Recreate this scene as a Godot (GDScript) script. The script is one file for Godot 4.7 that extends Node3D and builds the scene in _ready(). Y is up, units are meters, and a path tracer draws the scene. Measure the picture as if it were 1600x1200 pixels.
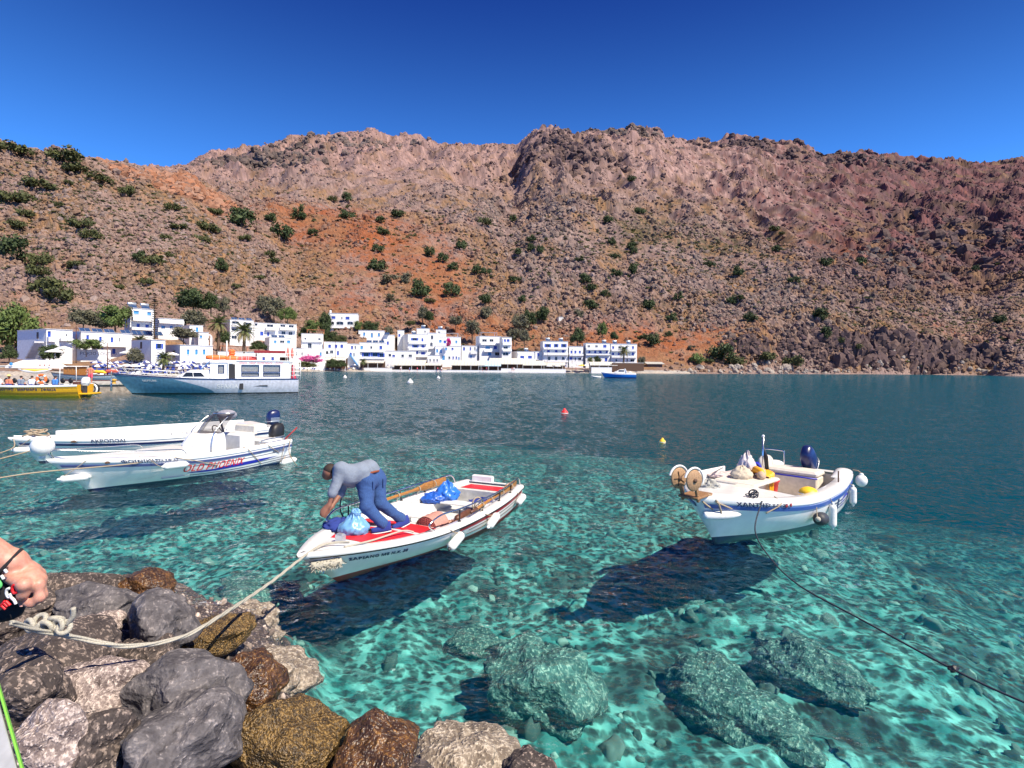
extends Node3D
# A turquoise harbour below bare mountains: moored boats, a white village, rocks in front.
# Units are metres, y up. The lens looks along -z from 3 m above the water; its frame is level but for half a degree.

const F := 870.0        # focal length in photo pixels (frame 1600 x 1200)
const CX := 800.0
const CY := 570.5
const ROLL := 0.0087
const EYE := 3.0

var M := {}             # materials
var taken := {}         # names in use
var font: Font
var font_bold: Font

func _ready():
	set_camera()
	set_sky_and_sun()
	make_materials()
	build_terrain()
	build_water()
	build_pier()
	build_town()
	build_vegetation()
	build_beach()
	build_big_boats()
	build_near_boats()
	build_shore_rocks()
	build_people()
	build_small_things()
	tell_apart()

func tell_apart():      # things that share a description get their place in the row as well
	var same := {}
	for o in get_children():
		if o.has_meta("label"): same.get_or_add(o.get_meta("label"), []).append(o)
	for label in same:
		var row: Array = same[label]
		if row.size() < 2: continue
		row.sort_custom(func(a, b): return a.position.x / -a.position.z < b.position.x / -b.position.z)
		for i in row.size():
			var n := i + 1
			var e: String = "th" if n % 100 in [11, 12, 13] else ["th", "st", "nd", "rd", "th", "th", "th", "th", "th", "th"][n % 10]
			row[i].set_meta("label", label + (", %d%s from left" % [n, e] if n > 1 else ", leftmost"))

func set_camera():
	var cam := Camera3D.new()
	cam.name = "camera"
	cam.projection = Camera3D.PROJECTION_FRUSTUM
	cam.near = 0.1
	cam.far = 9000.0
	cam.size = 2.0 * 0.1 * 600.0 / F
	cam.frustum_offset = Vector2(0, (CY - 600.0) / F * 0.1)
	cam.position = Vector3(0, EYE, 0)
	cam.rotation.z = ROLL
	add_child(cam)

func set_sky_and_sun():
	var we := WorldEnvironment.new()
	we.name = "environment"
	var e := Environment.new()
	e.background_mode = Environment.BG_SKY
	var sm := ProceduralSkyMaterial.new()
	sm.sky_top_color = Color(0.0, 0.06, 0.38)
	sm.sky_horizon_color = Color(0.46, 0.88, 1.37)
	sm.sky_curve = 0.15
	sm.ground_bottom_color = Color(0.16, 0.19, 0.2)
	sm.ground_horizon_color = Color(0.30, 0.42, 0.58)
	var sky := Sky.new()
	sky.sky_material = sm
	e.sky = sky
	e.tonemap_mode = Environment.TONE_MAPPER_LINEAR
	e.tonemap_exposure = 1.68
	e.sdfgi_enabled = true
	e.ssao_enabled = true
	e.ssil_enabled = true
	e.volumetric_fog_enabled = true
	e.volumetric_fog_density = 0.0
	we.environment = e
	add_child(we)
	var sun := DirectionalLight3D.new()
	sun.name = "sun"
	sun.light_energy = 1.6
	sun.light_color = Color(1.0, 0.955, 0.88)
	sun.light_angular_distance = 0.5
	sun.shadow_enabled = true
	sun.look_at_from_position(Vector3(0.50, 0.77, 0.39) * 100.0, Vector3.ZERO)
	add_child(sun)

# ---------------------------------------------------------------- places
func P(px: float, py: float, d: float) -> Vector3:   # the point that many metres ahead that the pixel looks at
	var dx := px - CX
	var dy := py - CY
	return Vector3((dx + dy * ROLL) / F * d, EYE - (dy - dx * ROLL) / F * d, -d)

func on_water(px: float, py: float) -> Vector3:
	return P(px, py, EYE * F / (py - CY - (px - CX) * ROLL))

# ---------------------------------------------------------------- things
func numbered(called: String) -> String:
	if not taken.has(called):
		taken[called] = 0
		return called
	taken[called] += 1
	return "%s_%03d" % [called, taken[called]]

func tag(o: Node, label: String, category: String, group := "", kind := "") -> Node:
	if label: o.set_meta("label", label)
	if category: o.set_meta("category", category)
	if group: o.set_meta("group", group)
	if kind: o.set_meta("kind", kind)
	return o

func thing(called: String, label: String, category: String, at := Vector3.ZERO, turn := 0.0, group := "") -> Node3D:
	var o := Node3D.new()
	o.name = numbered(called)
	add_child(o)
	o.position = at
	o.rotation.y = turn
	tag(o, label, category, group)
	return o

func part(called: String, mesh: Variant, mat: Material, parent: Node = null, at := Vector3.ZERO) -> MeshInstance3D:
	var o := MeshInstance3D.new()
	if mesh is MB: mesh = mesh.done()
	o.mesh = mesh
	o.material_override = mat
	o.name = numbered(called) if parent == null else called
	o.position = at
	if parent == null:
		add_child(o)
	else:
		parent.add_child(o, true)
	return o

func struct(called: String, mesh: Variant, mat: Material) -> MeshInstance3D:
	var o := part(called, mesh, mat)
	o.set_meta("kind", "structure")
	return o

func dup(o: Node3D, label := "", group := "") -> Node3D:
	var c: Node3D = o.duplicate()
	c.name = numbered(String(o.name).rstrip("0123456789").trim_suffix("_"))
	add_child(c)
	if label: c.set_meta("label", label)
	if group: c.set_meta("group", group)
	return c

# ---------------------------------------------------------------- mesh builder
class MB:
	var st := SurfaceTool.new()
	var xf := Transform3D.IDENTITY
	var empty := true
	func _init():
		st.begin(Mesh.PRIMITIVE_TRIANGLES)
		st.set_color(Color.WHITE)
		st.set_smooth_group(-1)
	func smooth(on := true) -> MB:
		st.set_smooth_group(0 if on else -1)
		return self
	func col(c: Color) -> MB:
		st.set_color(c)
		return self
	func vert(p: Vector3, uv := Vector2.ZERO):
		st.set_uv(uv)
		st.add_vertex(xf * p)
	func tri(a: Vector3, b: Vector3, c: Vector3):
		vert(a, Vector2(a.x, a.y)); vert(b, Vector2(b.x, b.y)); vert(c, Vector2(c.x, c.y))
	func quad(a: Vector3, b: Vector3, c: Vector3, d: Vector3):
		tri(a, b, c)
		tri(a, c, d)
	func box(c: Vector3, s: Vector3, b := Basis.IDENTITY) -> MB:
		var h := s / 2
		var p := []
		for i in 8:
			p.append(c + b * Vector3(h.x * (1 if i & 1 else -1), h.y * (1 if i & 2 else -1), h.z * (1 if i & 4 else -1)))
		quad(p[4], p[6], p[7], p[5])
		quad(p[1], p[3], p[2], p[0])
		quad(p[5], p[7], p[3], p[1])
		quad(p[0], p[2], p[6], p[4])
		quad(p[6], p[2], p[3], p[7])
		quad(p[0], p[4], p[5], p[1])
		return self
	func rbox(c: Vector3, s: Vector3, r: float, b := Basis.IDENTITY) -> MB:   # chamfered box: rings along y
		var h := s / 2
		var rings := []
		for k in [[-h.y, r], [-h.y + r, 0.0], [h.y - r, 0.0], [h.y, r]]:
			var ring := PackedVector3Array()
			var x: float = h.x - k[1]
			var z: float = h.z - k[1]
			var q: float = r * 0.6
			for v in [[-x + q, -z], [-x, -z + q], [-x, z - q], [-x + q, z], [x - q, z], [x, z - q], [x, -z + q], [x - q, -z]]:
				ring.append(c + b * Vector3(v[0], k[0], v[1]))
			rings.append(ring)
		loft(rings, true, true)
		return self
	func loft(rings: Array, closed := true, caps := false) -> MB:
		for i in rings.size() - 1:
			var a: PackedVector3Array = rings[i]
			var b: PackedVector3Array = rings[i + 1]
			var n := a.size()
			for j in (n if closed else n - 1):
				var k := (j + 1) % n
				quad(a[j], b[j], b[k], a[k])
		if caps:
			fan(rings[0], true)
			fan(rings[-1], false)
		return self
	func fan(ring: PackedVector3Array, flip := false):
		var c := Vector3.ZERO
		for p in ring: c += p
		c /= ring.size()
		for j in ring.size():
			var k := (j + 1) % ring.size()
			if flip: tri(c, ring[j], ring[k])
			else: tri(c, ring[k], ring[j])
	func tube(pts: Array, r: Variant, sides := 8, caps := true) -> MB:
		var rings := []
		var up := Vector3.UP
		for i in pts.size():
			var dir: Vector3 = (pts[mini(i + 1, pts.size() - 1)] - pts[maxi(i - 1, 0)]).normalized()
			if absf(dir.dot(up)) > 0.95: up = Vector3(1, 0.1, 0.05).normalized() if absf(dir.y) > 0.8 else Vector3.UP
			var side := dir.cross(up).normalized()
			up = side.cross(dir).normalized()
			var ring := PackedVector3Array()
			var rr: float = r[i] if r is Array else r
			for k in sides:
				var a := TAU * k / sides
				ring.append(pts[i] + (side * cos(a) - up * sin(a)) * rr)
			rings.append(ring)
		loft(rings, true, caps)
		return self
	func lathe(prof: Array, sides := 16, at := Vector3.ZERO, b := Basis.IDENTITY, caps := true) -> MB:   # prof: [radius, y]
		var rings := []
		for q in prof:
			var ring := PackedVector3Array()
			for k in sides:
				var a := TAU * k / sides
				ring.append(at + b * Vector3(cos(a) * q[0], q[1], -sin(a) * q[0]))
			rings.append(ring)
		loft(rings, true, caps)
		return self
	func ball(c: Vector3, r: Vector3, seg := 10, b := Basis.IDENTITY) -> MB:
		var prof := []
		for i in seg + 1:
			var a := -PI / 2 + PI * i / seg
			prof.append([maxf(cos(a), 0.01), sin(a)])
		return lathe(prof, seg * 2, c, b * Basis.from_scale(r), true)
	func torus(c: Vector3, R: float, r: float, b := Basis.IDENTITY, seg := 24, sides := 8, from := 0.0, to := TAU) -> MB:
		var rings := []
		for i in seg + 1:
			var a := from + (to - from) * i / seg
			var ring := PackedVector3Array()
			for k in sides:
				var t := TAU * k / sides
				ring.append(c + b * Vector3(cos(a) * (R + r * cos(t)), r * sin(t), sin(a) * (R + r * cos(t))))
			rings.append(ring)
		return loft(rings, true, false)
	func slab(outline: Array, y0: float, y1: float) -> MB:   # a flat plate from an outline of Vector2(x, z)
		var packed := PackedVector2Array(outline)
		if Geometry2D.is_polygon_clockwise(packed): packed.reverse()
		var idx := Geometry2D.triangulate_polygon(packed)
		for i in range(0, idx.size(), 3):
			var a := packed[idx[i]]; var b := packed[idx[i + 1]]; var c := packed[idx[i + 2]]
			if (b - a).cross(c - a) < 0.0:
				var t := b
				b = c; c = t
			tri(Vector3(a.x, y1, a.y), Vector3(b.x, y1, b.y), Vector3(c.x, y1, c.y))
			tri(Vector3(c.x, y0, c.y), Vector3(b.x, y0, b.y), Vector3(a.x, y0, a.y))
		for i in packed.size():
			var a := packed[i]; var b := packed[(i + 1) % packed.size()]
			quad(Vector3(a.x, y0, a.y), Vector3(b.x, y0, b.y), Vector3(b.x, y1, b.y), Vector3(a.x, y1, a.y))
		return self
	func done() -> ArrayMesh:
		st.generate_normals()
		return st.commit()

func arc(pts: Array, n := 6) -> Array:   # a smooth line through the given points
	var c := Curve3D.new()
	for i in pts.size():
		var t: Vector3 = (pts[mini(i + 1, pts.size() - 1)] - pts[maxi(i - 1, 0)]) / 6.0
		c.add_point(pts[i], -t, t)
	var out := []
	for i in pts.size() - 1:
		for k in n:
			out.append(c.sample(i, k / float(n)))
	out.append(pts[-1])
	return out

func lettering(text: String, size: float, where: Callable, mat: Material, parent: Node, bold := false, slant := 0.0, thick := 0.004) -> MeshInstance3D:
	# letters bent onto a surface: where(along, up, out) gives the point, along in metres from the first letter
	var t := TextMesh.new()
	t.font = font_bold if bold else font
	t.font_size = 127
	t.pixel_size = size / 91.0
	t.depth = thick
	t.curve_step = 4.0
	t.horizontal_alignment = HORIZONTAL_ALIGNMENT_LEFT
	t.vertical_alignment = VERTICAL_ALIGNMENT_CENTER
	t.text = text
	var a := t.get_mesh_arrays()
	var vs: PackedVector3Array = a[Mesh.ARRAY_VERTEX]
	var nv := PackedVector3Array()
	for v in vs:
		nv.append(where.call(v.x + v.y * slant, v.y, v.z + thick))
	var arrays := []
	arrays.resize(Mesh.ARRAY_MAX)
	arrays[Mesh.ARRAY_VERTEX] = nv
	arrays[Mesh.ARRAY_INDEX] = a[Mesh.ARRAY_INDEX]
	var am := ArrayMesh.new()
	am.add_surface_from_arrays(Mesh.PRIMITIVE_TRIANGLES, arrays)
	return part("lettering", am, mat, parent)

# ---------------------------------------------------------------- materials
func mat(c: Color, rough := 0.7, metal := 0.0) -> StandardMaterial3D:   # c is a real-world (linear) base colour
	var m := StandardMaterial3D.new()
	m.albedo_color = c.linear_to_srgb()
	m.roughness = rough
	m.metallic = metal
	return m

func noise_tex(seed_: int, freq: float, lo: Color, hi: Color, type := FastNoiseLite.TYPE_SIMPLEX_SMOOTH, octaves := 4, size := 512, mid := -1.0) -> NoiseTexture2D:
	var n := FastNoiseLite.new()
	n.noise_type = type
	n.seed = seed_
	n.frequency = freq
	n.fractal_octaves = octaves
	var t := NoiseTexture2D.new()
	t.width = size; t.height = size
	t.seamless = true
	t.noise = n
	var g := Gradient.new()
	if mid >= 0.0:
		g.offsets = PackedFloat32Array([0.0, mid - 0.12, mid + 0.12, 1.0])
		g.colors = PackedColorArray([lo, lo, hi, hi])
	else:
		g.offsets = PackedFloat32Array([0.0, 1.0])
		g.colors = PackedColorArray([lo, hi])
	t.color_ramp = g
	return t

func worn(c: Color, rough: float, scale: float, depth: float, seed_: int, bump := 0.0) -> StandardMaterial3D:   # colour with patches and grain
	var m := mat(c, rough)
	m.albedo_texture = noise_tex(seed_, 0.02, Color(1 - depth, 1 - depth, 1 - depth), Color.WHITE, FastNoiseLite.TYPE_SIMPLEX_SMOOTH, 6, 256)
	m.uv1_triplanar = true
	m.uv1_scale = Vector3.ONE * scale
	if bump > 0.0:
		m.heightmap_enabled = true
		m.heightmap_texture = noise_tex(seed_ + 7, 0.03, Color.BLACK, Color.WHITE, FastNoiseLite.TYPE_SIMPLEX_SMOOTH, 6, 256)
		m.heightmap_scale = bump
	return m

func make_materials():
	font = SystemFont.new()
	font.font_names = PackedStringArray(["Droid Sans"])
	font_bold = SystemFont.new()
	font_bold.font_names = PackedStringArray(["Droid Sans"])
	font_bold.font_weight = 700
	M.wall = worn(Color(.80, .80, .80), .9, .25, .1, 3)
	M.wall_grey = worn(Color(.62, .62, .64), .9, .25, .12, 4)
	M.blue = mat(Color(.02, .07, .42), .6)
	M.light_blue = mat(Color(.05, .26, .55), .6)
	M.dark_glass = mat(Color(.015, .02, .03), .15)
	M.dark = mat(Color(.02, .02, .025), .8)
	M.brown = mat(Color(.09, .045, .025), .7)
	M.awning = worn(Color(.66, .62, .54), .9, .4, .12, 5)
	M.awning_blue = mat(Color(.42, .55, .68), .9)
	M.tile = mat(Color(.48, .17, .08), .85)
	M.solar = mat(Color(.03, .06, .14), .15)
	M.steel = mat(Color(.62, .62, .62), .25, 1.0)
	M.tank = mat(Color(.5, .52, .54), .35, .6)
	M.stone = worn(Color(.42, .36, .31), .95, .3, .35, 6, 3.0)
	M.concrete = worn(Color(.55, .53, .49), .95, .4, .3, 8, 1.0)
	M.sand = worn(Color(.60, .54, .46), .95, .2, .2, 9)
	M.gel = worn(Color(.80, .80, .79), .3, .9, .07, 11)          # white boat paint, a little chalky
	M.gel.clearcoat_enabled = true
	M.gel.clearcoat = 0.4
	M.gel.clearcoat_roughness = 0.15
	M.cream = worn(Color(.74, .68, .58), .5, 1.5, .1, 12)
	M.inner = worn(Color(.66, .66, .64), .55, 1.3, .14, 13)
	M.navy = mat(Color(.010, .018, .085), .3)
	M.royal = mat(Color(.015, .02, .36), .4)
	M.black = mat(Color(.012, .012, .014), .5)
	M.rubber = mat(Color(.03, .032, .04), .6)
	M.red = mat(Color(.62, .015, .02), .5)
	M.dark_red = mat(Color(.25, .015, .02), .55)
	M.orange = mat(Color(.85, .16, .03), .5)
	M.yellow = mat(Color(.82, .50, .02), .5)
	M.wood = worn(Color(.50, .22, .05), .45, 3.0, .35, 14)
	M.wood.uv1_scale = Vector3(1.5, 9, 9)
	M.dark_wood = worn(Color(.16, .06, .035), .5, 3.0, .3, 15)
	M.rope = worn(Color(.62, .58, .48), .95, 20.0, .4, 16)
	M.rope_dark = mat(Color(.03, .035, .05), .9)
	M.tan_rope = mat(Color(.34, .27, .19), .95)
	M.fender = worn(Color(.78, .78, .76), .45, 4.0, .12, 17)
	M.denim = worn(Color(.045, .115, .33), .95, 14.0, .4, 18)
	M.shirt = worn(Color(.22, .26, .33), .95, 10.0, .15, 19)
	M.skin_dark = mat(Color(.22, .095, .06), .6)
	M.skin = mat(Color(.58, .30, .22), .55)
	M.skin_sun = mat(Color(.55, .19, .11), .6)
	M.hair = mat(Color(.03, .018, .013), .8)
	M.leather = mat(Color(.22, .055, .02), .5)
	M.cloth_white = mat(Color(.74, .74, .76), .95)
	M.cloth_blue = mat(Color(.06, .2, .5), .95)
	M.cloth_navy = mat(Color(.02, .04, .22), .95)
	M.cloth_pink = mat(Color(.72, .09, .14), .9)
	M.cloth_black = mat(Color(.012, .012, .016), .95)
	M.smoke = StandardMaterial3D.new()
	M.smoke.transparency = BaseMaterial3D.TRANSPARENCY_ALPHA
	M.smoke.albedo_color = Color(.16, .13, .13, .55)
	M.smoke.roughness = 0.08
	M.pane = StandardMaterial3D.new()
	M.pane.transparency = BaseMaterial3D.TRANSPARENCY_ALPHA
	M.pane.albedo_color = Color(.05, .07, .1, .22)
	M.pane.roughness = 0.05
	M.leaf = vcol(.75)
	M.leaf.backlight_enabled = true
	M.leaf.backlight = Color(.25, .3, .1)
	M.trunk = mat(Color(.12, .08, .055), .9)

func vcol(rough := 0.9) -> StandardMaterial3D:
	var m := StandardMaterial3D.new()
	m.vertex_color_use_as_albedo = true
	m.roughness = rough
	return m
# ---------------------------------------------------------------- the land
# Sections of the land: at each bearing (photo column) the metres ahead and the photo row at which the ground is seen there.
const SECTIONS := [
	[-450, [84, 594, 92, 578, 112, 563, 130, 557, 145, 545, 200, 440, 270, 310, 330, 232, 400, 240, 480, 300, 900, 300, 1300, 320]],
	[0, [88, 594.5, 96, 578, 115, 565, 130, 559, 145, 545, 200, 440, 270, 310, 330, 230, 380, 234, 480, 300, 900, 300, 1300, 320]],
	[60, [90, 593, 98, 579, 115, 567, 132, 559, 150, 545, 210, 430, 280, 300, 340, 241, 390, 248, 500, 300, 900, 290, 1300, 300]],
	[130, [95, 592, 105, 579, 118, 571, 135, 562, 155, 530, 220, 420, 290, 310, 350, 254, 400, 260, 520, 300, 900, 280, 1300, 290]],
	[210, [105, 589, 115, 578, 128, 573, 146, 530, 165, 518, 230, 440, 300, 340, 365, 262, 410, 268, 560, 300, 900, 264, 1300, 285]],
	[280, [115, 587, 125, 577, 140, 570, 156, 534, 175, 518, 240, 440, 320, 335, 375, 268, 420, 276, 560, 300, 1000, 260, 1300, 280]],
	[340, [122, 586, 130, 578, 165, 571, 200, 547, 215, 515, 260, 450, 340, 350, 390, 302, 430, 308, 600, 310, 1020, 246, 1300, 270]],
	[400, [190, 580, 200, 575, 203, 569, 208, 549, 224, 510, 270, 450, 350, 370, 410, 337, 600, 318, 850, 262, 1000, 232, 1300, 262]],
	[470, [215, 579.4, 222, 575, 232, 568, 250, 532, 270, 505, 320, 440, 420, 350, 600, 300, 850, 250, 1020, 217, 1300, 250]],
	[540, [226, 578.5, 232, 575, 240, 569, 247, 527, 262, 505, 320, 445, 430, 350, 600, 305, 850, 245, 1050, 207, 1350, 235]],
	[640, [235, 580, 238, 576.5, 247, 572, 264, 537, 285, 500, 340, 440, 460, 345, 650, 290, 900, 240, 1080, 212, 1400, 240]],
	[700, [237, 580.5, 240, 577, 249, 573, 268, 540, 290, 500, 345, 445, 470, 345, 670, 285, 900, 245, 1100, 230, 1400, 240]],
	[740, [238, 581, 241, 577.5, 251, 573, 269, 543, 295, 500, 350, 450, 480, 350, 700, 290, 950, 255, 1140, 235, 1450, 240]],
	[800, [238, 581.5, 242, 578, 253, 573, 271, 548, 300, 505, 360, 457, 500, 368, 720, 310, 950, 262, 1130, 227, 1400, 240]],
	[835, [239, 582, 243, 578, 254, 573, 272, 548, 300, 505, 360, 452, 500, 355, 700, 285, 860, 228, 1060, 211, 1400, 237]],
	[870, [240, 582, 243, 578, 255, 573, 273, 548, 300, 507, 360, 450, 500, 350, 700, 280, 880, 232, 1050, 204, 1400, 235]],
	[960, [243, 582.5, 246, 578, 259, 573, 276, 550, 300, 512, 360, 450, 500, 355, 720, 290, 950, 226, 1100, 201, 1450, 230]],
	[1020, [246, 583, 250, 578, 262, 571, 280, 545, 310, 505, 380, 437, 520, 350, 740, 288, 960, 235, 1130, 211, 1450, 235]],
	[1060, [250, 583, 256, 577, 268, 568, 283, 540, 320, 500, 400, 425, 540, 350, 780, 290, 1000, 242, 1180, 222, 1500, 240]],
	[1160, [262, 583.5, 268, 577, 280, 566, 288, 532, 330, 495, 420, 420, 560, 360, 800, 300, 1050, 245, 1250, 217, 1550, 235]],
	[1230, [272, 584, 277, 576, 288, 563, 296, 528, 345, 480, 450, 410, 610, 350, 880, 300, 1130, 250, 1330, 222, 1600, 245]],
	[1285, [277, 584, 281, 574, 292, 560, 297, 525, 355, 480, 462, 410, 622, 352, 905, 300, 1160, 256, 1360, 242, 1600, 250]],
	[1345, [290, 584.5, 293, 572, 297, 543, 301, 528, 370, 480, 480, 410, 650, 360, 950, 300, 1240, 262, 1440, 241, 1640, 250]],
	[1440, [297, 585, 300, 564, 304, 540, 309, 529, 380, 485, 480, 430, 650, 375, 950, 310, 1300, 265, 1500, 247, 1700, 256]],
	[1530, [287, 586, 290, 575, 297, 563, 306, 553, 380, 500, 480, 440, 650, 380, 950, 310, 1300, 272, 1550, 256, 1700, 262]],
	[1600, [255, 588, 260, 578, 270, 568, 290, 550, 370, 490, 470, 430, 640, 370, 940, 300, 1300, 264, 1520, 249, 1700, 260]],
	[2050, [215, 590, 222, 575, 240, 560, 270, 535, 360, 470, 470, 410, 640, 350, 940, 290, 1300, 262, 1520, 255, 1700, 262]],
]
var sections := []       # the same as heights: [px, [d...], [h...]]
var n_big := FastNoiseLite.new()
var n_mid := FastNoiseLite.new()
var n_small := FastNoiseLite.new()
var n_mask := FastNoiseLite.new()

func section_height(s: Array, d: float) -> float:
	var ds: PackedFloat32Array = s[1]
	var hs: PackedFloat32Array = s[2]
	var n := ds.size()
	if d <= ds[0]: return maxf(-9.0, hs[0] - (ds[0] - d) * 0.16)
	for i in n - 1:
		if d < ds[i + 1]:
			return lerpf(hs[i], hs[i + 1], (d - ds[i]) / (ds[i + 1] - ds[i]))
	return maxf(hs[n - 1] - (d - ds[n - 1]) * 0.2, 0.0)

func rockiness(px: float, d: float, x: float) -> float:
	var r := 0.55 + 0.75 * n_mask.get_noise_2d(x * 0.9, d * 0.6)
	r -= 0.7 * soil(px, d)
	r += 0.55 * bump(px, d, 870, 850, 90, 130)      # dark crags below the central summit
	r += 0.45 * bump(px, d, 860, 480, 70, 130)      # the rocky spur
	r += 0.5 * bump(px, d, 420, 860, 110, 70)       # cliffs on the left summit
	r += 0.4 * bump(px, d, 1300, 420, 100, 90)
	r += 0.4 * bump(px, d, 1500, 700, 140, 150)
	r += 0.35 * bump(px, d, 120, 260, 160, 60)
	r -= 0.5 * bump(px, d, 640, 690, 120, 150)      # smooth scree
	r -= 0.4 * bump(px, d, 1130, 640, 140, 120)
	return clampf(r, 0.06, 1.0)

func bump(px: float, d: float, cx: float, cd: float, rx: float, rd: float) -> float:
	var a := (px - cx) / rx
	var b := (d - cd) / rd
	var q := a * a + b * b
	return exp(-q) if q < 6.0 else 0.0

func soil(px: float, d: float) -> float:            # bare red earth
	var s := bump(px, d, 560, 420, 130, 70) + 0.8 * bump(px, d, 690, 345, 70, 50) + 0.9 * bump(px, d, 1020, 285, 110, 22)
	s += 0.7 * bump(px, d, 800, 285, 160, 18) + 0.7 * bump(px, d, 470, 480, 80, 60) + 0.5 * bump(px, d, 545, 290, 60, 40)
	s += 0.8 * bump(px, d, 300, 375, 70, 26) + 0.5 * bump(px, d, 1140, 295, 60, 12) + 0.5 * bump(px, d, 1320, 520, 60, 70)
	s += 0.45 * bump(px, d, 1500, 340, 120, 30)
	return clampf(s, 0.0, 1.0)

func land(px: float, d: float) -> float:             # height of the ground at a bearing and a distance
	var i := 0
	while i < sections.size() - 2 and px > sections[i + 1][0]: i += 1
	var t := clampf((px - sections[i][0]) / (sections[i + 1][0] - sections[i][0]), 0.0, 1.0)
	var h := lerpf(section_height(sections[i], d), section_height(sections[i + 1], d), t * t * (3.0 - 2.0 * t))
	var x := (px - CX) / F * d
	if h < 0.2:
		return h + 0.25 * n_small.get_noise_2d(x * 0.6, d * 0.6)
	var wild := smoothstep(1.5, 14.0, h) if px > 1010 else smoothstep(9.0, 30.0, h)
	if px > 1100: wild = maxf(wild, smoothstep(1100.0, 1200.0, px) * smoothstep(0.2, 3.0, h))
	if wild <= 0.0:
		return h + 0.12 * n_small.get_noise_2d(x * 0.5, d * 0.5)
	var r := rockiness(px, d, x)
	var far := smoothstep(300.0, 900.0, d)
	var a := 1.0 - absf(n_big.get_noise_2d(x, d)) * 2.2
	var b := n_mid.get_noise_2d(x, d * 0.9)
	var c := n_small.get_noise_2d(x, d)
	var up := a * 4.5 * (0.35 + r) * (1.0 + far * 2.6) + b * 5.0 * r * (1.0 + far * .5) + c * 2.3 * r * (1.0 - far * .6) - 2.0 - 6.0 * far
	up += (0.52 - absf(n_big.get_noise_2d(x * 1.25, d * .33 + 777.0)) * 2.2) * 11.0 * smoothstep(330.0, 620.0, d) * (1.0 - .75 * bump(px, d, 590, 730, 190, 200)) * lerpf(1.0, .55, smoothstep(850.0, 1100.0, d))      # gullies that run down the slope
	if far < 0.7: up += n_small.get_noise_2d(x * 3.1 + 400.0, d * 3.1) * .75 * (0.25 + r) * (1.0 - far)
	if far > 0.0: up += far * n_big.get_noise_2d(x * .45 + 300.0, d * .45) * 16.0 * smoothstep(1250.0, 800.0, d)
	return h + wild * up

func ground(px: float, d: float) -> Vector3:
	return Vector3((px - CX) / F * d, land(px, d), -d)

func land_color(px: float, d: float, x: float, h: float, rng: RandomNumberGenerator) -> Color:
	var n := n_mid.get_noise_2d(x * 1.7 + 900.0, d * 1.7)
	var m := n_mask.get_noise_2d(x * 2.2 - 500.0, d * 2.2)
	var k := n_small.get_noise_2d(x * 1.3, d * 1.3 + 700.0)
	if h < 1.2 and px < 1080:
		var s := Color(.62, .55, .46)
		return s.lerp(Color(.46, .44, .42), clampf(.5 + k, 0, 1)) * rng.randf_range(.85, 1.1)
	var rock := Color(.40, .315, .265).lerp(Color(.27, .21, .19), clampf(.45 + n * 1.3, 0, 1))
	rock = rock.lerp(Color(.50, .43, .385), clampf(k * 1.8 - .1, 0, .8))
	rock = rock.lerp(Color(.50, .385, .31), .35 * smoothstep(520.0, 300.0, px) * smoothstep(430.0, 330.0, d))
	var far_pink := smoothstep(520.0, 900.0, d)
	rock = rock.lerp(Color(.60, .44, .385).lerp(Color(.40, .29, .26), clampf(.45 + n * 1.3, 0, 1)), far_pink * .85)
	var purple := smoothstep(1020.0, 1380.0, px + n * 160.0) * smoothstep(330.0, 560.0, d + m * 160.0)
	rock = rock.lerp(Color(.27, .115, .115).lerp(Color(.11, .066, .082), clampf(.5 + m * 1.6, 0, 1)), purple * .95)
	var grass := Color(.44, .28, .12).lerp(Color(.36, .23, .11), clampf(.5 + k * 2.0, 0, 1))
	var g := clampf(.30 + m * 1.5 - far_pink * .45 + .5 * bump(px, d, 600, 300, 200, 60) + .4 * bump(px, d, 1080, 300, 160, 40), 0, .9)
	var c := rock.lerp(grass, g * (.5 + .5 * clampf(.5 - k * 2.0, 0, 1)))
	var s2 := clampf(soil(px, d) * 1.25 + k * .5 + n * .35 - .18, 0, 1)
	c = c.lerp(Color(.46, .155, .042).lerp(Color(.40, .20, .09), clampf(.5 + m, 0, 1)), s2)
	var green := clampf(bump(px, d, 1090, 520, 130, 90) * .9 + bump(px, d, 985, 500, 40, 60) * .8 + bump(px, d, 1480, 345, 160, 50) * .8 + bump(px, d, 250, 300, 220, 60) * .5 + m * .9 + k * .9 - .62, 0, .75)
	c = c.lerp(Color(.085, .095, .03), green)
	if px > 1080 and h < 3.2:
		c = c.lerp(Color(.44, .37, .33), .7)
	c = Color(c.r, c.g * .87, c.b * .88)
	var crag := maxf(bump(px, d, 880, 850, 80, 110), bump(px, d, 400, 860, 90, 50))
	c = c.lerp(Color(.22, .16, .155), crag * .6)       # summit crags: darker rock, with their shade put into the colour
	return c * rng.randf_range(.50, .98)

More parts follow.
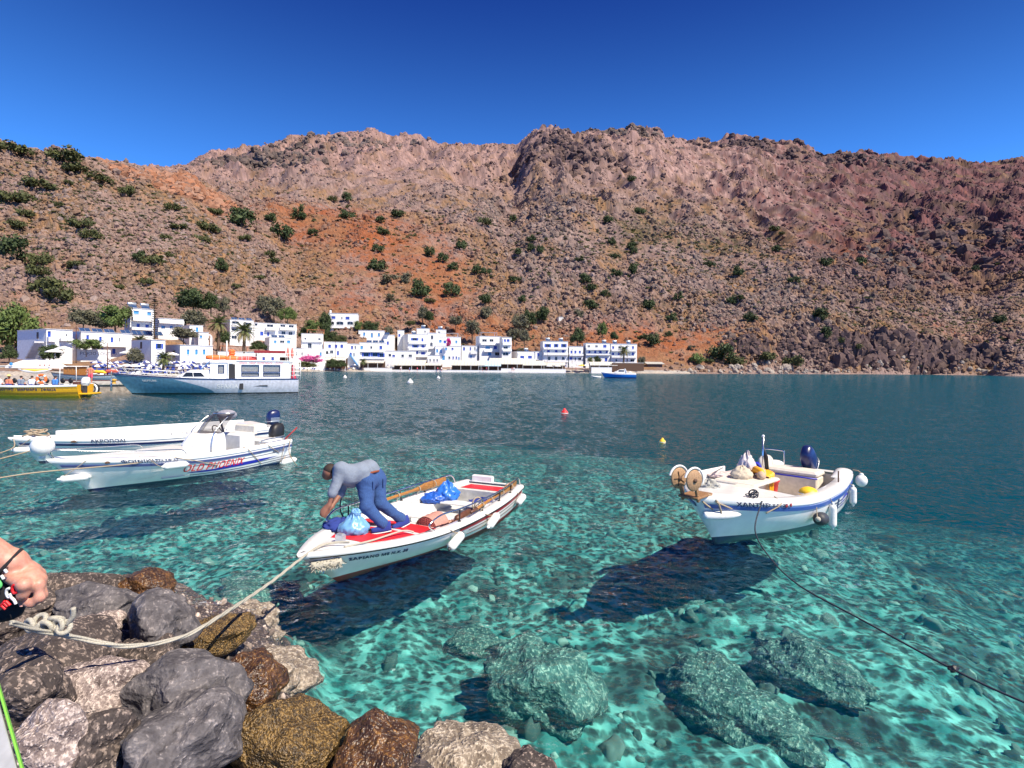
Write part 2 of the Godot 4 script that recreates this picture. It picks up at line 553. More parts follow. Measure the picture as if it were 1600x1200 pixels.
func build_terrain():
	for s in SECTIONS:
		var ds := PackedFloat32Array()
		var hs := PackedFloat32Array()
		for i in range(0, s[1].size(), 2):
			ds.append(s[1][i])
			hs.append(EYE - (s[1][i + 1] - CY - (s[0] - CX) * ROLL) / F * s[1][i])
		hs[0] = 0.0
		sections.append([float(s[0]), ds, hs])
	n_big.seed = 11; n_big.frequency = 1.0 / 105.0; n_big.fractal_octaves = 3
	n_mid.seed = 23; n_mid.frequency = 1.0 / 34.0; n_mid.fractal_octaves = 3; n_mid.noise_type = FastNoiseLite.TYPE_SIMPLEX
	n_small.seed = 37; n_small.frequency = 1.0 / 9.0; n_small.fractal_octaves = 2; n_small.noise_type = FastNoiseLite.TYPE_SIMPLEX
	n_mask.seed = 51; n_mask.frequency = 1.0 / 120.0; n_mask.fractal_octaves = 3
	var rng := RandomNumberGenerator.new()
	rng.seed = 5
	var cols := PackedFloat32Array()
	for i in 40: cols.append(-450.0 + i * 11.0)
	for i in 1020: cols.append(-10.0 + i * 1.59)
	for i in 46: cols.append(1612.0 + i * 9.7)
	var rows := PackedFloat32Array()
	var d := 78.0
	while d < 320.0:
		rows.append(d)
		d += 0.9 if d > 140.0 else 0.7
	while d < 1720.0:
		rows.append(d)
		d += 1.1 + (d - 320.0) * 0.0062
	var nc := cols.size()
	var nr := rows.size()
	var vs := PackedVector3Array(); vs.resize(nc * nr)
	var cs := PackedColorArray(); cs.resize(nc * nr)
	var at := 0
	for r in nr:
		d = rows[r]
		for c in nc:
			var px := cols[c]
			var h := land(px, d)
			var x := (px - CX) / F * d
			vs[at] = Vector3(x, h, -d)
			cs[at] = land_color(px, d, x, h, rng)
			at += 1
	var idx := PackedInt32Array()
	idx.resize((nc - 1) * (nr - 1) * 6)
	var k := 0
	for r in nr - 1:
		for c in nc - 1:
			var a := r * nc + c
			if vs[a].y < -4.0 and vs[a + nc + 1].y < -4.0: continue
			idx[k] = a; idx[k + 1] = a + nc; idx[k + 2] = a + 1
			idx[k + 3] = a + 1; idx[k + 4] = a + nc; idx[k + 5] = a + nc + 1
			k += 6
	idx.resize(k)
	var arrays := []
	arrays.resize(Mesh.ARRAY_MAX)
	arrays[Mesh.ARRAY_VERTEX] = vs
	arrays[Mesh.ARRAY_COLOR] = cs
	arrays[Mesh.ARRAY_INDEX] = idx
	var am := ArrayMesh.new()
	am.add_surface_from_arrays(Mesh.PRIMITIVE_TRIANGLES, arrays)
	var m := vcol(.95)
	m.albedo_texture = noise_tex(61, 0.05, Color(.62, .60, .60), Color(1, 1, 1), FastNoiseLite.TYPE_SIMPLEX, 5, 512)
	m.uv1_triplanar = true
	m.uv1_world_triplanar = true
	m.uv1_scale = Vector3.ONE / 14.0
	struct("hillside_terrain", am, m)
	scatter_boulders(rng)

func lump(rng: RandomNumberGenerator, seg := 5, rough := 0.3, soft := false) -> ArrayMesh:      # one broken stone of unit size
	var n := FastNoiseLite.new()
	n.seed = rng.randi() % 10000
	n.frequency = 0.9
	var rings := []
	for i in seg + 1:
		var a := -PI / 2 + PI * i / seg
		var ring := PackedVector3Array()
		for j in seg + 2:
			var b := TAU * j / (seg + 2)
			var p := Vector3(cos(a) * cos(b), sin(a), -cos(a) * sin(b))
			ring.append(p * (1.0 + rough * 2.0 * n.get_noise_3dv(p * 1.3)))
		rings.append(ring)
	var mb := MB.new()
	mb.smooth(soft)
	mb.loft(rings, true, false)
	return mb.done()

func multi(called: String, mesh: Mesh, mat_: Material, places: Array, colors: Array) -> MultiMeshInstance3D:
	var mm := MultiMesh.new()
	mm.transform_format = MultiMesh.TRANSFORM_3D
	mm.use_colors = true
	mm.mesh = mesh
	mm.instance_count = places.size()
	for i in places.size():
		mm.set_instance_transform(i, places[i])
		mm.set_instance_color(i, colors[i])
	var o := MultiMeshInstance3D.new()
	o.multimesh = mm
	o.material_override = mat_
	o.name = numbered(called)
	add_child(o)
	o.set_meta("kind", "stuff")
	return o

func random_basis(rng: RandomNumberGenerator, s: Vector3) -> Basis:
	return Basis.from_euler(Vector3(rng.randf() * TAU, rng.randf() * TAU, rng.randf() * TAU)) * Basis.from_scale(s)

func scatter_boulders(rng: RandomNumberGenerator):
	var m := vcol(.95)
	m.albedo_texture = noise_tex(63, 0.06, Color(.6, .58, .58), Color(1, 1, 1), FastNoiseLite.TYPE_SIMPLEX, 4, 256)
	m.uv1_triplanar = true
	m.uv1_scale = Vector3.ONE * .6
	for v in 4:
		var places := []
		var colors := []
		var tries := 0
		while places.size() < 22000 and tries < 110000:
			tries += 1
			var px := rng.randf_range(-60, 1660)
			var d := 130.0 * pow(9.6, pow(rng.randf(), 1.05))
			var x := (px - CX) / F * d
			var r := rockiness(px, d, x)
			if rng.randf() > (r * 1.1 + .06) * (1.0 - .5 * smoothstep(430.0, 700.0, d)): continue
			var h := land(px, d)
			if h < (8.0 if px < 1040 else 0.6): continue
			if px < 1010 and d < 262 and h < 14.0: continue
			var s := (0.26 + .8 * pow(rng.randf(), 3.0)) * clampf(d / 230.0, .75, 2.3)
			if rng.randf() < .02: s *= 1.9
			places.append(Transform3D(random_basis(rng, Vector3(s * rng.randf_range(.7, 1.3), s * rng.randf_range(.5, 1.0), s * rng.randf_range(.7, 1.2))), Vector3(x, h + s * .2, -d)))
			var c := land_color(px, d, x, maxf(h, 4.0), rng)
			colors.append(c.lerp(Color(.45, .33, .265).lerp(Color(.20, .105, .10), smoothstep(1050.0, 1350.0, px) * smoothstep(330.0, 520.0, d)), .45 * rng.randf()))
		tag(multi("hillside_boulders", lump(rng, 5, .36), m, places, colors), "grey pink boulders and broken stones strewn over the whole mountainside", "boulders")
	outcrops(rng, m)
	# shore boulders right of the village
	for i in 130:
		var px := rng.randf_range(1070, 1560)
		var d := shore(px) + rng.randf_range(-.6, 6.0)
		var o := part("shore_boulder", lump(rng, 6, .3), M.stone)
		var s := rng.randf_range(.5, 1.6) * (1.0 if rng.randf() < .8 else 1.5)
		var g := ground(px, d)
		o.transform = Transform3D(random_basis(rng, Vector3(s, s * .75, s)), Vector3(g.x, maxf(g.y, -.2) + s * .2, g.z))
		tag(o, (["small", "large"][int(s > 1.1)] + " pale broken boulder at the waterline " + ("just right of the village shed" if px < 1160 else "below the reddish quarry face" if px < 1290 else "below the dark cliff" if px < 1450 else "at the far right")), "boulder", "boulders along the far waterline")

# rock outcrops: column, metres ahead, reach in columns, reach in metres, how many, size in metres, colour
const OUTCROPS := [
	[880, 850, 70, 90, 150, 7.5, .5], [860, 470, 55, 110, 150, 3.2, .9], [400, 850, 90, 40, 120, 6.5, .6], [560, 960, 110, 40, 90, 6.0, .8], [960, 1080, 80, 25, 70, 7.0, .6],
	[225, 356, 70, 6, 100, 3.4, 1.2], [300, 372, 45, 9, 120, 3.8, 1.25], [330, 392, 30, 12, 50, 2.6, 1.2], [60, 260, 110, 60, 150, 1.6, 1.1], [200, 250, 120, 60, 150, 1.5, 1.1], [330, 300, 90, 50, 110, 1.5, 1.1], [1310, 440, 70, 70, 120, 3.4, .55], [1230, 380, 80, 60, 110, 2.6, .75],
	[1500, 640, 110, 110, 90, 7.0, .5], [1390, 520, 80, 80, 50, 4.5, .6], [1190, 1190, 130, 40, 90, 9.0, .5], [1330, 1330, 110, 60, 80, 9.0, .45], [770, 560, 50, 120, 110, 3.0, .9], [1080, 400, 80, 60, 110, 2.2, .85], [1150, 330, 90, 30, 110, 1.8, .85],
	[1420, 303, 90, 4, 130, 3.4, .5], [1330, 299, 40, 4, 60, 3.0, .5], [1500, 297, 50, 6, 60, 2.6, .5], [1170, 287, 34, 4, 60, 2.0, .38], [1260, 294, 50, 5, 70, 2.0, .45],  # shore cliffs and caves: low factors put their shade into the colour
]
func outcrops(rng: RandomNumberGenerator, m: Material):
	for v in 3:
		var places := []; var colors := []
		for q in OUTCROPS:
			for i in int(q[4]):
				var px: float = q[0] + rng.randfn() * q[2] * .6
				var d: float = q[1] + rng.randfn() * q[3] * .6
				var h := land(px, d)
				if h < .3: continue
				var s: float = q[5] * rng.randf_range(.35, 1.1)
				var b := Basis.from_euler(Vector3(rng.randf_range(-.5, .5), rng.randf() * TAU, rng.randf_range(-.5, .5))) * Basis.from_scale(Vector3(s, s * rng.randf_range(.6, 1.2) * (1.6 if q[6] == .5 and q[1] < 310 else 1.0), s * .8))
				places.append(Transform3D(b, Vector3((px - CX) / F * d, h - s * .35, -d)))
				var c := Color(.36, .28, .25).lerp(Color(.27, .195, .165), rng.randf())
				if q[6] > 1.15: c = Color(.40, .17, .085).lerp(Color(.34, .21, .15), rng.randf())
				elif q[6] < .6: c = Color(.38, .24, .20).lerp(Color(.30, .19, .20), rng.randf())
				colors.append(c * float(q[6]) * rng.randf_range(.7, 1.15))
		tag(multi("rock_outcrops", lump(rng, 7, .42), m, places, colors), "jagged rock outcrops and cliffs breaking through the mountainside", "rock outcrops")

func shore(px: float) -> float:
	var i := 0
	while i < sections.size() - 2 and px > sections[i + 1][0]: i += 1
	var t := clampf((px - sections[i][0]) / (sections[i + 1][0] - sections[i][0]), 0.0, 1.0)
	return lerpf(sections[i][1][0], sections[i + 1][1][0], t * t * (3.0 - 2.0 * t))

# ---------------------------------------------------------------- the water and what lies under it
var n_bed := FastNoiseLite.new()

func bank(x: float) -> float:              # how far ahead the rocks of the near shore reach
	if x < -4.9: return 8.0
	if x < -2.95: return lerpf(8.0, 6.75, (x + 4.9) / 1.95)
	if x < -2.2: return lerpf(6.75, 5.15, (x + 2.95) / .75)
	if x < -.58: return lerpf(5.15, 4.3, (x + 2.2) / 1.62)
	return maxf(4.3 - (x + .58) * .55, 1.0)

func bed(x: float, d: float) -> float:     # height of the sea floor
	var deep := 1.15 + 0.03 * d + 1.7 * smoothstep(3.5, 14.0, x - d * .12) + 5.0 * smoothstep(30.0, 75.0, d + x * .8) + 9.0 * smoothstep(45.0, 120.0, d + x * .4)
	var off := d - bank(x)                          # the rocky bank drops away beyond this line
	deep *= lerpf(0.1, 1.0, smoothstep(-1.0, 2.4, off))
	var h := -deep + .35 * n_bed.get_noise_2d(x * .35, d * .35) + .13 * n_bed.get_noise_2d(x * 1.6, d * 1.6) + .05 * n_bed.get_noise_2d(x * 5.0, d * 5.0)
	return h

func build_water():
	n_bed.seed = 71; n_bed.frequency = .5; n_bed.fractal_octaves = 3
	var rng := RandomNumberGenerator.new()
	rng.seed = 9
	var vs := PackedVector3Array()
	var cs := PackedColorArray()
	var nc := 420
	var nr := 330
	for r in nr:
		var d := 1.6 * pow(210.0, r / float(nr - 1))
		for c in nc:
			var x := lerpf(-1.7, 1.7, c / float(nc - 1)) * d
			vs.append(Vector3(x, bed(x, d), -d))
			var w := n_bed.get_noise_2d(x * .8 + 50.0, d * .8)
			var k := n_bed.get_noise_2d(x * 3.0 - 90.0, d * 3.0)
			var col := Color(.025, .27, .25).lerp(Color(.17, .70, .63), clampf(.5 + k * 1.6, 0, 1))  # the teal that light takes on in water is put into the bed colour
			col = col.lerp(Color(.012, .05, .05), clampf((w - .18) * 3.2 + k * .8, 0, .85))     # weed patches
			cs.append(col * rng.randf_range(.85, 1.12))
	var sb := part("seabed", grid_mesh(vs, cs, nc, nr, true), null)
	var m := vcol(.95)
	m.albedo_texture = noise_tex(73, .02, Color(.22, .26, .26), Color(1, 1, 1), FastNoiseLite.TYPE_CELLULAR, 3, 512, .42)  # cell pattern puts the look of rippling caustic light into the colour
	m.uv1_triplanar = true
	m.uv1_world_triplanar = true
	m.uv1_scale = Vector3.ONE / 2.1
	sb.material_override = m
	sb.set_meta("kind", "structure")
	# the surface: real waves near, fine ripples as relief of the surface
	var n1 := FastNoiseLite.new(); n1.seed = 81; n1.frequency = .42; n1.fractal_octaves = 2; n1.domain_warp_enabled = true; n1.domain_warp_amplitude = .6; n1.domain_warp_frequency = .4
	var n2 := FastNoiseLite.new(); n2.seed = 83; n2.frequency = 1.7; n2.fractal_octaves = 3
	vs = PackedVector3Array()
	nc = 640; nr = 560
	for r in nr:
		var d := 1.4 * pow(1300.0, r / float(nr - 1))
		var near := 1.0 / (1.0 + d * .012)
		for c in nc:
			var x := lerpf(-1.25, 1.25, c / float(nc - 1)) * d
			if c == 0: x = -5.0 * d
			if c == nc - 1: x = 5.0 * d
			var w := n1.get_noise_2d(x * .8 + d * .25, d) * .085 + n2.get_noise_2d(x * .75 + d * .3, d * 1.15) * .042
			vs.append(Vector3(x, w * near, -d))
	var water := part("water", grid_mesh(vs, PackedColorArray(), nc, nr, true), null)
	m = StandardMaterial3D.new()
	m.transparency = BaseMaterial3D.TRANSPARENCY_ALPHA
	m.albedo_color = Color(.0, .25, .3, .0)
	m.roughness = .03
	m.metallic_specular = .38          # water mirrors a little less than window glass
	m.normal_enabled = true
	var nn := FastNoiseLite.new(); nn.seed = 85; nn.frequency = .018; nn.fractal_octaves = 4
	var nt := NoiseTexture2D.new(); nt.width = 512; nt.height = 512; nt.seamless = true; nt.noise = nn; nt.as_normal_map = true; nt.bump_strength = 5.0
	m.normal_texture = nt
	m.normal_scale = 1.8
	m.uv1_scale = Vector3(.30, .42, 1)
	water.material_override = m
	water.set_meta("kind", "structure")
	# the water itself: it takes the red out of the light and sends some green and blue back
	var fv := FogVolume.new()
	fv.name = "sea_water"
	fv.shape = RenderingServer.FOG_VOLUME_SHAPE_BOX
	fv.size = Vector3(1600, 30, 420)
	fv.position = Vector3(0, -15.05, -209)
	var fm := FogMaterial.new()
	fm.albedo = Color(.002, .17, .225).linear_to_srgb()
	fm.density = .085
	fv.material = fm
	fv.set_meta("kind", "structure")
	add_child(fv)
	sunken_boulders(rng)

func grid_mesh(vs: PackedVector3Array, cs: PackedColorArray, nc: int, nr: int, smooth: bool) -> ArrayMesh:
	var idx := PackedInt32Array()
	idx.resize((nc - 1) * (nr - 1) * 6)
	var k := 0
	for r in nr - 1:
		for c in nc - 1:
			var a := r * nc + c
			idx[k] = a; idx[k + 1] = a + nc; idx[k + 2] = a + 1
			idx[k + 3] = a + 1; idx[k + 4] = a + nc; idx[k + 5] = a + nc + 1
			k += 6
	var arrays := []
	arrays.resize(Mesh.ARRAY_MAX)
	arrays[Mesh.ARRAY_VERTEX] = vs
	if cs.size(): arrays[Mesh.ARRAY_COLOR] = cs
	arrays[Mesh.ARRAY_INDEX] = idx
	var uv := PackedVector2Array(); uv.resize(vs.size())
	for i in vs.size(): uv[i] = Vector2(vs[i].x, -vs[i].z)
	arrays[Mesh.ARRAY_TEX_UV] = uv
	if smooth:
		var ns := PackedVector3Array(); ns.resize(vs.size())
		for r in nr:
			for c in nc:
				var a := vs[r * nc + mini(c + 1, nc - 1)] - vs[r * nc + maxi(c - 1, 0)]
				var b := vs[maxi(r - 1, 0) * nc + c] - vs[mini(r + 1, nr - 1) * nc + c]
				ns[r * nc + c] = b.cross(a).normalized()
		arrays[Mesh.ARRAY_NORMAL] = ns
	var am := ArrayMesh.new()
	am.add_surface_from_arrays(Mesh.PRIMITIVE_TRIANGLES, arrays)
	return am

func rock_mesh(rng: RandomNumberGenerator, size: Vector3, seg: int, rough := .22, squareness := .5, pits := 0.03) -> ArrayMesh:   # a weathered boulder
	var n := FastNoiseLite.new(); n.seed = rng.randi() % 9999; n.frequency = .55; n.fractal_octaves = 2
	var f := FastNoiseLite.new(); f.seed = rng.randi() % 9999; f.frequency = 2.6; f.fractal_octaves = 4
	var rid := FastNoiseLite.new(); rid.seed = rng.randi() % 9999; rid.frequency = 1.15; rid.fractal_type = FastNoiseLite.FRACTAL_RIDGED; rid.fractal_octaves = 2
	var planes := []
	for i in 9:
		planes.append([Vector3(rng.randfn(), rng.randfn(), rng.randfn()).normalized(), rng.randf_range(.66, .92)])
	var vs := PackedVector3Array(); var us := PackedVector2Array()
	var nc := seg * 2 + 1
	for i in seg + 1:
		var a := -PI / 2 + PI * i / seg
		for j in nc:
			var b := TAU * (j % (nc - 1)) / (nc - 1)
			var p := Vector3(cos(a) * cos(b), sin(a), cos(a) * sin(b))
			var q := 1.0
			for pl in planes:
				var t: float = p.dot(pl[0])
				if t > .2: q = minf(q, lerpf(q, pl[1] / t, squareness * 1.5 if squareness < .66 else 1.0))
			q *= 1.0 + rough * n.get_noise_3dv(p * 1.6) * 1.8
			var g := f.get_noise_3dv(p * 1.2)
			q += pits * 2.2 * g + pits * .8 * f.get_noise_3dv(p * 5.0)
			q -= .07 * pow(maxf(rid.get_noise_3dv(p), 0.0), 3.0)
			vs.append(p * q * size)
	return grid_smooth(vs, nc, seg + 1)

func grid_smooth(vs: PackedVector3Array, nc: int, nr: int) -> ArrayMesh:     # a closed sphere-like grid with smooth normals
	var ns := PackedVector3Array(); ns.resize(vs.size())
	for r in nr:
		for c in nc:
			var c0 := c - 1 if c > 0 else nc - 2
			var c1 := c + 1 if c < nc - 1 else 1
			var a := vs[r * nc + c1] - vs[r * nc + c0]
			var b := vs[mini(r + 1, nr - 1) * nc + c] - vs[maxi(r - 1, 0) * nc + c]
			var nn := b.cross(a)
			ns[r * nc + c] = nn.normalized() if nn.length() > 1e-9 else vs[r * nc + c].normalized()
	var idx := PackedInt32Array()
	for r in nr - 1:
		for c in nc - 1:
			var a := r * nc + c
			idx.append_array(PackedInt32Array([a, a + 1, a + nc, a + 1, a + nc + 1, a + nc]))
	var arrays := []
	arrays.resize(Mesh.ARRAY_MAX)
	arrays[Mesh.ARRAY_VERTEX] = vs
	arrays[Mesh.ARRAY_NORMAL] = ns
	arrays[Mesh.ARRAY_INDEX] = idx
	var am := ArrayMesh.new()
	am.add_surface_from_arrays(Mesh.PRIMITIVE_TRIANGLES, arrays)
	return am

func sunken_boulders(rng: RandomNumberGenerator):
	var m := rock_mat(91, Color(.015, .08, .075), Color(.09, .32, .28), Color(.30, .58, .48), .63, .6, 4.0, .95)  # stone tones carry the teal cast of light under water
	# photo column, row, metres ahead, half sizes
	var list := [
		[845, 1035, 7.0, Vector3(.72, .55, .85), "big pale sunken boulder at the centre of the shallows"],
		[1110, 1065, 7.2, Vector3(.65, .32, .6), "long sunken boulder with a pale crest right of the big one"],
		[1265, 1065, 7.4, Vector3(.8, .34, .55), "dark flat sunken boulder under the mooring line"],
		[1180, 1130, 6.6, Vector3(.8, .22, .5), "low weedy sunken boulder below the two long ones"],
		[1060, 880, 11.0, Vector3(.7, .3, .6), "sunken boulder in the shadow of the white and blue boat"],
		[440, 1060, 4.9, Vector3(.42, .35, .45), "pale grey boulder just under the surface beside the brown wet rock"],
		[720, 1180, 4.7, Vector3(.5, .25, .45), "pale sunken boulder at the bottom edge right of the wet rocks"],
		[345, 935, 6.9, Vector3(.95, .34, .75), "tan sunken ledge behind the grey boulders"],
		[405, 1000, 5.9, Vector3(.55, .3, .65), "tan sunken boulder beside the taut rope"],
		[400, 840, 9.2, Vector3(1.0, .3, .6), "brown weedy sunken rock left of the man"],
		[390, 790, 10.5, Vector3(.8, .2, .5), "dark sunken rock under the ripples left of the man"],
		[740, 915, 9.0, Vector3(.4, .18, .4), "small dark sunken stone right of the rowing boat"],
		[60, 790, 10.5, Vector3(1.4, .25, .9), "dark sunken ledge under the bow lines at the left"],
	]
	var tan := rock_mat(95, Color(.15, .115, .085), Color(.40, .33, .255), Color(.58, .50, .41), .60, .9, 3.0, .9)
	for q in list:
		var p := P(q[0], q[1], q[2])
		var b := bed(p.x, q[2])
		var shelf: bool = list.find(q) in [5, 6, 7, 8]
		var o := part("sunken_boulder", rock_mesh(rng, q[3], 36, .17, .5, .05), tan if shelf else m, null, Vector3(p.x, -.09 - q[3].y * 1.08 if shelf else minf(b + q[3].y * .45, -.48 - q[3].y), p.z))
		o.rotation.y = rng.randf() * TAU
		tag(o, q[4], "sunken boulder")
	var small := []
	var tint := []
	while small.size() < 1100:
		var d := rng.randf_range(3.5, 34.0)
		var x := rng.randf_range(-.95, .95) * d
		if n_bed.get_noise_2d(x * .5, d * .5 + 30.0) < .0: continue
		var s := rng.randf_range(.03, .11) * (1.0 if rng.randf() < .93 else 2.0)
		small.append(Transform3D(random_basis(rng, Vector3(s, s * .6, s)), Vector3(x, bed(x, d), -d)))
		var v := rng.randf()
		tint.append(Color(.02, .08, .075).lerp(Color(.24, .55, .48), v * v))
	var mm := vcol(.95)
	tag(multi("seabed_stones", lump(rng, 9, .3, true), mm, small, tint), "loose stones lying on the sea floor of the shallows", "stones")
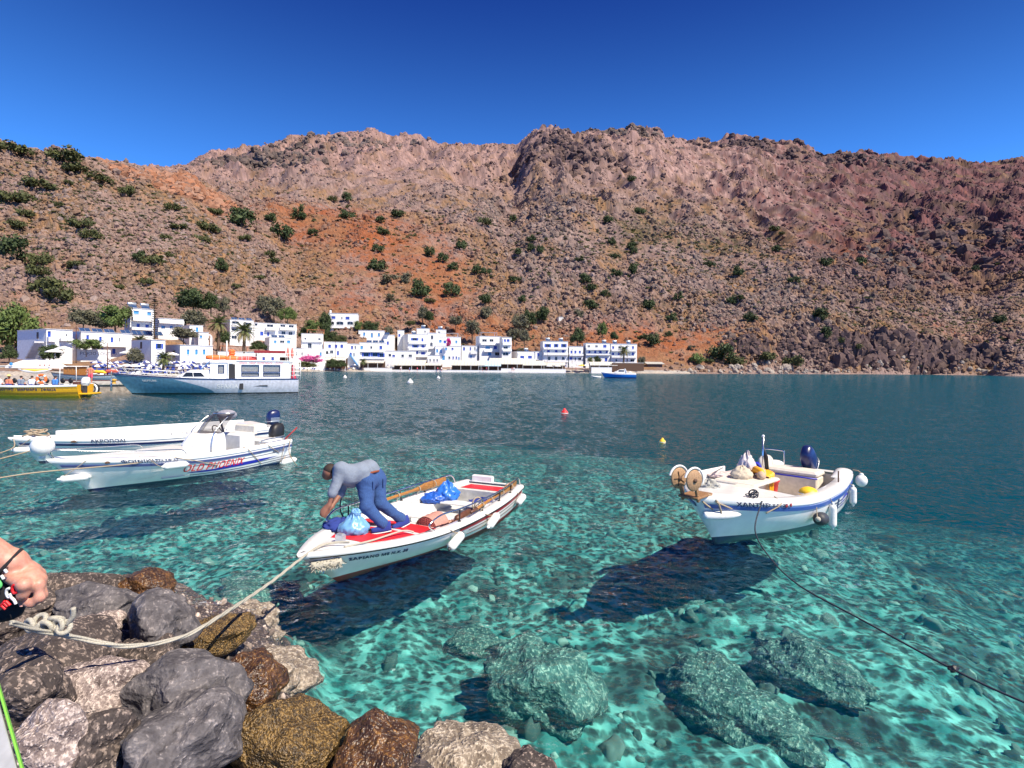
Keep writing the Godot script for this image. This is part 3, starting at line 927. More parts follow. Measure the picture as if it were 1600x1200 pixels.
# ---------------------------------------------------------------- the village
# A house: left edge, front-left corner, right edge (photo columns), roof row, base row, metres ahead of the corner, turn of its front (degrees), label,
# its windows [column, row, width, height, look], then balconies [left, right, top row, bottom row, depth in metres]
# looks: b blue shutters each side, B blue door or shutter, L light blue, d dark opening, a arched opening
const HOUSES := [
	["whitewashed_house", 14, 72, 113, 514, 564, 116, 58, "white house with a long grey side wall and outside stair, leftmost of the village", [[77, 522, 5, 9, "B"], [104, 524, 3, 4, "d"], [88, 545, 7, 8, "d"]], [[73, 85, 527, 534, 1.0], [92, 112, 529, 533, 1.2]]],
	["whitewashed_house", 108, 126, 206, 518, 566, 128, 58, "long white house with solar panels on its roof and a deep porch", [[137, 527, 4, 7, "B"], [157, 530, 4, 8, "B"], [175, 531, 4, 8, "B"], [187, 531, 2, 7, "d"], [160, 548, 4, 8, "B"], [178, 549, 5, 8, "B"]], [[143, 196, 536, 542, 2.0]]],
	["whitewashed_house", 194, 203, 240, 481, 527, 148, 52, "white hillside house with water tanks on the roof, behind the tall slender conifer", [[213, 488, 8, 5, "L"], [233, 490, 6, 5, "L"], [216, 509, 5, 6, "B"], [230, 510, 5, 6, "B"]], [[205, 238, 496, 502, 1.4], [203, 238, 512, 516, 1.2]]],
	["whitewashed_house", 244, 247, 287, 497, 527, 156, 48, "stepped white hillside house right of the slender conifer", [[276, 504, 4, 4, "d"], [255, 511, 6, 4, "L"], [268, 511, 5, 4, "L"]], [[247, 286, 501, 506, 1.0]]],
	["whitewashed_house", 284, 296, 317, 508, 533, 154, 45, "small white house with a light blue door on the hillside terrace", [[308, 515, 4, 7, "L"]], []],
	["whitewashed_house", 308, 310, 326, 519, 534, 150, 40, "tiny white outbuilding with one square window at the terrace end", [[314, 526, 4, 4, "L"]], []],
	["whitewashed_house", 205, 236, 258, 531, 574, 122, 55, "white two storey house with royal blue shutters above the beach", [[249, 541, 7, 8, "b"], [249, 557, 6, 6, "B"]], []],
	["whitewashed_house", 258, 281, 332, 539, 574, 126, 52, "low white house with three light blue windows in a row", [[294, 550, 4, 8, "L"], [307, 550, 4, 8, "L"], [319, 550, 4, 8, "L"]], []],
	["white_hotel", 345, 359, 396, 499, 548, 206, 42, "white hotel block with solar panels and wide dark windows above the date palms", [[368, 504, 11, 4, "d"], [388, 506, 9, 4, "d"], [367, 515, 10, 4, "d"], [388, 518, 9, 4, "d"], [366, 527, 8, 5, "d"]], [[362, 394, 508, 511, .9]]],
	["white_hotel", 394, 397, 463, 504, 541, 214, 38, "long white hotel with recessed balconies and pale sun screens", [[400, 507, 5, 4, "d"], [422, 509, 10, 4, "d"], [442, 509, 8, 4, "d"], [455, 510, 8, 4, "d"], [409, 521, 5, 6, "B"], [419, 522, 3, 6, "B"], [443, 520, 6, 5, "d"], [454, 521, 6, 5, "d"]], [[414, 431, 512, 516, 1.4], [436, 462, 512, 516, 1.4]]],
	["whitewashed_house", 419, 421, 456, 527, 545, 208, 36, "low white annexe with three small windows under the long hotel", [[430, 534, 4, 4, "L"], [441, 534, 7, 4, "d"], [451, 534, 5, 4, "L"]], []],
	["whitewashed_house", 469, 471, 505, 521, 550, 226, 22, "white house with a terracotta canopy on its roof terrace", [[484, 540, 6, 8, "d"], [477, 530, 3, 4, "d"], [499, 530, 4, 3, "d"]], [[472, 504, 531, 534, .8]]],
	["whitewashed_house", 434, 452, 508, 544, 573, 216, 28, "low white house behind the pink bougainvillea on the beach", [[463, 553, 2, 5, "d"], [472, 553, 2, 5, "d"], [501, 554, 3, 7, "L"]], []],
	["villa", 512, 513, 559, 489, 520, 254, 12, "white villa with three arches standing alone above the village", [[521, 496, 6, 4, "B"], [534, 497, 2, 3, "d"], [543, 497, 6, 4, "B"], [518, 505, 8, 5, "a"], [531, 505, 11, 5, "a"], [547, 505, 9, 5, "a"], [535, 516, 3, 4, "B"]], [[514, 555, 509, 513, 1.0]]],
	["whitewashed_house", 505, 506, 541, 534, 572, 228, 14, "white house with three upper windows and a shaded terrace right of the bougainvillea", [[515, 541, 4, 5, "B"], [525, 541, 4, 5, "B"], [534, 541, 4, 5, "B"], [511, 551, 4, 5, "d"], [518, 550, 5, 5, "d"], [528, 552, 3, 7, "B"], [515, 564, 10, 5, "d"], [533, 564, 9, 5, "d"]], [[507, 540, 555, 558, 1.1]]],
	["whitewashed_house", 540, 541, 561, 537, 575, 233, 8, "grey sided house with a blue outside stair between two white houses", [[550, 543, 3, 5, "B"], [555, 543, 2, 5, "d"], [548, 554, 3, 6, "B"], [553, 554, 2, 5, "d"]], []],
	["whitewashed_house", 558, 560, 600, 516, 537, 250, 10, "upper white house with three tall blue openings behind a row of solar panels", [[569, 522, 3, 5, "L"], [581, 524, 3, 7, "L"], [592, 523, 3, 5, "L"]], []],
	["whitewashed_house", 598, 599, 615, 523, 553, 248, 8, "narrow white house with one small blue window right of the solar panels", [[606, 536, 3, 5, "B"]], []],
	["white_hotel", 558, 561, 601, 535, 578, 236, 10, "white hotel with three wide blue windows over a shaded ground floor", [[565, 543, 4, 5, "L"], [580, 543, 3, 4, "d"], [595, 543, 4, 5, "B"], [572, 554, 8, 6, "b"], [586, 554, 8, 6, "b"], [596, 555, 6, 6, "b"], [570, 567, 6, 6, "d"], [581, 567, 4, 6, "B"], [592, 567, 7, 7, "d"]], [[561, 600, 547, 550, .8], [561, 601, 558, 561, 1.0]]],
	["whitewashed_house", 600, 601, 649, 548, 576, 238, 8, "long low white house with scattered small openings above the cream awning", [[609, 555, 4, 4, "d"], [615, 556, 4, 3, "B"], [629, 556, 4, 4, "d"], [641, 556, 5, 4, "d"]], []],
	["white_hotel", 629, 637, 668, 522, 576, 247, 24, "tall white hotel with dark blue doors on three balcony floors", [[648, 530, 7, 4, "b"], [660, 531, 3, 5, "B"], [649, 541, 6, 4, "b"], [661, 541, 5, 4, "B"], [650, 551, 6, 5, "B"], [661, 552, 6, 4, "B"]], [[638, 667, 534, 537, 1.0], [638, 668, 544, 547, 1.2], [639, 668, 555, 558, 1.3]]],
	["whitewashed_house", 620, 621, 631, 516, 548, 256, 10, "small white house with one dark window peeping left of the tall hotel", [[624, 524, 3, 4, "B"]], []],
	["whitewashed_house", 650, 651, 671, 513, 524, 262, 8, "flat topped white house with a water tank above the tall hotel", [[664, 518, 2, 3, "d"]], []],
	["whitewashed_house", 667, 668, 682, 520, 560, 252, 10, "white house with two arched blue windows one above the other", [[675, 527, 4, 6, "a"], [674, 538, 4, 6, "a"]], [[669, 681, 542, 545, .9]]],
	["whitewashed_house", 680, 681, 697, 515, 540, 262, 8, "plain white house block behind the arched windows", [[686, 519, 4, 2, "d"]], []],
	["whitewashed_house", 681, 682, 720, 526, 548, 254, 8, "white house with slatted roof canopy and light blue windows beside the magenta creeper", [[688, 533, 4, 4, "L"], [695, 534, 4, 4, "B"], [713, 534, 3, 4, "L"]], [[682, 719, 538, 541, .9]]],
	["whitewashed_house", 679, 680, 720, 540, 577, 246, 8, "white house with a light blue door and small windows above the grey awning", [[683, 548, 3, 5, "L"], [689, 549, 3, 5, "L"], [697, 545, 3, 4, "L"], [707, 545, 3, 3, "B"], [693, 559, 4, 7, "L"], [702, 559, 3, 4, "d"], [708, 559, 2, 4, "B"], [713, 559, 2, 4, "B"], [717, 560, 2, 4, "L"]], []],
	["whitewashed_house", 667, 668, 688, 555, 576, 240, 8, "little white cube house with three slit windows", [[672, 563, 2, 4, "d"], [678, 563, 2, 4, "d"], [683, 563, 2, 4, "d"]], []],
	["whitewashed_house", 720, 721, 746, 540, 576, 250, 8, "white house with a deep shaded upper porch left of the canopy hotel", [[725, 545, 3, 5, "B"], [735, 545, 2, 5, "B"], [742, 545, 2, 5, "d"], [736, 557, 3, 4, "L"]], [[735, 745, 549, 553, 1.0]]],
	["white_hotel", 743, 749, 783, 525, 576, 250, 20, "white hotel under a dark roof canopy with four large upper windows", [[757, 532, 7, 4, "d"], [768, 532, 6, 4, "d"], [762, 543, 7, 4, "L"], [774, 543, 5, 5, "B"], [765, 553, 5, 5, "L"], [777, 553, 7, 5, "d"]], [[750, 782, 536, 539, 1.1], [755, 782, 547, 550, 1.3]]],
	["white_hotel", 780, 784, 799, 527, 576, 246, 14, "tall narrow white house with an arch on its second floor", [[784, 532, 3, 4, "B"], [789, 532, 3, 4, "B"], [794, 532, 4, 4, "B"], [790, 543, 7, 4, "d"], [790, 553, 9, 5, "a"]], [[785, 799, 535, 539, .8], [785, 799, 546, 549, .8]]],
	["whitewashed_house", 799, 808, 837, 549, 577, 250, 16, "low white house with two porch windows below the grey olives", [[816, 558, 6, 4, "B"], [828, 558, 6, 4, "B"], [805, 554, 3, 4, "d"]], [[810, 836, 561, 564, .9]]],
	["whitewashed_house", 835, 836, 847, 549, 577, 252, 12, "slim white house with one blue window left of the balcony hotel", [[841, 554, 3, 5, "B"], [840, 564, 6, 4, "a"]], []],
	["white_hotel", 846, 848, 887, 533, 577, 251, 6, "three storey white hotel with nine blue windows behind long balconies", [[856, 540, 6, 5, "b"], [869, 540, 4, 5, "b"], [881, 540, 5, 5, "b"], [857, 549, 4, 4, "B"], [869, 549, 4, 4, "B"], [880, 549, 4, 4, "B"], [858, 560, 4, 6, "d"], [869, 560, 4, 6, "d"], [880, 560, 4, 5, "d"]], [[849, 886, 543, 546, 1.0], [849, 887, 551, 555, 1.2], [850, 887, 563, 566, 1.2]]],
	["whitewashed_house", 887, 889, 911, 541, 577, 252, 6, "two storey white house with six blue windows in two rows", [[893, 550, 3, 4, "B"], [899, 550, 3, 4, "B"], [906, 550, 3, 4, "B"], [892, 560, 4, 4, "B"], [899, 561, 2, 5, "d"], [906, 561, 5, 4, "d"]], [[889, 911, 553, 556, 1.0]]],
	["white_hotel", 911, 915, 953, 536, 576, 252, 6, "wide white hotel with four dark doors on a pergola balcony", [[920, 541, 4, 3, "d"], [932, 541, 4, 3, "d"], [945, 541, 5, 4, "B"], [921, 550, 3, 4, "B"], [930, 550, 3, 4, "B"], [938, 550, 4, 4, "B"], [948, 550, 3, 4, "B"], [947, 562, 4, 5, "B"], [921, 562, 6, 4, "d"], [934, 562, 6, 5, "d"]], [[915, 952, 544, 547, 1.1], [915, 953, 553, 555, .8]]],
	["white_hotel", 952, 954, 995, 537, 576, 253, 5, "white hotel at the right end of the village behind a date palm", [[958, 543, 3, 4, "B"], [968, 543, 4, 4, "a"], [979, 543, 3, 4, "B"], [989, 543, 3, 4, "B"], [958, 553, 3, 4, "B"], [967, 553, 3, 4, "B"], [979, 553, 3, 4, "d"], [989, 553, 3, 5, "B"], [963, 563, 3, 4, "d"], [974, 563, 2, 5, "d"], [980, 563, 2, 5, "d"], [988, 563, 6, 4, "d"]], [[955, 994, 546, 549, 1.1], [955, 994, 556, 559, 1.1]]],
	["whitewashed_house", 336, 340, 399, 549, 575, 168, 30, "low white taverna with small windows behind the roof of the ferry", [[352, 558, 4, 4, "d"], [368, 558, 5, 4, "d"], [386, 558, 4, 4, "B"]], []],
	["whitewashed_house", 398, 402, 437, 550, 574, 204, 25, "low white taverna with two blue doors behind the ferry stern", [[412, 562, 4, 8, "B"], [426, 562, 4, 8, "B"]], []],
	["pink_cottage", 872, 873, 894, 495, 504, 315, 6, "tiny pale pink cottage alone on the slope above the village", [[880, 499, 2, 3, "d"]], []],
]
# an awning: left, right, top row, bottom row, metres ahead, run in metres, label, material
const AWNINGS := [
	[612, 664, 562, 570, 232, 5.0, "wide cream awning over the leftmost waterfront restaurant", "awning"],
	[664, 690, 567, 570, 234, 3.0, "flat white canopy left of the grey striped awning", "awning"],
	[704, 757, 563, 570, 234, 5.0, "grey striped awning over a blue restaurant front", "awning"],
	[748, 783, 563, 571, 234, 5.0, "pale blue awning joined to the grey striped one", "awning_blue"],
	[764, 818, 559, 568, 236, 6.0, "large warm cream awning under the tall narrow house", "awning"],
	[817, 851, 563, 570, 238, 4.0, "low cream awning with a scalloped edge below the porch windows", "awning"],
	[850, 884, 566, 570, 239, 3.0, "narrow white awning under the balcony hotel", "awning"],
	[922, 965, 565, 570, 240, 3.5, "cream canopy in front of the wide pergola hotel", "awning"],
	[560, 600, 563, 566, 230, 2.5, "small white blind with a red edge on the blue windowed hotel", "awning"],
	[506, 540, 558, 562, 224, 3.0, "white sun blind over the terrace right of the bougainvillea", "awning"],
]

func facade_x(c: Vector3, t: float, th: float, px: float, py: float) -> float:   # how far along a turned front the pixel falls
	var k := P(px, py, 1.0).x
	return (k * -c.z - c.x) / (cos(th) - k * sin(th))

func facade_y(c: Vector3, w: float, th: float, px: float, py: float) -> float:
	return P(px, py, -c.z + w * sin(th)).y - c.y

func build_house(q: Array):
	var th := deg_to_rad(q[7])
	var d: float = q[6]
	var c := P(q[2], q[5], d)
	var w := facade_x(c, 0, th, q[3], q[5])
	var h: float = (float(q[5]) - q[4]) / F * d
	var k := P(q[1], q[5], 1.0).x
	var deep := 8.0
	if q[2] - q[1] > 3: deep = clampf((c.x - k * d) / maxf(sin(th) + k * cos(th), .12), 4.0, 16.0)
	var t := thing(q[0], q[8], "house" if q[0] != "white_hotel" else "hotel", c, th)
	var holes := []
	for v in q[9]:
		var x0 := facade_x(c, 0, th, v[0] - v[2] / 2.0, v[1])
		var x1 := facade_x(c, 0, th, v[0] + v[2] / 2.0, v[1])
		var y1 := facade_y(c, (x0 + x1) / 2, th, v[0], v[1] - v[3] / 2.0)
		var y0 := facade_y(c, (x0 + x1) / 2, th, v[0], v[1] + v[3] / 2.0)
		x0 = clampf(x0, .15, w - .5); x1 = clampf(x1, x0 + .3, w - .15)
		y0 = clampf(y0, .05, h - .8); y1 = clampf(y1, y0 + .4, h - .3)
		holes.append([x0, x1, y0, y1, v[4]])
	var mb := MB.new()
	var T := .28
	wall_with_holes(mb, w, h, holes, T)
	mb.quad(Vector3(0, -3, 0), Vector3(0, 0, 0), Vector3(w, 0, 0), Vector3(w, -3, 0))          # footing
	mb.box(Vector3(T / 2, h / 2 - 1.5, -T - (deep - T) / 2), Vector3(T, h + 3, deep - T))
	mb.box(Vector3(w - T / 2, h / 2 - 1.5, -T - (deep - T) / 2), Vector3(T, h + 3, deep - T))
	mb.box(Vector3(w / 2, h / 2 - 1.5, -deep + T / 2), Vector3(w - 2 * T, h + 3, T))
	part("wall", mb, M.wall, t)
	part("roof", MB.new().box(Vector3(w / 2, h - .45, -deep / 2), Vector3(w - 2 * T + .02, .2, deep - 2 * T + .02)), M.wall_grey, t)
	var rim := MB.new()
	rim.box(Vector3(w / 2, h + .04, .0), Vector3(w + .14, .08, .36))
	rim.box(Vector3(-.0, h + .042, -deep / 2), Vector3(.36, .08, deep - .37))
	rim.box(Vector3(w, h + .042, -deep / 2), Vector3(.36, .08, deep - .37))
	part("coping", rim, M.wall, t)
	for o in holes:
		var ww: float = o[1] - o[0]
		var hh: float = o[3] - o[2]
		var mid := Vector3((o[0] + o[1]) / 2, (o[2] + o[3]) / 2, 0)
		var look: String = o[4]
		var door: bool = hh > 1.75 and ww < 1.7
		var pm: Material = M.blue if look == "B" else M.light_blue if look == "L" else M.dark_glass
		var o1 := part("door" if door else "window", MB.new().box(Vector3.ZERO, Vector3(ww, hh, .05)), pm, t, mid + Vector3(0, 0, -.2))
		var fr := MB.new()
		var fm: Material = M.blue if look in ["b", "B"] else M.light_blue if look == "L" else M.wall_grey
		for s in [-1, 1]:
			fr.box(Vector3(s * (ww / 2 - .04), 0, .05), Vector3(.08, hh, .05))
			fr.box(Vector3(0, s * (hh / 2 - .04), .051), Vector3(ww - .16, .08, .05))
		if ww > 1.1: fr.box(Vector3(0, 0, .05), Vector3(.06, hh - .16, .05))
		if look in ["B", "L"]:
			for i in int(hh / .35): fr.box(Vector3(0, -hh / 2 + .25 + i * .35, .035), Vector3(ww - .16, .03, .03))
		part("frame", fr, fm, o1)
		if look == "b":
			for s in [-1, 1]: part("shutter", MB.new().box(Vector3(s * (ww / 2 + ww * .17), 0, .235), Vector3(ww * .32, hh, .05)), M.blue, o1)
		if not door: part("sill", MB.new().box(Vector3(0, -hh / 2 - .05, .24), Vector3(ww + .2, .08, .16)), M.wall, o1)
		if look == "a":
			var ar := MB.new()
			for i in 8:                                   # the spandrels that round the head of the arch
				var a0 := PI * i / 8.0; var a1 := PI * (i + 1) / 8.0
				ar.quad(Vector3(-cos(a0) * ww / 2, hh / 2 - .3 * hh + sin(a0) * hh * .3, .19), Vector3(-cos(a0) * ww / 2, hh / 2, .19), Vector3(-cos(a1) * ww / 2, hh / 2, .19), Vector3(-cos(a1) * ww / 2, hh / 2 - .3 * hh + sin(a1) * hh * .3, .19))
			part("arch", ar, M.wall, o1)
	for b in q[10]:
		var x0 := clampf(facade_x(c, 0, th, b[0], b[3]), 0.02, w)
		var x1 := clampf(facade_x(c, 0, th, b[1], b[3]), x0 + .5, w - .02)
		var y1 := facade_y(c, (x0 + x1) / 2, th, (b[0] + b[1]) / 2.0, b[2])
		var y0 := facade_y(c, (x0 + x1) / 2, th, (b[0] + b[1]) / 2.0, b[3])
		var z: float = b[4]
		var bal := MB.new()
		bal.box(Vector3((x0 + x1) / 2, y0 + .09, z / 2 + .005), Vector3(x1 - x0, .18, z))
		bal.box(Vector3((x0 + x1) / 2, (y0 + .18 + y1) / 2, z - .06), Vector3(x1 - x0, y1 - y0 - .18, .12))
		for s in [x0 + .06, x1 - .06]:
			bal.box(Vector3(s, (y0 + .18 + y1) / 2, (z - .12) / 2 + .005), Vector3(.12, y1 - y0 - .18, z - .13))
		part("balcony", bal, M.wall, t)
	return t

func wall_with_holes(mb: MB, w: float, h: float, holes: Array, T: float):
	var xs := [0.0, w]
	var ys := [0.0, h]
	for o in holes:
		xs.append_array([o[0], o[1]])
		ys.append_array([o[2], o[3]])
	xs.sort(); ys.sort()
	for i in xs.size() - 1:
		if xs[i + 1] - xs[i] < .002: continue
		for j in ys.size() - 1:
			if ys[j + 1] - ys[j] < .002: continue
			var mx: float = (xs[i] + xs[i + 1]) / 2
			var my: float = (ys[j] + ys[j + 1]) / 2
			var open := false
			for o in holes:
				if mx > o[0] and mx < o[1] and my > o[2] and my < o[3]: open = true
			if open: continue
			mb.quad(Vector3(xs[i], ys[j], 0), Vector3(xs[i], ys[j + 1], 0), Vector3(xs[i + 1], ys[j + 1], 0), Vector3(xs[i + 1], ys[j], 0))
	for o in holes:
		var a := Vector3(o[0], o[2], 0); var b := Vector3(o[0], o[3], 0); var c := Vector3(o[1], o[3], 0); var e := Vector3(o[1], o[2], 0)
		var z := Vector3(0, 0, -T)
		mb.quad(a, a + z, b + z, b)
		mb.quad(b, b + z, c + z, c)
		mb.quad(c, c + z, e + z, e)
		mb.quad(e, e + z, a + z, a)
	mb.quad(Vector3(w, 0, -T), Vector3(w, h, -T), Vector3(0, h, -T), Vector3(0, 0, -T))
	mb.quad(Vector3(0, h, 0), Vector3(0, h, -T), Vector3(w, h, -T), Vector3(w, h, 0))

func build_town():
	var by_label := []
	for q in HOUSES: by_label.append(build_house(q))
	for o in by_label[-1].find_children("wall", "MeshInstance3D", false): o.material_override = mat(Color(.6, .42, .34), .9)
	# details of single houses
	var a: Node3D = by_label[0]
	var mb := MB.new()
	for i in 12: mb.box(Vector3(-1.0, 3.9 - i * .3, -.8 - i * .42), Vector3(1.6, .35, .44))
	part("outside_stair", mb, M.wall_grey, a)
	for v in [[-4.5, 5.4, 1.0, 1.4], [-5.5, 2.6, .9, 1.3], [-2.5, 2.5, .8, 1.2]]:
		var o := part("window", MB.new().box(Vector3(-.02, v[1], v[0]), Vector3(.06, v[3], v[2])), M.brown, a)
		part("frame", MB.new().box(Vector3(-.03, v[1] - v[3] / 2 - .05, v[0]), Vector3(.1, .08, v[2] + .2)), M.wall, o)
	var d: Node3D = by_label[6]
	for v in [[-5.0, 4.9, .9, 1.5]]:
		part("window", MB.new().box(Vector3(-.02, v[1], v[0]), Vector3(.06, v[3], v[2])), M.brown, d)
	part("window", MB.new().box(Vector3(-.02, 3.0, -3.2), Vector3(.06, 1.7, 1.3)), M.dark_glass, by_label[7])
	# solar panels and water tanks on the roofs: [house, along, back, kind]
	for v in [[1, 1.5, -2.0, 0], [1, 4.0, -2.0, 0], [1, 6.5, -2.0, 0], [1, 10.0, -2.0, 0], [1, 12.5, -2.0, 0], [1, 15.0, -2.0, 0], [1, 17.5, -2.0, 0], [8, 2.0, -2, 0], [8, 4.6, -2, 0], [8, 7.2, -2, 0], [2, 1.0, -2, 1], [2, 4.0, -2, 1],
		[17, 1.5, .6, 0], [18, 4.0, -.9, 0], [18, 6.6, -.9, 0], [18, 9.2, -.9, 0], [20, 3.2, -3, 1], [22, 3.0, -1.5, 1], [24, 2.0, -2, 1], [33, 2.5, -2.5, 1], [33, 8.6, -2.5, 1], [35, 9.2, -3.0, 1], [36, 2.5, -3, 1], [36, 9.0, -3, 1], [10, 2.0, -1.5, 0], [10, 4.6, -1.5, 0], [31, 5.0, -3.0, 1]]:
		roof_unit(by_label[v[0]], v[1], v[2], v[3])
	# canopies on roof terraces
	for v in [[11, 2.0, 9.0, M.tile], [29, 0.6, 8.6, M.tank], [25, 1.0, 10.0, M.tank], [37, .5, 8.5, M.tile]]:
		var t: Node3D = by_label[v[0]]
		var hh: float = t.get_node("coping").mesh.get_aabb().position.y
		mb = MB.new()
		for i in int((v[2] - v[1]) / .5): mb.box(Vector3(v[1] + i * .5 + .2, hh + 1.7, -2.2), Vector3(.42, .1, 4.0))
		for x in [v[1] + .2, v[2] - .3]:
			for z in [-.5, -3.9]: mb.box(Vector3(x, hh + .85, z), Vector3(.12, 1.62, .12))
		part("roof_canopy", mb, v[3], t)
	part("chimney", MB.new().rbox(Vector3(.6, 9.6, -3), Vector3(.8, 2.0, .8), .06), M.wall, by_label[13])
	mb = MB.new()
	for i in 14: mb.box(Vector3(1.6 + i * .28, 5.6 - i * .38, 1.0), Vector3(.3, .4, 1.6))
	part("outside_stair", mb, M.light_blue, by_label[15])
	# the name in dark letters on the porch wall of the long house
	var sw := P(122, 563, 114)
	var wall := thing("sign_wall", "white terrace wall with dark lettering in front of the long solar panel house", "wall", sw, deg_to_rad(40))
	part("panel", MB.new().rbox(Vector3(2.6, 1.1, 0), Vector3(5.6, 2.3, .3), .04), M.wall, wall)
	lettering("PORTO LOUTRO", .62, func(x, y, z): return Vector3(.25 + x, 1.45 + y, .155 + z), M.navy, wall)
	# awnings with posts and an added dark panel for the shade behind
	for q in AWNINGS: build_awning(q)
	# quay wall and terraces along the water
	var quay := [[566, 612, 575, 578.5, 229.5, "cream low sea wall below the blue windowed hotel"], [612, 700, 578, 581, 231.5, "low white quay wall below the cream awning"], [700, 783, 578.5, 581.5, 232.5, "low white quay wall under the striped and blue awnings"], [783, 818, 576, 582, 234, "cream terrace wall under the largest awning"], [818, 884, 576.5, 582, 235.5, "long white sea wall under the balcony hotel"], [924, 956, 574, 582, 237.5, "white sea wall below the wide pergola hotel"], [956, 1006, 567, 575, 240, "dark brown panelled terrace wall with white coping at the village end"]]
	for q in quay:
		var l := P(q[0], q[3], q[4]); var r := P(q[1], q[3], q[4])
		var hh: float = (q[3] - q[2]) / F * q[4]
		mb = MB.new()
		mb.box(Vector3((r.x - l.x) / 2, hh / 2 - .6, -.25), Vector3(r.x - l.x, hh + 1.2, .5))
		var t := thing("quay_wall", q[5], "wall", Vector3(l.x, l.y, l.z))
		part("wall", mb, M.wall if q[0] != 956 else M.brown, t)
		part("coping", MB.new().box(Vector3((r.x - l.x) / 2, hh + .06, -.25), Vector3(r.x - l.x + .1, .12, .62)), M.wall, t)
	# shed by the path at the right
	var p := P(1012, 575, 258)
	var shed := thing("shed", "grey lean-to shed by the path right of the village", "shed", p, deg_to_rad(5))
	mb = MB.new()
	wall_with_holes(mb, 7.0, 2.0, [[1.0, 5.6, .2, 1.6, "d"]], .2)
	mb.box(Vector3(3.5, 1.0, -3.0), Vector3(7, 2, .2)); mb.box(Vector3(.1, 1.0, -1.6), Vector3(.2, 2, 2.8)); mb.box(Vector3(6.9, 1.0, -1.6), Vector3(.2, 2, 2.8))
	part("wall", mb, M.dark_wood, shed)
	part("roof", MB.new().box(Vector3(3.5, 2.35, -1.2), Vector3(8.6, .18, 4.8), Basis(Vector3.RIGHT, .2)), M.concrete, shed)
	# little white chapel bell gable behind the low house with three windows
	var g := thing("bell_gable", "white bell gable with an arched opening rising above the low house", "bell gable", P(326, 541, 132), .5)
	mb = MB.new()
	for s in [-1, 1]: mb.box(Vector3(s * .55, 1.0, 0), Vector3(.4, 2.2, .5))
	for i in 8:
		var a0 := PI * i / 8.0; var a1 := PI * (i + 1) / 8.0
		var am := (a0 + a1) / 2
		mb.box(Vector3(cos(am) * .56, 2.1 + sin(am) * .56, 0), Vector3(.36, .3, .5), Basis(Vector3.BACK, am))
	part("arch", mb, M.wall, g)
	part("bell", MB.new().lathe([[.05, 1.9], [.12, 1.85], [.16, 1.6], [.22, 1.5]], 10), M.brown, g)
	# poles
	for q in [[855, 540, 582, 240, .06, "thin flag pole on the quay by the balcony hotel"], [894, 545, 580, 240, .07, "slim lamp pole on the quay right of the balcony hotel"], [524, 532, 572, 226, .08, "wooden utility pole in front of the three windowed white house"], [119, 510, 560, 112, .07, "wooden utility pole in front of the long solar panel house"], [626, 498, 520, 262, .06, "utility pole on the slope above the tall hotel"], [362, 470, 500, 230, .09, "leaning pale utility pole above the date palms"], [65, 500, 520, 136, .06, "short wooden pole behind the leftmost house"], [81, 503, 520, 136, .06, "second short wooden pole behind the leftmost house"]]:
		var b := P(q[0], q[2], q[3])
		var top := P(q[0] + (.0 if q[0] != 362 else -5), q[1], q[3])
		var t := thing("utility_pole", q[5], "pole", b)
		part("pole", MB.new().tube([Vector3(0, -1, 0), top - b], q[4], 6), M.dark_wood, t)
		part("crossbar", MB.new().box(top - b - Vector3(0, .4, 0), Vector3(.9, .09, .09)), M.dark_wood, t)

func roof_unit(t: Node3D, x: float, z: float, kind: int):
	var h: float = t.get_node("coping").mesh.get_aabb().position.y
	if kind == 0:
		var o := part("solar_panel", MB.new().box(Vector3(x, h + .5, z), Vector3(2.1, .07, 1.5), Basis(Vector3.RIGHT, .7)), M.solar, t)
		var f := MB.new()
		for i in 3: f.box(Vector3(x - 1.05 + i * 1.05, h + .5, z) + Basis(Vector3.RIGHT, .7) * Vector3(0, .05, 0), Vector3(.06, .05, 1.54), Basis(Vector3.RIGHT, .7))
		part("frame", f, M.tank, o)
	else:
		var o := part("water_tank", MB.new().smooth().lathe([[.05, -1.0], [.4, -.98], [.45, -.9], [.45, .9], [.4, .98], [.05, 1.0]], 14, Vector3(x, h + 1.25, z), Basis(Vector3.BACK, PI / 2)), M.tank, t)
		part("stand", MB.new().box(Vector3(x - .6, h + .4, z), Vector3(.08, .85, .5)).box(Vector3(x + .6, h + .4, z), Vector3(.08, .85, .5)), M.tank, o)
		part("collector", MB.new().box(Vector3(x, h + .5, z + .85), Vector3(1.9, .07, 1.2), Basis(Vector3.RIGHT, .7)), M.solar, o)

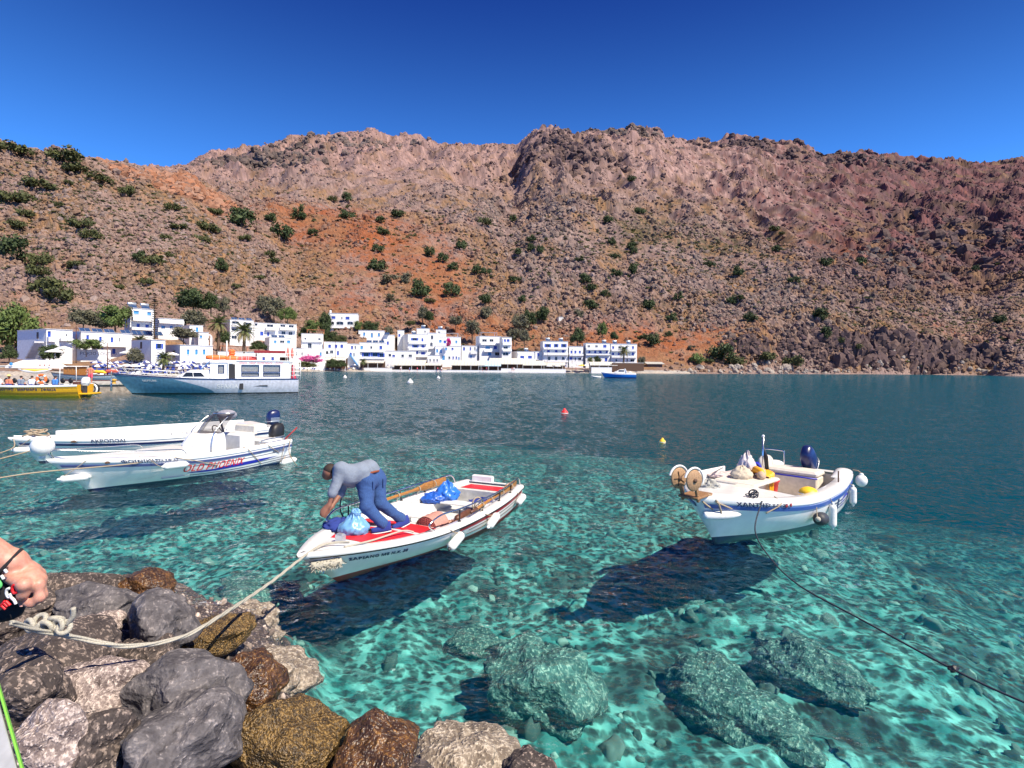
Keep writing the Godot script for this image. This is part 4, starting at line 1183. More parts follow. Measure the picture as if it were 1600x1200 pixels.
func build_awning(q: Array):
	var l := P(q[0], q[3], q[4]); var r := P(q[1], q[3], q[4])
	var w := r.x - l.x
	var top: float = (q[3] - q[2]) / F * q[4]
	var run: float = q[5]
	var m: Material = M[q[7]]
	var g := land((q[0] + q[1]) / 2.0, q[4]) - l.y
	var t := thing("awning", q[6], "awning", l)
	var n := maxi(2, int(w / 1.3))
	for i in n:                                            # each cloth panel with a shallow belly
		var rings := []
		for k in 5:
			var f := k / 4.0
			var ring := PackedVector3Array()
			for e in 4:
				var u := e / 3.0
				ring.append(Vector3(w * (i + u * .96 + .02) / n, f * top - .12 * sin(u * PI) * (1.0 - f * .5), -f * run))
			rings.append(ring)
		var mb := MB.new()
		mb.smooth().loft(rings, false)
		mb.smooth(false).quad(Vector3(w * (i + .02) / n, -.3, .02), Vector3(w * (i + .02) / n, 0, .02), Vector3(w * (i + .98) / n, 0, .02), Vector3(w * (i + .98) / n, -.3, .02))
		part("cloth_panel", mb, m, t)
	# the dining room under it: an added dark panel for its shade, tables and chairs
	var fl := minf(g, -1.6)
	part("added_shade_panel", MB.new().box(Vector3(w / 2, (fl + top * .8) / 2, -run + .1), Vector3(w - .1, top * .8 - fl, .12)), M.brown, t)
	for i in n * 2:
		var x := w * (i + .5) / (n * 2)
		var z := -.7 - (run - 1.6) * ((i * 7) % 5) / 5.0
		part("dining_table", MB.new().box(Vector3(x, fl + .74, z), Vector3(.7, .05, .7)).box(Vector3(x, fl + .36, z), Vector3(.08, .72, .08)).box(Vector3(x + .45, fl + .45, z), Vector3(.06, .9, .4)).box(Vector3(x - .45, fl + .45, z), Vector3(.06, .9, .4)), [M.cloth_blue, M.dark_wood, M.cloth_white, M.cloth_navy][i % 4], t)
	for i in range(0, n + 1, 3):
		var x := w * i / n
		part("post", MB.new().box(Vector3(x, (g - .1) / 2 , -.06), Vector3(.12, -g + .2 if g < 0 else .3, .12)), M.wall, t)
# ---------------------------------------------------------------- plants
var bushes := []         # crown meshes of scrub, shared by the copies
var crowns := []         # crown meshes of bigger trees

func crown(rng: RandomNumberGenerator, leaves: int, clumps: int, leaf: float, tall: float, dark: Color, light: Color, open := .2) -> ArrayMesh:
	# many small leaf blades on uneven clumps, unit radius, its foot at y = 0
	var vs := PackedVector3Array()
	var cs := PackedColorArray()
	var centres := []
	for i in clumps:
		var a := rng.randf() * TAU
		var r := sqrt(rng.randf()) * .66
		var y := rng.randf_range(.15, .85)
		r *= 1.0 - .55 * absf(y - .4)
		centres.append([Vector3(cos(a) * r, y * tall, sin(a) * r), rng.randf_range(.24, .46), rng.randf()])
	for i in leaves:
		var c: Array = centres[rng.randi() % clumps]
		var n := Vector3(rng.randfn(), rng.randfn() + .25, rng.randfn()).normalized()
		var p: Vector3 = c[0] + n * c[1] * (1.0 - open * rng.randf()) * Vector3(1, .8, 1)
		if p.y < .02: p.y = .02 + rng.randf() * .1
		var t := (n + Vector3(rng.randfn(), rng.randfn(), rng.randfn()) * .6).normalized()
		var u := t.cross(Vector3(rng.randfn(), rng.randfn(), rng.randfn())).normalized() * leaf * rng.randf_range(.6, 1.3)
		var v := t.cross(u).normalized() * leaf * rng.randf_range(.4, .8)
		var col := dark.lerp(light, rng.randf()) * rng.randf_range(.85, 1.15)
		for q in [-u, v, u, u, -v, -u]:
			vs.append(p + q)
			cs.append(col)
	for c in centres:                                  # twiggy heart of each clump
		for k in 10:
			var n0: Vector3 = Vector3(rng.randfn(), rng.randfn(), rng.randfn()).normalized() * c[1] * .62
			var n1: Vector3 = Vector3(rng.randfn(), rng.randfn(), rng.randfn()).normalized() * c[1] * .62
			var n2: Vector3 = Vector3(rng.randfn(), rng.randfn(), rng.randfn()).normalized() * c[1] * .62
			for q in [n0, n1, n2]:
				vs.append(c[0] + q)
				cs.append(dark.lerp(light, .5))
	var arrays := []
	arrays.resize(Mesh.ARRAY_MAX)
	arrays[Mesh.ARRAY_VERTEX] = vs
	arrays[Mesh.ARRAY_COLOR] = cs
	var am := ArrayMesh.new()
	am.add_surface_from_arrays(Mesh.PRIMITIVE_TRIANGLES, arrays)
	return am

# single bushes and trees on the slopes: photo column, row of the foot, width in photo pixels, kind (0 round dark, 1 low spreading, 2 grey olive, 3 light green)
const SHRUBS := [
	[20, 243, 40, 1], [95, 262, 40, 1], [118, 272, 30, 1], [150, 287, 36, 1], [62, 300, 40, 1], [20, 318, 40, 1], [35, 345, 30, 1], [105, 296, 16, 1], [195, 305, 26, 1], [90, 326, 18, 1],
	[20, 408, 44, 0], [60, 418, 40, 1], [110, 422, 22, 1], [125, 420, 24, 1], [60, 445, 36, 1], [75, 460, 46, 1], [95, 475, 44, 1], [125, 360, 34, 1], [140, 380, 28, 1], [20, 360, 26, 1], [215, 408, 24, 0], [235, 420, 26, 1], [230, 448, 22, 1], [185, 455, 20, 1],
	[268, 330, 22, 1], [375, 357, 42, 0], [335, 337, 22, 1], [315, 380, 22, 1], [325, 363, 30, 1], [345, 424, 24, 0], [420, 405, 22, 1], [425, 415, 18, 1], [265, 407, 20, 1], [257, 377, 18, 1], [275, 362, 24, 1], [380, 380, 24, 1], [405, 440, 20, 1], [370, 452, 16, 1],
	[466, 345, 26, 0], [440, 376, 36, 0], [488, 370, 20, 0], [420, 346, 22, 0], [517, 316, 20, 1], [540, 317, 16, 0], [540, 343, 20, 0], [543, 326, 12, 1], [592, 350, 20, 0], [598, 368, 20, 0], [620, 340, 20, 0], [588, 395, 18, 0], [586, 423, 22, 0], [608, 447, 26, 2], [633, 443, 20, 2], [658, 465, 38, 0], [609, 474, 18, 2], [704, 465, 24, 0], [671, 477, 16, 1],
	[669, 402, 18, 0], [690, 412, 16, 0], [705, 423, 18, 0], [720, 391, 18, 0], [743, 432, 18, 0], [757, 433, 16, 0], [755, 357, 24, 1], [808, 410, 16, 0], [830, 393, 20, 0], [800, 347, 14, 0], [802, 444, 18, 0], [814, 472, 18, 0], [757, 477, 20, 0], [758, 503, 24, 2], [829, 380, 14, 0], [843, 404, 14, 0],
	[948, 350, 14, 0], [997, 337, 16, 0], [985, 285, 12, 0], [985, 390, 18, 0], [955, 385, 16, 0], [960, 405, 14, 0], [988, 398, 16, 0], [962, 433, 20, 0], [988, 432, 20, 0], [912, 445, 18, 0], [905, 411, 14, 0], [945, 465, 16, 0], [921, 486, 20, 0], [1048, 504, 22, 0], [1020, 545, 30, 0], [1006, 532, 12, 0], [1045, 525, 12, 0], [1012, 486, 20, 0], [923, 458, 14, 0], [948, 443, 10, 0],
	[1212, 395, 18, 0], [1210, 364, 16, 1], [1220, 368, 12, 1], [1290, 418, 20, 0], [1343, 417, 16, 0], [1153, 432, 20, 0], [1107, 418, 14, 0], [1155, 480, 16, 0], [1140, 482, 16, 0], [1172, 505, 16, 0], [1282, 505, 20, 0], [1522, 428, 14, 0], [1560, 508, 16, 0], [1240, 450, 18, 0], [1060, 470, 16, 0],
	[1090, 572, 22, 3], [1130, 567, 34, 0], [1150, 571, 26, 1], [1200, 572, 26, 1], [1235, 575, 30, 1], [1108, 570, 16, 1], [1080, 548, 12, 2], [1290, 545, 22, 0], [1310, 560, 20, 1], [1335, 555, 16, 1],
]
# trees among the houses: column, foot row, crown width, tree height in pixels, metres ahead, kind, label
const TREES := [
	[20, 556, 74, 86, 140, 3, "large feathery green tamarisk tree at the left edge behind the leftmost house"],
	[14, 566, 26, 30, 112, 0, "dark shrubby tree at the left edge below the feathery tamarisk"],
	[78, 566, 32, 30, 108, 0, "bushy green tree in front of the outside stair"],
	[180, 520, 52, 46, 142, 3, "broad green tree on the terrace left of the water tank house"],
	[130, 514, 46, 34, 140, 2, "greyish olive tree above the long solar panel house"],
	[160, 520, 44, 34, 142, 2, "grey green olive left of the broad green tree"],
	[198, 503, 20, 26, 146, 2, "small silvery tree against the water tank house"],
	[302, 490, 60, 44, 178, 0, "large dark carob tree above the white hillside houses"],
	[330, 488, 26, 34, 180, 0, "dark tree beside the large carob"],
	[298, 516, 48, 34, 164, 2, "rounded grey olive tree below the carob"],
	[350, 492, 22, 30, 190, 2, "dark olive tree left of the leaning pale pole"],
	[287, 534, 44, 24, 146, 2, "grey green garden bush in front of the hillside terrace"],
	[232, 552, 22, 16, 132, 1, "dark bush at the foot of the slender conifer"],
	[209, 572, 30, 30, 112, 2, "sandy green tamarisk left of the blue shuttered house"],
	[348, 540, 26, 26, 196, 0, "green tree between the two tall palms"],
	[404, 546, 30, 16, 196, 0, "green hedge bush below the low annexe"],
	[428, 502, 40, 42, 232, 2, "large dark grey olive on the slope above the long hotel"],
	[410, 492, 26, 32, 236, 2, "grey olive left of the larger one above the long hotel"],
	[449, 504, 30, 26, 228, 3, "bright green mulberry tree above the long hotel"],
	[489, 524, 26, 26, 236, 3, "fresh green tree left of the villa with arches"],
	[508, 524, 22, 40, 240, 0, "dark cypress like tree close left of the villa"],
	[475, 526, 20, 18, 238, 0, "dark bush left of the fresh green tree"],
	[516, 538, 26, 24, 236, 0, "dark drooping tree below the villa"],
	[530, 536, 28, 14, 234, 1, "brown green bushes on the red cutting below the villa"],
	[580, 516, 30, 16, 256, 0, "rounded dark green tree right of the villa"],
	[560, 516, 16, 16, 254, 3, "pale green palm like bush beside the villa"],
	[608, 522, 18, 12, 262, 2, "small grey bush above the narrow white house"],
	[660, 505, 24, 28, 280, 2, "grey olive on the slope above the tall hotel"],
	[672, 504, 16, 20, 278, 0, "dark green bush touching the olive above the tall hotel"],
	[640, 508, 22, 8, 272, 1, "low spreading bush above the tall hotel"],
	[738, 528, 28, 30, 270, 2, "large grey olive above the shaded porch house"],
	[712, 512, 26, 20, 280, 2, "brown olive on the slope above the magenta creeper"],
	[760, 505, 20, 28, 300, 2, "thin grey tree standing on the rocky slope"],
	[815, 522, 36, 34, 285, 2, "wide grey olive tree above the low porch house"],
	[828, 512, 26, 30, 292, 0, "dark tree on the slope right of the wide olive"],
	[846, 505, 26, 30, 300, 0, "dark green carob left of the pink cottage"],
	[802, 536, 24, 24, 268, 2, "silvery olive close above the low porch house"],
	[820, 540, 22, 28, 266, 2, "leaning grey olive between the low house and the balcony hotel"],
	[813, 551, 14, 8, 256, 2, "grey bush on the roof terrace of the low porch house"],
	[902, 540, 28, 32, 266, 0, "big dark green tree above the six windowed house"],
	[941, 528, 18, 26, 274, 3, "bright green upright tree on the red slope"],
	[960, 530, 16, 14, 272, 0, "round dark bush right of the bright upright tree"],
	[905, 500, 20, 18, 312, 2, "thin grey tree beside the pink cottage"],
	[934, 566, 14, 12, 246, 0, "round clipped bush in front of the wide pergola hotel"],
	[1002, 572, 16, 16, 246, 2, "grey tamarisk at the right end of the village"],
	[135, 546, 50, 18, 112, 3, "bright green vine pergola over the terrace of the long house"],
	[518, 573, 20, 14, 222, 0, "green garden bush behind the beach loungers"],
	[533, 573, 20, 12, 222, 0, "second green garden bush behind the beach loungers"],
	[480, 574, 30, 10, 208, 1, "flower bed greenery below the pink bougainvillea"],
]

func plant_mesh(kind: int, i: int) -> Mesh:
	return bushes[kind * 3 + i % 3]

func build_vegetation():
	var rng := RandomNumberGenerator.new()
	rng.seed = 77
	var tones := [[Color(.026, .046, .014), Color(.056, .082, .024)], [Color(.045, .056, .016), Color(.09, .10, .030)], [Color(.085, .084, .05), Color(.15, .142, .09)], [Color(.06, .10, .022), Color(.125, .17, .042)]]
	for k in 4:
		for i in 3:
			bushes.append(crown(rng, 620 if k != 1 else 480, 11, .085, .95 if k != 1 else .5, tones[k][0], tones[k][1]))
	for k in 4:
		for i in 2: crowns.append(crown(rng, 1900, 22, .052, 1.0, tones[k][0], tones[k][1], .35))
	var n := 0
	for q in SHRUBS:
		# where the foot stands: walk outward until the slope rises to the row
		var d := ground_distance(q[0], q[1])
		var g := ground(q[0], d)
		var r: float = q[2] / 2.0 / F * d * 1.32
		var o := thing("hillside_bush" if q[3] != 2 else "olive_bush", shrub_label(q), "bush", g + Vector3(0, r * .05, 0), rng.randf() * TAU, "bushes dotted over the mountainside")
		var s := r * rng.randf_range(.92, 1.08)
		part("foliage", plant_mesh(q[3], n), M.leaf, o).scale = Vector3(s * rng.randf_range(.75, 1.3), s * rng.randf_range(.8, 1.35), s * rng.randf_range(.75, 1.3))
		part("stem", MB.new().tube([Vector3(0, -.1 * r, 0), Vector3(.05 * r, .3 * r, .03 * r), Vector3(.12 * r, .6 * r, 0)], [.07 * r, .05 * r, .03 * r], 5), M.trunk, o)
		n += 1
	for q in TREES:
		var f := P(q[0], q[1], q[4])
		var w: float = q[2] / F * q[4]
		var h: float = q[3] / F * q[4]
		var o := thing("tree" if q[3] > 18 else "garden_bush", q[6], "tree" if q[3] > 18 else "bush", f, rng.randf() * TAU)
		var ch := h * (.82 if q[3] > 18 else 1.0)
		var cr := part("crown", crowns[q[5] * 2 + n % 2], M.leaf, o, Vector3(0, h - ch, 0))
		cr.scale = Vector3(w / 1.75, ch / 1.15, w / 1.75)
		var mb := MB.new()
		var tr := clampf(h * .035, .06, .3)
		mb.tube([Vector3(0, -1.5, 0), Vector3(.1, h * .2, 0), Vector3(-.1, h * .4, .1)], [tr, tr * .8, tr * .6], 6)
		for i in 5:
			var a := TAU * i / 5.0
			mb.tube([Vector3(-.1, h * .33, .1), Vector3(cos(a) * w * .16, h * .55, sin(a) * w * .16), Vector3(cos(a + .4) * w * .3, h * .75, sin(a + .4) * w * .3)], [tr * .6, tr * .4, tr * .15], 5)
		part("trunk", mb, M.trunk, o)
		n += 1
	# low scrub that nobody could count
	for v in 3:
		var places := []
		var colors := []
		var tries := 0
		while places.size() < 2300 and tries < 60000:
			tries += 1
			var px := rng.randf_range(-40, 1640)
			var d := 135.0 * pow(6.2, rng.randf())
			var x := (px - CX) / F * d
			var want := .12 + .9 * bump(px, d, 120, 260, 260, 80) + .5 * bump(px, d, 1090, 500, 150, 110) + .5 * bump(px, d, 1450, 345, 220, 60) + .35 * bump(px, d, 850, 420, 120, 90) + n_mask.get_noise_2d(x * 2.0, d * 2.0) * .5
			if d > 520: want *= .25
			if px > 1250 and d > 420: want *= .4
			if rng.randf() > want: continue
			var h := land(px, d)
			if h < (12.0 if px < 1040 else 2.5): continue
			if px < 1010 and d < 265 and h < 18.0: continue
			var s := rng.randf_range(.5, 1.7) * clampf(d / 280.0, .7, 1.7)
			places.append(Transform3D(Basis.from_euler(Vector3(0, rng.randf() * TAU, 0)) * Basis.from_scale(Vector3(s * rng.randf_range(1, 1.7), s * .8, s)), Vector3(x, h - .1, -d)))
			colors.append(Color(1, 1, 1) * rng.randf_range(.8, 1.3))
		var m := crown(rng, 150, 6, .15, .5, [Color(.07, .08, .022), Color(.10, .09, .045), Color(.05, .062, .024)][v], [Color(.15, .16, .04), Color(.17, .15, .07), Color(.10, .125, .045)][v])
		tag(multi("scrub", m, M.leaf, places, colors), "low green and brown scrub scattered between the rocks of the mountainside", "scrub")
	palms(rng)
	conifer(rng)
	# flowering creepers
	for q in [[486, 566, 42, 12, 212, Color(.62, .05, .26), Color(.75, .2, .42), "pink bougainvillea in bloom in front of the low white house"], [701, 541, 9, 14, 244, Color(.6, .01, .2), Color(.75, .03, .35), "magenta bougainvillea climbing the white wall above the grey awning"]]:
		var p := P(q[0], q[1], q[4])
		var o := thing("bougainvillea", q[7], "flowering shrub", p)
		var w: float = q[2] / F * q[4]; var h: float = q[3] / F * q[4]
		part("blossom", crown(rng, 900, 14, .07, 1.0, q[5], q[6], .4), M.leaf, o).scale = Vector3(w / 1.7, h / 1.1, 1.2)
		part("foliage", crown(rng, 400, 12, .07, .8, Color(.03, .05, .02), Color(.08, .12, .04), .4), M.leaf, o, Vector3(0, 0, -.1)).scale = Vector3(w / 1.6, h / 1.2, 1.1)

func ground_distance(px: float, py: float) -> float:
	var d := 100.0
	var row := (py - CY - (px - CX) * ROLL) / F
	while d < 1400.0:
		if (EYE - land(px, d)) / d < row: return d
		d += 2.0 + d * .004
	return d

func shrub_label(q: Array) -> String:
	var k: String = ["rounded dark green bush", "low spreading green bush", "grey olive bush", "light green bush"][q[3]]
	var where := "on the rocky slope above the village"
	if q[0] < 250 and q[1] < 350: where = "near the crest of the left hill"
	elif q[0] < 250: where = "on the boulder strewn left hillside"
	elif q[0] < 440 and q[1] < 390: where = "below the red overhang of the left hill"
	elif q[0] < 450: where = "on the stony slope above the long hotel"
	elif q[0] < 640 and q[1] < 400: where = "on the red earth slope of the left valley"
	elif q[0] < 720: where = "on the orange slope above the tall hotel"
	elif q[0] < 860 and q[1] > 400: where = "in the rocky gully above the awnings"
	elif q[0] < 860: where = "in the ravine below the central summit"
	elif q[0] < 1050 and q[1] < 440: where = "on the scrubby slope below the highest summit"
	elif q[0] < 1070: where = "on the red slope right of the village"
	elif q[1] > 540: where = "just above the rocks of the far shore"
	elif q[0] > 1060: where = "on the dark rocky slope at the right"
	return k + " " + where

func palm(at: Vector3, h: float, r: float, label: String, rng: RandomNumberGenerator, dry := true, called := "date_palm"):
	var t := thing(called, label, "palm", at)
	var mb := MB.new()
	var pts := []; var rad := []
	for i in 15:
		var f := i / 14.0
		pts.append(Vector3(.15 * sin(f * 2.0), f * h - .5 * (1 - f), .1 * f))
		rad.append(r * .085 * (1.25 - .35 * f) * (1.0 + .10 * (i % 2)))
	mb.tube(pts, rad, 9)
	part("trunk", mb, M.trunk, t)
	part("heart", MB.new().smooth().ball(Vector3(.15, h + .1, .1), Vector3(r * .15, r * .18, r * .15), 6), M.brown, t)
	for k in 44:
		var a := TAU * k * .382 + rng.randf() * .3
		var tilt := lerpf(1.25, -.75, k / 43.0) + rng.randf_range(-.1, .1)
		var len := r * rng.randf_range(.85, 1.1)
		var fr := MB.new()
		var old := k > 30 and dry
		var c0 := Color(.20, .17, .07) if old else Color(.06, .085, .025)
		var c1 := Color(.30, .25, .11) if old else Color(.15, .17, .06)
		var dir := Vector3(cos(a), 0, sin(a))
		var side := Vector3(-sin(a), 0, cos(a))
		var prev := Vector3(.15, h + .15, .1)
		for i in 12:
			var f := (i + 1) / 12.0
			var bend := tilt - f * f * 1.5
			var p := prev + (dir * cos(bend) + Vector3.UP * sin(bend)) * len / 12.0
			var lw := len * .2 * sin(minf(f * 1.15, 1.0) * PI * .93 + .12)
			fr.col(c0.lerp(c1, rng.randf()))
			var down := Vector3(0, -lw * .35, 0)
			for s in [-1, 1]:
				fr.tri(prev, p, p + side * s * lw + down + (p - prev) * .6)
			fr.tri(prev - side * .02, p, prev + side * .02)
			prev = p
		part("frond", fr, M.leaf, t)

func palms(rng: RandomNumberGenerator):
	palm(P(341, 552, 170), 9.0, 4.6, "tall date palm left of the white hotel block", rng)
	palm(P(381, 550, 172), 6.4, 5.0, "full crowned date palm in front of the white hotel block", rng)
	palm(P(255, 574, 106), 1.6, 2.4, "short young palm on the beach under the blue shuttered house", rng, false)
	palm(P(218, 546, 134), 2.0, 2.6, "dark bushy palm below the water tank house", rng, false)
	palm(P(974, 574, 243), 7.2, 4.0, "date palm in front of the hotel at the village end", rng)
	palm(P(567, 576, 228), 2.8, 2.2, "small palm in front of the blue windowed hotel", rng, false)
	palm(P(922, 572, 245), 2.6, 2.4, "small palm at the left corner of the wide pergola hotel", rng, false)

func conifer(rng: RandomNumberGenerator):
	# the tall slender conifer with tiers of level branches
	var t := thing("slender_conifer", "tall slender conifer with level tiers in front of the hillside houses", "tree", P(241, 535, 140))
	var h := 12.6
	part("trunk", MB.new().tube([Vector3(0, -1, 0), Vector3(0, h * .5, 0), Vector3(.1, h, 0)], [.22, .14, .03], 7), M.trunk, t)
	for k in 22:
		var f := k / 21.0
		var y := .9 + f * (h - 1.2)
		var r := lerpf(2.0, .32, pow(f, .9)) * (1.0 if k % 2 else .85)
		if f > .62: r = lerpf(1.15, .1, (f - .62) / .38)
		var mb := MB.new()
		for b in (8 if f < .62 else 14):
			var a := TAU * b / (8.0 if f < .62 else 14.0) + k * .7
			var dir := Vector3(cos(a), 0, sin(a))
			var side := Vector3(-sin(a), 0, cos(a))
			for i in 9:
				var u := (i + .5) / 9.0
				var p := Vector3(0, y, 0) + dir * r * u + Vector3(0, .22 * r * u * u, 0)
				for s in 3:
					mb.col(Color(.012, .026, .012).lerp(Color(.045, .07, .03), rng.randf()))
					var q := side * rng.randf_range(-.16, .16) + dir * .16 + Vector3(0, rng.randf_range(.02, .16), 0)
					mb.tri(p - side * .07, p + q, p + side * .07)
		part("branch_tier", mb, M.leaf, t)
# ---------------------------------------------------------------- boats: a hull of stations, x forward, y up from the waterline, z to starboard
class Hull:
	var L := 5.0
	var B := 1.8
	var tr := .8
	var hs := .5
	var hm := .45
	var hb := .7
	var draft := .25
	var over := .5
	var p := 2.3
	var e0 := .36
	var e1 := .9
	func _init(v: Dictionary):
		for k in v: set(k, v[k])
	func half(t: float) -> float:
		if t < .42: return B / 2 * lerpf(tr, 1.0, sin(t / .42 * PI / 2))
		return B / 2 * maxf(1.0 - pow((t - .42) / .58, p), 0.0)
	func sheer(t: float) -> float:
		if t < .45: return hm + (hs - hm) * pow((.45 - t) / .45, 2)
		return hm + (hb - hm) * pow((t - .45) / .55, 2)
	func keel(t: float) -> float:
		return -draft * (1.0 - .85 * pow(t, 4))
	func pt(t: float, v: float, s: float) -> Vector3:
		var y := lerpf(keel(t), sheer(t), v)
		var e := lerpf(e0, e1, smoothstep(.3, 1.0, t))
		var f := pow(maxf(sin(clampf(v, 0, 1) * PI / 2), 0.0), e)
		return Vector3(-L / 2 + L * t + over * pow(t, 4) * y / hb, y, s * half(t) * f)
	func at(t: float, y: float, s: float, out := 0.0) -> Vector3:
		var v := clampf((y - keel(t)) / (sheer(t) - keel(t)), .02, 1.0)
		var q := pt(t, v, s)
		if out == 0.0: return q
		var du := pt(t + .01, v, s) - pt(t - .01, v, s)
		var dv := pt(t, v, s) - pt(t, v - .04, s)
		var n := du.cross(dv).normalized()
		if n.z * s < 0: n = -n
		return q + n * out
	func strip(mb: MB, s: float, t0: float, t1: float, lo: Callable, hi: Callable, nv := 8, nt := 40, out := 0.0):
		for i in nt:
			var a := lerpf(t0, t1, i / float(nt)); var b := lerpf(t0, t1, (i + 1.0) / nt)
			for j in nv:
				var u := j / float(nv); var w := (j + 1.0) / nv
				var q := [at(a, lerpf(lo.call(a), hi.call(a), u), s, out), at(a, lerpf(lo.call(a), hi.call(a), w), s, out), at(b, lerpf(lo.call(b), hi.call(b), w), s, out), at(b, lerpf(lo.call(b), hi.call(b), u), s, out)]
				if s > 0: mb.quad(q[0], q[1], q[2], q[3])
				else: mb.quad(q[3], q[2], q[1], q[0])
	func skin(mb: MB, lo: Callable, hi: Callable):
		mb.smooth()
		for s in [-1.0, 1.0]: strip(mb, s, 0.0, 1.0, lo, hi)
		mb.smooth(false)
		for j in 8:
			var a := lerpf(lo.call(0.0), hi.call(0.0), j / 8.0); var b := lerpf(lo.call(0.0), hi.call(0.0), (j + 1) / 8.0)
			mb.quad(at(0, a, -1), at(0, b, -1), at(0, b, 1), at(0, a, 1))
	func band(mb: MB, s: float, t0: float, t1: float, from_sheer: float, tall: float, out: float):   # a raised strip that follows the sheer
		var n := 40
		for i in n:
			var a := lerpf(t0, t1, i / float(n)); var b := lerpf(t0, t1, (i + 1.0) / n)
			var q := []
			for t in [a, b]:
				var y := sheer(t) - from_sheer
				q.append([at(t, y - tall, s, .001), at(t, y - tall, s, out), at(t, y, s, out), at(t, y, s, .001)])
			for k in 3:
				if s > 0: mb.quad(q[0][k], q[0][k + 1], q[1][k + 1], q[1][k])
				else: mb.quad(q[1][k], q[1][k + 1], q[0][k + 1], q[0][k])
	func inner(t: float, s: float, w: float, y: float) -> Vector3:
		var h := maxf(half(t) - w, .015)
		var x := -L / 2 + L * t + over * pow(t, 4) * y / hb
		return Vector3(minf(x, L / 2 + over - w * .9), y, s * h)
	func gunwale(mb: MB, w: float, thick: float, t1 := 1.0):
		var n := 44
		mb.smooth()
		for s in [-1.0, 1.0]:
			var rings := []
			for i in n + 1:
				var t := t1 * i / n
				var y := sheer(t)
				rings.append(PackedVector3Array([at(t, y - thick, s, .02), at(t, y - .01, s, .024), pt(t, 1, s) + Vector3(0, .016, 0), inner(t, s, w, y + .016), inner(t, s, w + .012, y), inner(t, s, w + .012, y - thick)]))
			if s > 0: rings.reverse()
			mb.loft(rings, false)
		mb.smooth(false)
		mb.quad(Vector3(-L / 2, sheer(0) + .014, -half(0)), Vector3(-L / 2 + w, sheer(0) + .014, -half(0)), Vector3(-L / 2 + w, sheer(0) + .014, half(0)), Vector3(-L / 2, sheer(0) + .014, half(0)))
	func inside(mb: MB, w: float, sole: float, t0: float, t1: float):     # walls and end bulkheads of the well
		var n := 30
		mb.smooth()
		for s in [-1.0, 1.0]:
			var rings := []
			for i in n + 1:
				var t := lerpf(t0, t1, i / float(n))
				var a := inner(t, s, w, sheer(t) - .03)
				var b := inner(t, s, w + .06, sole)
				rings.append(PackedVector3Array([a, a.lerp(b, .5) + Vector3(0, 0, s * .02), b]))
			if s > 0: rings.reverse()
			mb.loft(rings, false)
		mb.smooth(false)
		for t in [t0, t1]:
			mb.quad(inner(t, -1, w + .06, sole), inner(t, -1, w, sheer(t) - .02), inner(t, 1, w, sheer(t) - .02), inner(t, 1, w + .06, sole))
	func floor_(mb: MB, w: float, sole: float, t0: float, t1: float):
		for i in 24:
			var a := lerpf(t0, t1, i / 24.0); var b := lerpf(t0, t1, (i + 1) / 24.0)
			mb.quad(inner(a, -1, w, sole), inner(b, -1, w, sole), inner(b, 1, w, sole), inner(a, 1, w, sole))
	func deck(mb: MB, w: float, t0: float, t1: float, up: float, camber := .03):   # a deck a little above the sheer
		var n := 16
		mb.smooth()
		for i in n:
			var a := lerpf(t0, t1, i / float(n)); var b := lerpf(t0, t1, (i + 1.0) / n)
			for j in 8:
				var u := -1.0 + j * .25; var v := u + .25
				var q := []
				for k in [[a, u], [b, u], [b, v], [a, v]]:
					var c := inner(k[0], 1, w, sheer(k[0]) + up)
					q.append(Vector3(c.x, c.y + camber * (1.0 - k[1] * k[1]), c.z * k[1]))
				mb.quad(q[0], q[1], q[2], q[3])
		mb.smooth(false)

func moor(called: String, label: String, bow: Vector3, stern_corner: Vector3, half_stern: float, L: float) -> Node3D:
	# set a boat between the waterline points of its stem and of the port corner of its stern
	var dir := (bow - stern_corner); dir.y = 0; dir = dir.normalized()
	var stern := stern_corner
	for i in 3:
		stern = stern_corner + dir.cross(Vector3.UP) * half_stern
		dir = (bow - stern); dir.y = 0; dir = dir.normalized()
	var c := bow - dir * L / 2
	return thing(called, label, "boat", Vector3(c.x, 0, c.z), atan2(-dir.z, dir.x))

func aboard(boat: Node3D, called: String, label: String, category: String, at: Vector3, turn := 0.0, group := "") -> Node3D:
	return thing(called, label, category, boat.position + boat.basis * at, boat.rotation.y + turn, group)

func fender(boat: Node3D, at: Vector3, dir: Vector3, len: float, r: float, m: Material, label: String, hang: Vector3, caps: Material = null) -> Node3D:
	var o := aboard(boat, "fender", label, "fender", at, 0, "fenders hung along the moored boats")
	dir = dir.normalized()
	var b := Basis(Quaternion(Vector3.UP, dir))
	var prof := []
	for i in 21:
		var y := -len / 2 + len * i / 20.0
		var k := minf(len / 2 - absf(y), r) / r
		prof.append([maxf(r * sqrt(1.0 - pow(1.0 - k, 2)), .012), y])
	part("body", MB.new().smooth().lathe(prof, 16, Vector3.ZERO, b), m, o)
	for s in [-1, 1]:
		part("eye", MB.new().smooth().lathe([[r * .32, 0], [r * .42, .015], [r * .3, .05], [.012, .06]], 10, dir * s * (len / 2 - .02), b * Basis(Vector3.RIGHT, 0.0 if s > 0 else PI)), caps if caps else m, o)
	var lead := []
	var from := dir * (len / 2 + .03)
	for i in 7: lead.append(from.lerp(hang - at, i / 6.0) + Vector3(0, -.03 * sin(PI * i / 6.0), 0))
	part("lanyard", MB.new().smooth().tube(lead, .008, 6), M.tan_rope, o)
	return o

